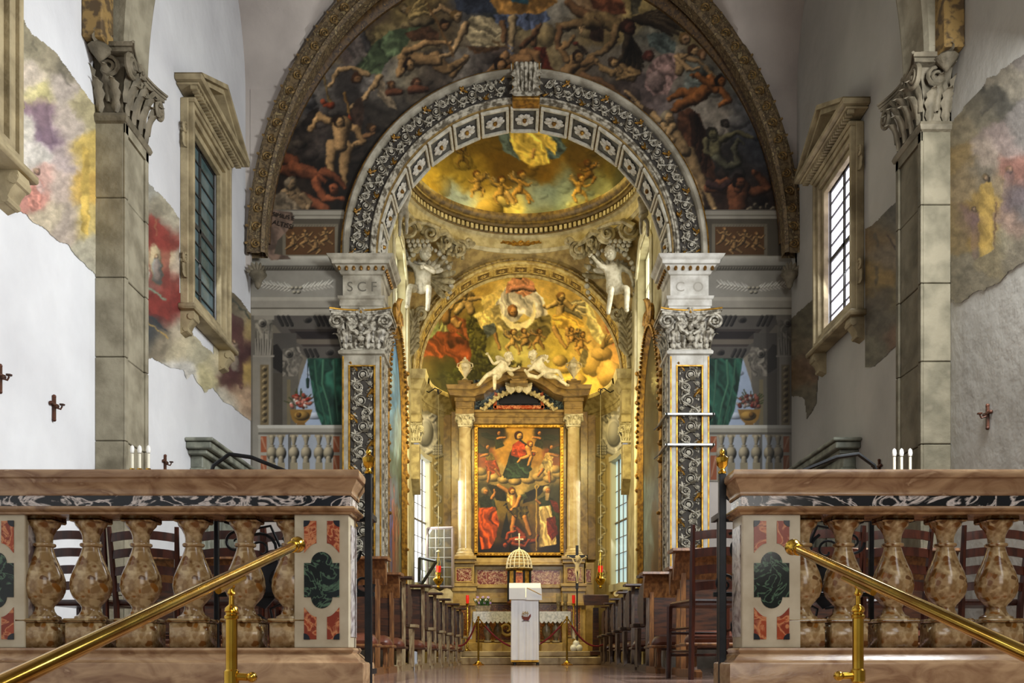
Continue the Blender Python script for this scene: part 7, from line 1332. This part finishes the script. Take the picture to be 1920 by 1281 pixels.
# ================================================================== FOREGROUND: BALUSTRADES, GATE, HANDRAILS
BALP = MB(); h_ = .078
BALP.bbox(-h_-.004,h_+.004,-h_-.004,h_+.004,.171,.284,.006); BALP.bbox(-h_-.012,h_+.012,-h_-.012,h_+.012,.284,.302,.006); BALP.bbox(-.070,.070,-.070,.070,.737,.765,.006)
BALP.lathe([(.072,.302),(.070,.312),(.052,.322),(.043,.338),(.040,.354),(.047,.366),(.060,.380),(.077,.400),(.087,.425),(.091,.450),(.088,.480),(.078,.515),(.064,.548),(.051,.580),(.042,.607),(.037,.626),(.047,.631),(.049,.637),(.047,.643),(.036,.648),(.036,.664),(.040,.684),(.052,.708),(.066,.724),(.070,.738)], (0,0,0), 28)
BALD = BALP.data(BREC, True, 'baluster'); BY_ = 4.12
def pier(t, x0, x1, s):
    c = (x0+x1)/2; p = MB().bbox(x0,x1,4.03,4.21,.17,.765,.004).build('pier', CREAM, t, world=True); S_ = 1/422.
    def shp(pts, m, nm, y=4.027):
        q = MB(); q.prism([(c+a*S_, .135+(1230-b)*S_) for a, b in pts], 'y', y, 4.034); q.build(nm, m, p, world=True)
    up = [(20*cos(a), 1056-21*sin(a)) for a in np.linspace(0, pi, 13)]; dn = [(-20*cos(a), 1120+21*sin(a)) for a in np.linspace(0, pi, 13)]
    shp([(33,1056)]+up+[(-33,1056),(-33,1120)]+dn+[(33,1120)], GREENM, 'green_marble_inlay')
    for q in (-1,1):
        arc_ = [(33+(10-33)*u, 1037-18*sin(u*pi/2)) for u in np.linspace(0,1,8)]
        for f in (lambda b: b, lambda b: 2176-b):
            shp([(q*33,f(977)),(q*10,f(977))]+[(q*a,f(b)) for a, b in arc_[::-1]], ORANGEM, 'orange_marble_inlay'); shp([(q*33.5,f(976.5)),(q*22,f(976.5))]+[(q*(33.5-11.5*cos(a)), f(976.5+11.5*sin(a))) for a in np.linspace(0.2, pi/2, 6)], mat('black_marble_corner', (24,28,36), rough=.2), 'black_corner_inlay', 4.0245)
    xs_ = x1 if s < 0 else x0; xa, xb = sorted((xs_-.004*(1 if s < 0 else -1)*-1, xs_)); MB().prism([(4.06,.22),(4.205,.22),(4.205,.72),(4.06,.72)], 'x', min(xs_,xs_+(-s)*.003), max(xs_,xs_+(-s)*.003)).build('veined_side_panel', veined('grey_violet_marble', (128,112,112), (206,200,196), (96,84,88), 8, .05) if 'grey_violet_marble' not in MATS else MATS['grey_violet_marble'], p, world=True)
def balustrade(s, x_end, piers, bals, halves, label, xw):
    t = thing('marble_balustrade', label, 'balustrade', (x_end, 4.12, 0)); yA, yB = 4.03, 4.21; xa, xb = (xw, x_end) if s < 0 else (x_end, xw)
    path = [(xa,yA),(xb,yA),(xb,yB),(xa,yB)]
    def rp(nm, prof, m): q = MB().run(path, prof+[prof[0]], closed=True, side=1); q.build(nm, m, t, True, True)
    def solid(mb, o, z0, z1): mb.box(xa-o, xb+o, yA-o, yB+o, z0, z1)
    m_ = MB(); solid(m_, .0, .848, .95); m_.run(path, [(0,.846),(.010,.846),(.014,.853),(.012,.860),(.018,.876),(.030,.896),(.035,.903),(.037,.910),(.040,.916),(.046,.918),(.051,.926),(.052,.944),(.048,.954),(-.05,.955)], closed=True); solid(m_, -.04, .94, .955); m_.build('top_rail', PINK, t, True, True)
    q = MB(); solid(q, .006, .796, .848); q.build('black_marble_band', BLACKM, t, world=True)
    q = MB(); solid(q, .0, .762, .797); q.run(path, [(0,.762),(.012,.763),(.015,.772),(.026,.778),(.030,.787),(.024,.797),(0,.797)], closed=True); q.build('lower_rail', PINK2, t, True, True)
    q = MB(); solid(q, .0, -.02, .17); q.run(path, [(0,.171),(.016,.170),(.022,.160),(.017,.150),(.014,.146),(.026,.136),(.044,.118),(.052,.108),(.068,.104),(.072,.096),(.072,-.02)], closed=True); q.build('plinth', PINK, t, True, True)
    for a, b in piers: pier(t, a, b, s)
    for x in bals+halves: place_data('baluster', BALD, t, (x-x_end, 0, 0), (0,0,random.uniform(0,.0)))
    return t
balustrade(-1, -.723, [(-.968,-.723),(-2.42,-2.165)], [-1.212,-1.447,-1.685,-1.912,-2.63], [-1.00,-2.125], 'polished marble balustrade with breccia balusters left of the gate', XL+.02)
balustrade(1, 1.024, [(1.024,1.283),(2.66,2.91)], [1.506,1.730,1.969,2.200,2.43], [1.315], 'polished marble balustrade with breccia balusters right of the gate', XR-.02)
for s, X, lab in ((-1, -.660, 'black wrought iron gate leaf with brass finial folded behind left balustrade'), (1, .967, 'black wrought iron gate leaf with brass finial folded behind right balustrade')):
    t = thing('iron_gate', lab, 'gate', (X, 4.17, 0)); MB().bbox(X-.016,X+.016,4.155,4.187,.0,.972,.003).build('gate_post', IRON, t, world=True)
    MB().lathe([(0,0),(.018,0),(.020,.008),(.012,.016),(.011,.024),(.024,.038),(.028,.060),(.030,.072),(.020,.080),(.010,.090),(.013,.100),(.008,.112),(0,.120)], (X,4.171,.972), 18).build('brass_finial', BRASS, t, True, True)
    yb = 4.36; W_ = .76; m_ = MB(); E = X+s*W_
    for x_ in (X+s*.03, E): m_.bbox(x_-.011,x_+.011,yb-.011,yb+.011,.03,.80,.002)
    for z in (.05,.43,.79): m_.bbox(min(X,E),max(X,E),yb-.010,yb+.010,z-.011,z+.011,.002)
    m_.box(min(X-.01,X+.01),max(X-.01,X+.01),4.17,yb,.775,.80); m_.box(X-.01,X+.01,4.17,yb,.05,.075)
    m_.build('leaf_frame', IRON, t, world=True); m_ = MB(); A = lambda u, z: (X+s*W_*u, yb, z)
    for (u, z, r, tn, sg, a0) in ((.2,.64,.085,1.6,1,0),(.45,.66,.075,1.5,-1,1),(.72,.64,.085,1.6,1,2),(.88,.68,.06,1.4,-1,0),(.2,.28,.09,1.6,-1,1),(.48,.26,.085,1.5,1,0),(.76,.28,.09,1.6,-1,2),(.33,.52,.06,1.4,1,3),(.6,.50,.06,1.4,-1,0),(.9,.46,.05,1.3,1,1),(.07,.48,.05,1.3,1,0)):
        m_.spiral(A(u,z), r, tn, .008, .005, sg*s, a0, 26, .12, 6)
    for P in ([A(.5,.78),A(.44,.70),A(.5,.60),A(.58,.70),A(.5,.78)],[A(.1,.72),A(.3,.78),A(.4,.72),A(.42,.62)],[A(.95,.78),A(.8,.74),A(.66,.76),A(.6,.66)],[A(.3,.1),A(.4,.2),A(.36,.36),A(.5,.42)],[A(.7,.1),A(.62,.2),A(.66,.36),A(.5,.42)]): m_.tube(P, .007, 6)
    m_.build('scrollwork', IRON, t, True, True); m_ = MB()
    cr = [A(.12,.80),A(.16,.90),A(.30,.97),A(.55,1.02),A(.78,1.09),A(.92,1.105),A(1.02,1.05),A(1.06,.96),A(1.02,.86)]; cr = [tuple(np.array(cr[min(len(cr)-1,int(u))])*(1-(u%1))+np.array(cr[min(len(cr)-1,int(u)+1)])*(u%1)) for u in np.linspace(0,len(cr)-1,33)]
    m_.tube(cr, [.006,.010,.009], 7); m_.spiral(A(.86,.96), .06, 1.5, .009, .005, -s, .5, 22, .14, 6); m_.spiral(A(.66,.955), .05, 1.4, .008, .005, s, 2, 20, .14, 6); m_.spiral(A(.13,.93), .06, 1.2, .008, .005, -s, 0, 20, .2, 6); m_.tube([A(.4,.96),A(.52,.93),A(.6,.98)], .006, 5); m_.build('scrolled_crest', IRON, t, True, True)
    MB().prism([(X+s*W_*u, z) for u, z in ((.62,.60),(.80,.60),(.82,.50),(.76,.38),(.70,.36),(.63,.42),(.60,.52))], 'y', yb+.015, yb+.03).build('dark_shield_plate', mat('blue_black_iron', (20,26,36), rough=.5), t, world=True)
for s, X, y1, z1, yp, sl, lab in ((-1,-.826,3.47,.560,2.67,.235,'polished brass handrail descending in front of the left balustrade'),(1,1.08,3.47,.549,2.83,.262,'polished brass handrail descending in front of the right balustrade')):
    t = thing('brass_handrail', lab, 'handrail', (X, yp, -.3)); dv = norm((0,-1,-sl)); e0 = np.array((X,y1-.03,z1-.008)); L_ = 2.9
    MB().tube([e0, e0+dv*L_], .0175, 20).build('rail', BRASS, t, True, True); q = MB(); up = -dv
    def ringat(c, prof):
        a = norm(np.cross(dv,(1,0,0))); b = np.array((1.,0,0)); V = []; n = 20
        for r, o in prof:
            for k in range(n): w_ = 2*pi*k/n; V.append(c+up*o+a*r*cos(w_)+b*r*sin(w_))
        q.add(V, [(j*n+i, j*n+(i+1)%n, (j+1)*n+(i+1)%n, (j+1)*n+i) for j in range(len(prof)-1) for i in range(n)])
    ringat(e0, [(.0175,-.03),(.0225,-.028),(.0235,-.018),(.018,-.012),(.021,-.008),(.023,0),(.016,.006),(.014,.010),(.021,.018),(.030,.034),(.032,.046),(.028,.060),(.018,.072),(.008,.078),(.006,.083),(.011,.090),(.010,.098),(0,.103)])
    q.build('end_knob', BRASS, t, True, True); zp = z1-(y1-yp)*sl
    pz = zp-.03; MB().lathe([(.017,-.48-(.135)*0),(.017,pz-.10),(.021,pz-.098),(.022,pz-.090),(.017,pz-.086),(.017,pz-.080),(.021,pz-.076),(.019,pz-.066),(.008,pz-.056),(.007,pz-.03),(.013,pz-.024),(.008,pz-.012),(.012,pz)], (X,yp,0), 16).build('post', BRASS, t, True, True)
    MB().tube([(X,yp-.12,zp-.12*sl-.026),(X,yp+.12,zp+.12*sl-.026)], .010, 8).build('saddle', BRASS, t, True, True)
    m_ = MB(); m_.tube([(X,yp,.075),(X-s*.05,yp,.072)], .012, 10); m_.ball((X-s*.06,yp,.072), (.016,.022,.016), 12, 8); m_.lathe([(.017,.05),(.022,.055),(.022,.09),(.017,.095)], (X,yp,0), 16); m_.build('side_bracket', BRASS, t, True, True)
# ================================================================== CHAIRS
def make_chair():
    t = thing('ladderback_chair', 'x', 'chair'); w_, H, D = .36, .86, .36; m = WOODR
    for s in (-1,1):
        MB().tube([(s*w_/2*.92,.03,0),(s*w_/2*.94,.0,.42),(s*w_/2*1.0,-.03,.66),(s*w_/2*1.04,-.06,H)], [.017,.018,.016,.013], 6, flat=1.3).build('back_post', m, t, smooth=True)
        MB().tube([(s*w_/2*1.02,D,0),(s*w_/2*1.0,D-.01,.43)], [.014,.018], 6).build('leg', m, t, smooth=True)
    for k, (z, y) in enumerate(((.795,-.055),(.70,-.04),(.605,-.025),(.515,-.012))):
        n = 8; V = []
        for i in range(n+1):
            u = i/n*2-1; x = u*w_/2*1.0; yy = y+.030*(1-u*u)*-1+.0; zc_ = z+.014*(1-u*u)
            V += [(x,yy-.006,zc_-.022),(x,yy-.006,zc_+.026),(x,yy+.006,zc_+.026),(x,yy+.006,zc_-.022)]
        MB().add(V, [(i*4+j, i*4+(j+1)%4, (i+1)*4+(j+1)%4, (i+1)*4+j) for i in range(n) for j in range(4)]+[(0,1,2,3),(n*4,n*4+3,n*4+2,n*4+1)]).build('slat', m, t, smooth=True)
    MB().bbox(-w_/2,w_/2,.0,D,.42,.455,.012).build('seat', m, t)
    q = MB()
    for z in (.14,.27): q.tube([(-w_/2*.95,D-.01,z),(w_/2*.95,D-.01,z)], .009, 6); [q.tube([(s*w_/2*.95,.02,z+.02),(s*w_/2*.98,D-.01,z+.02)], .009, 6) for s in (-1,1)]
    q.tube([(-w_/2*.9,.02,.24),(w_/2*.9,.02,.24)], .009, 6); q.build('stretchers', m, t, smooth=True); return t
ch = None; CH_G = 'ladderback chairs behind the balustrades'
def chair_at(px, d, rz, lab):
    global ch
    if ch is None: ch = make_chair(); ch.location = (xx(px,d), d, 0); ch.rotation_euler = (0,0,rz); ch['label'] = lab; ch['group'] = CH_G
    else: dup(ch, (xx(px,d), d, 0), rz, lab, CH_G)
chair_at(144, 5.15, -.06, 'red-brown ladderback chair leftmost behind left balustrade'); chair_at(275, 5.15, .04, 'red-brown ladderback chair between third and fourth balusters from left'); chair_at(434, 5.15, .02, 'red-brown ladderback chair behind the left gate leaf'); chair_at(562, 5.15, -.05, 'red-brown ladderback chair behind the left balustrade end pier')
chair_at(1548, 5.1, .0, 'red-brown ladderback chair behind the right gate leaf'); chair_at(1676, 5.1, -.03, 'red-brown ladderback chair in the middle behind right balustrade'); chair_at(1858, 5.1, .05, 'red-brown ladderback chair rightmost behind right balustrade'); chair_at(1352, 5.1, .16, 'red-brown ladderback chair just right of gate, beside the right pews')
# ================================================================== PEWS AND KNEELING DESKS
def pew(x, y, s, L, lab, posts=WOODG, desk=False, zt=.85, cushion=.0):
    t = thing('kneeling_desk' if desk else 'church_pew', lab, 'pew', (x, y, 0), 0, 'kneeling desks nearest the gate' if desk else 'pews along the %s side of the aisle' % ('left' if s < 0 else 'right'))
    def bx(mb, a, b, y0, y1, z0, z1, c=.006): xa, xb = sorted((s*a, s*b)); return mb.bbox(xa, xb, y0, y1, z0, z1, c)
    def pr(mb, poly, a, b): xa, xb = sorted((s*a, s*b)); return mb.prism(poly, 'x', xa, xb)
    pr(MB(), [(-.13,zt-.03),(-.14,zt-.022),(-.135,zt-.004),(.07,zt),(.08,zt-.012),(.07,zt-.022)], -.075, L).build('ledge', WOOD if not desk else WOODM, t)
    for a in (0, L-.05):
        pr(MB(), [(-.015,.04),(-.01,.45),(-.022,zt-.10),(-.05,zt-.05),(-.09,zt-.025),(.05,zt-.022),(.03,zt-.07),(.022,.45),(.03,.04)], a, a+.032).build('end_post', posts if a == 0 else WOOD, t)
    if desk:
        pr(MB(), [(-.10,zt-.03),(-.05,zt-.09),(.0,zt-.20),(.02,zt-.20),(.02,zt-.03)], -.05, L).build('curved_front', WOODM, t)
        bx(MB(), .03, L-.03, .0, .02, .25, zt-.18).build('back_panel', WOOD, t); bx(MB(), -.0, .035, -.36, -.32, .02, .17).build('leg', WOODM, t)
    else:
        bx(MB(), .03, L-.03, .005, .028, .30, zt-.04).build('back_panel', WOOD, t)
        sc_ = [(0.030,zt-0.060),(0.240,zt-0.080),(0.330,zt-0.110),(0.300,zt-0.140),(0.390,zt-0.170),(0.435,zt-0.210),(0.390,zt-0.245),(0.435,zt-0.280),(0.405,zt-0.330),(0.330,zt-0.360),(0.345,zt-0.390),(0.270,zt-0.410),(0.210,zt-0.430),(0.030,zt-0.430)]
        pr(MB(), sc_, -.018, .004).build('scalloped_wing', WOOD, t)
        bx(MB(), -.01, L, .03, .40, .405, .43).build('seat', WOOD, t); bx(MB(), -.075, .05, .30, .52, .40, .432).build('seat_cap', posts, t)
        pr(MB(), [(.33,.03),(.35,.20),(.32,.39),(.50,.39),(.475,.20),(.49,.03)], -.03, .005).build('seat_support', posts, t)
    q = MB(); c0, c1 = -.03, L-.05; P = [(-.40,.215),(-.41,.24),(-.38,.275),(-.31,.295),(-.24,.275),(-.21,.24),(-.22,.215)]; 
    V = []; N_ = len(P); st_ = [(c0,.35),(c0+.02,.8),(c0+.06,1),(c1-.06,1),(c1,.6)]
    for a, k in st_: V += [(s*a, -.31+(yy+.31)*k, .215+(zz_-.215)*k) for yy, zz_ in P]
    q.add(V, [(i*N_+j, i*N_+(j+1)%N_, (i+1)*N_+(j+1)%N_, (i+1)*N_+j) for i in range(len(st_)-1) for j in range(N_)]+[tuple(range(N_)), tuple(range(4*N_,5*N_))]); q.build('kneeler_cushion', LEATHER, t, smooth=True)
    bx(MB(), -.05, L-.04, -.43, -.20, .195, .216).build('kneeler_board', WOODM if desk else WOOD, t)
    pr(MB(), [(-.38,.03),(-.34,.10),(-.37,.195),(-.24,.195),(-.27,.10),(-.22,.03)], .0, .035).build('kneeler_support', WOODM if desk else posts, t)
    pr(MB(), [(-.42,0),(-.42,.035),(-.36,.055),(-.05,.045),(.05,.06),(.40,.045),(.44,.03),(.44,0)] if not desk else [(-.42,0),(-.42,.035),(-.36,.05),(.05,.05),(.08,.03),(.08,0)], -.02, .055).build('foot_runner', posts if not desk else WOODM, t)
    if L > .8 and not desk: pr(MB(), [(-.42,0),(-.42,.035),(-.36,.055),(.05,.05),(.44,.03),(.44,0)], L-.09, L-.01).build('foot_runner', WOOD, t)
    return t
ords = ['first','second','third','fourth','fifth','sixth']
for k, (px, h) in enumerate(((760,148),(796,132.6),(818,118),(834,107),(851,98),(865,89.4))):
    d = 1700*(.85-HC)/h; X = xx(px, d); pew(X, d, -1, 1.85 if d < 9.3 else (.60 if k == 2 else .68), '%s dark walnut pew from the front along the left of the aisle' % ords[5-k] if False else '%s pew left of the aisle counting from the gate, worn pale end posts' % ords[k])
for k, (px, h) in enumerate(((1211,151),(1183.4,134),(1168.5,120),(1153.6,107.5),(1142,99.5),(1135,93))):
    d = 1700*(.85-HC)/h; X = xx(px, d); pew(X, d, 1, 1.7 if d < 9.3 else (.46 if k == 2 else .55), '%s pew right of the aisle counting from the gate, dark end posts' % ords[k], mat('dull_dark_oak', (96,78,62), (52,36,26), 8, .45, stretch=(6,6,1)))
pew(xx(712,6.6), 6.6, -1, 1.85, 'honey brown kneeling desk nearest the gate on the left', WOODM, True); pew(xx(738,7.3), 7.3, -1, 1.85, 'honey brown kneeling desk second from the gate on the left', WOODM, True, .80)
pew(1.12, 6.02, 1, 1.8, 'dark kneeling desk nearest the gate on the right', WOODM, True, .84); pew(1.20, 6.62, 1, 1.8, 'dark kneeling desk second from the gate on the right', WOODM, True, .78); pew(xx(1218,7.25), 7.25, 1, 1.7, 'dark kneeling desk third from the gate on the right', WOODM, True, .80)
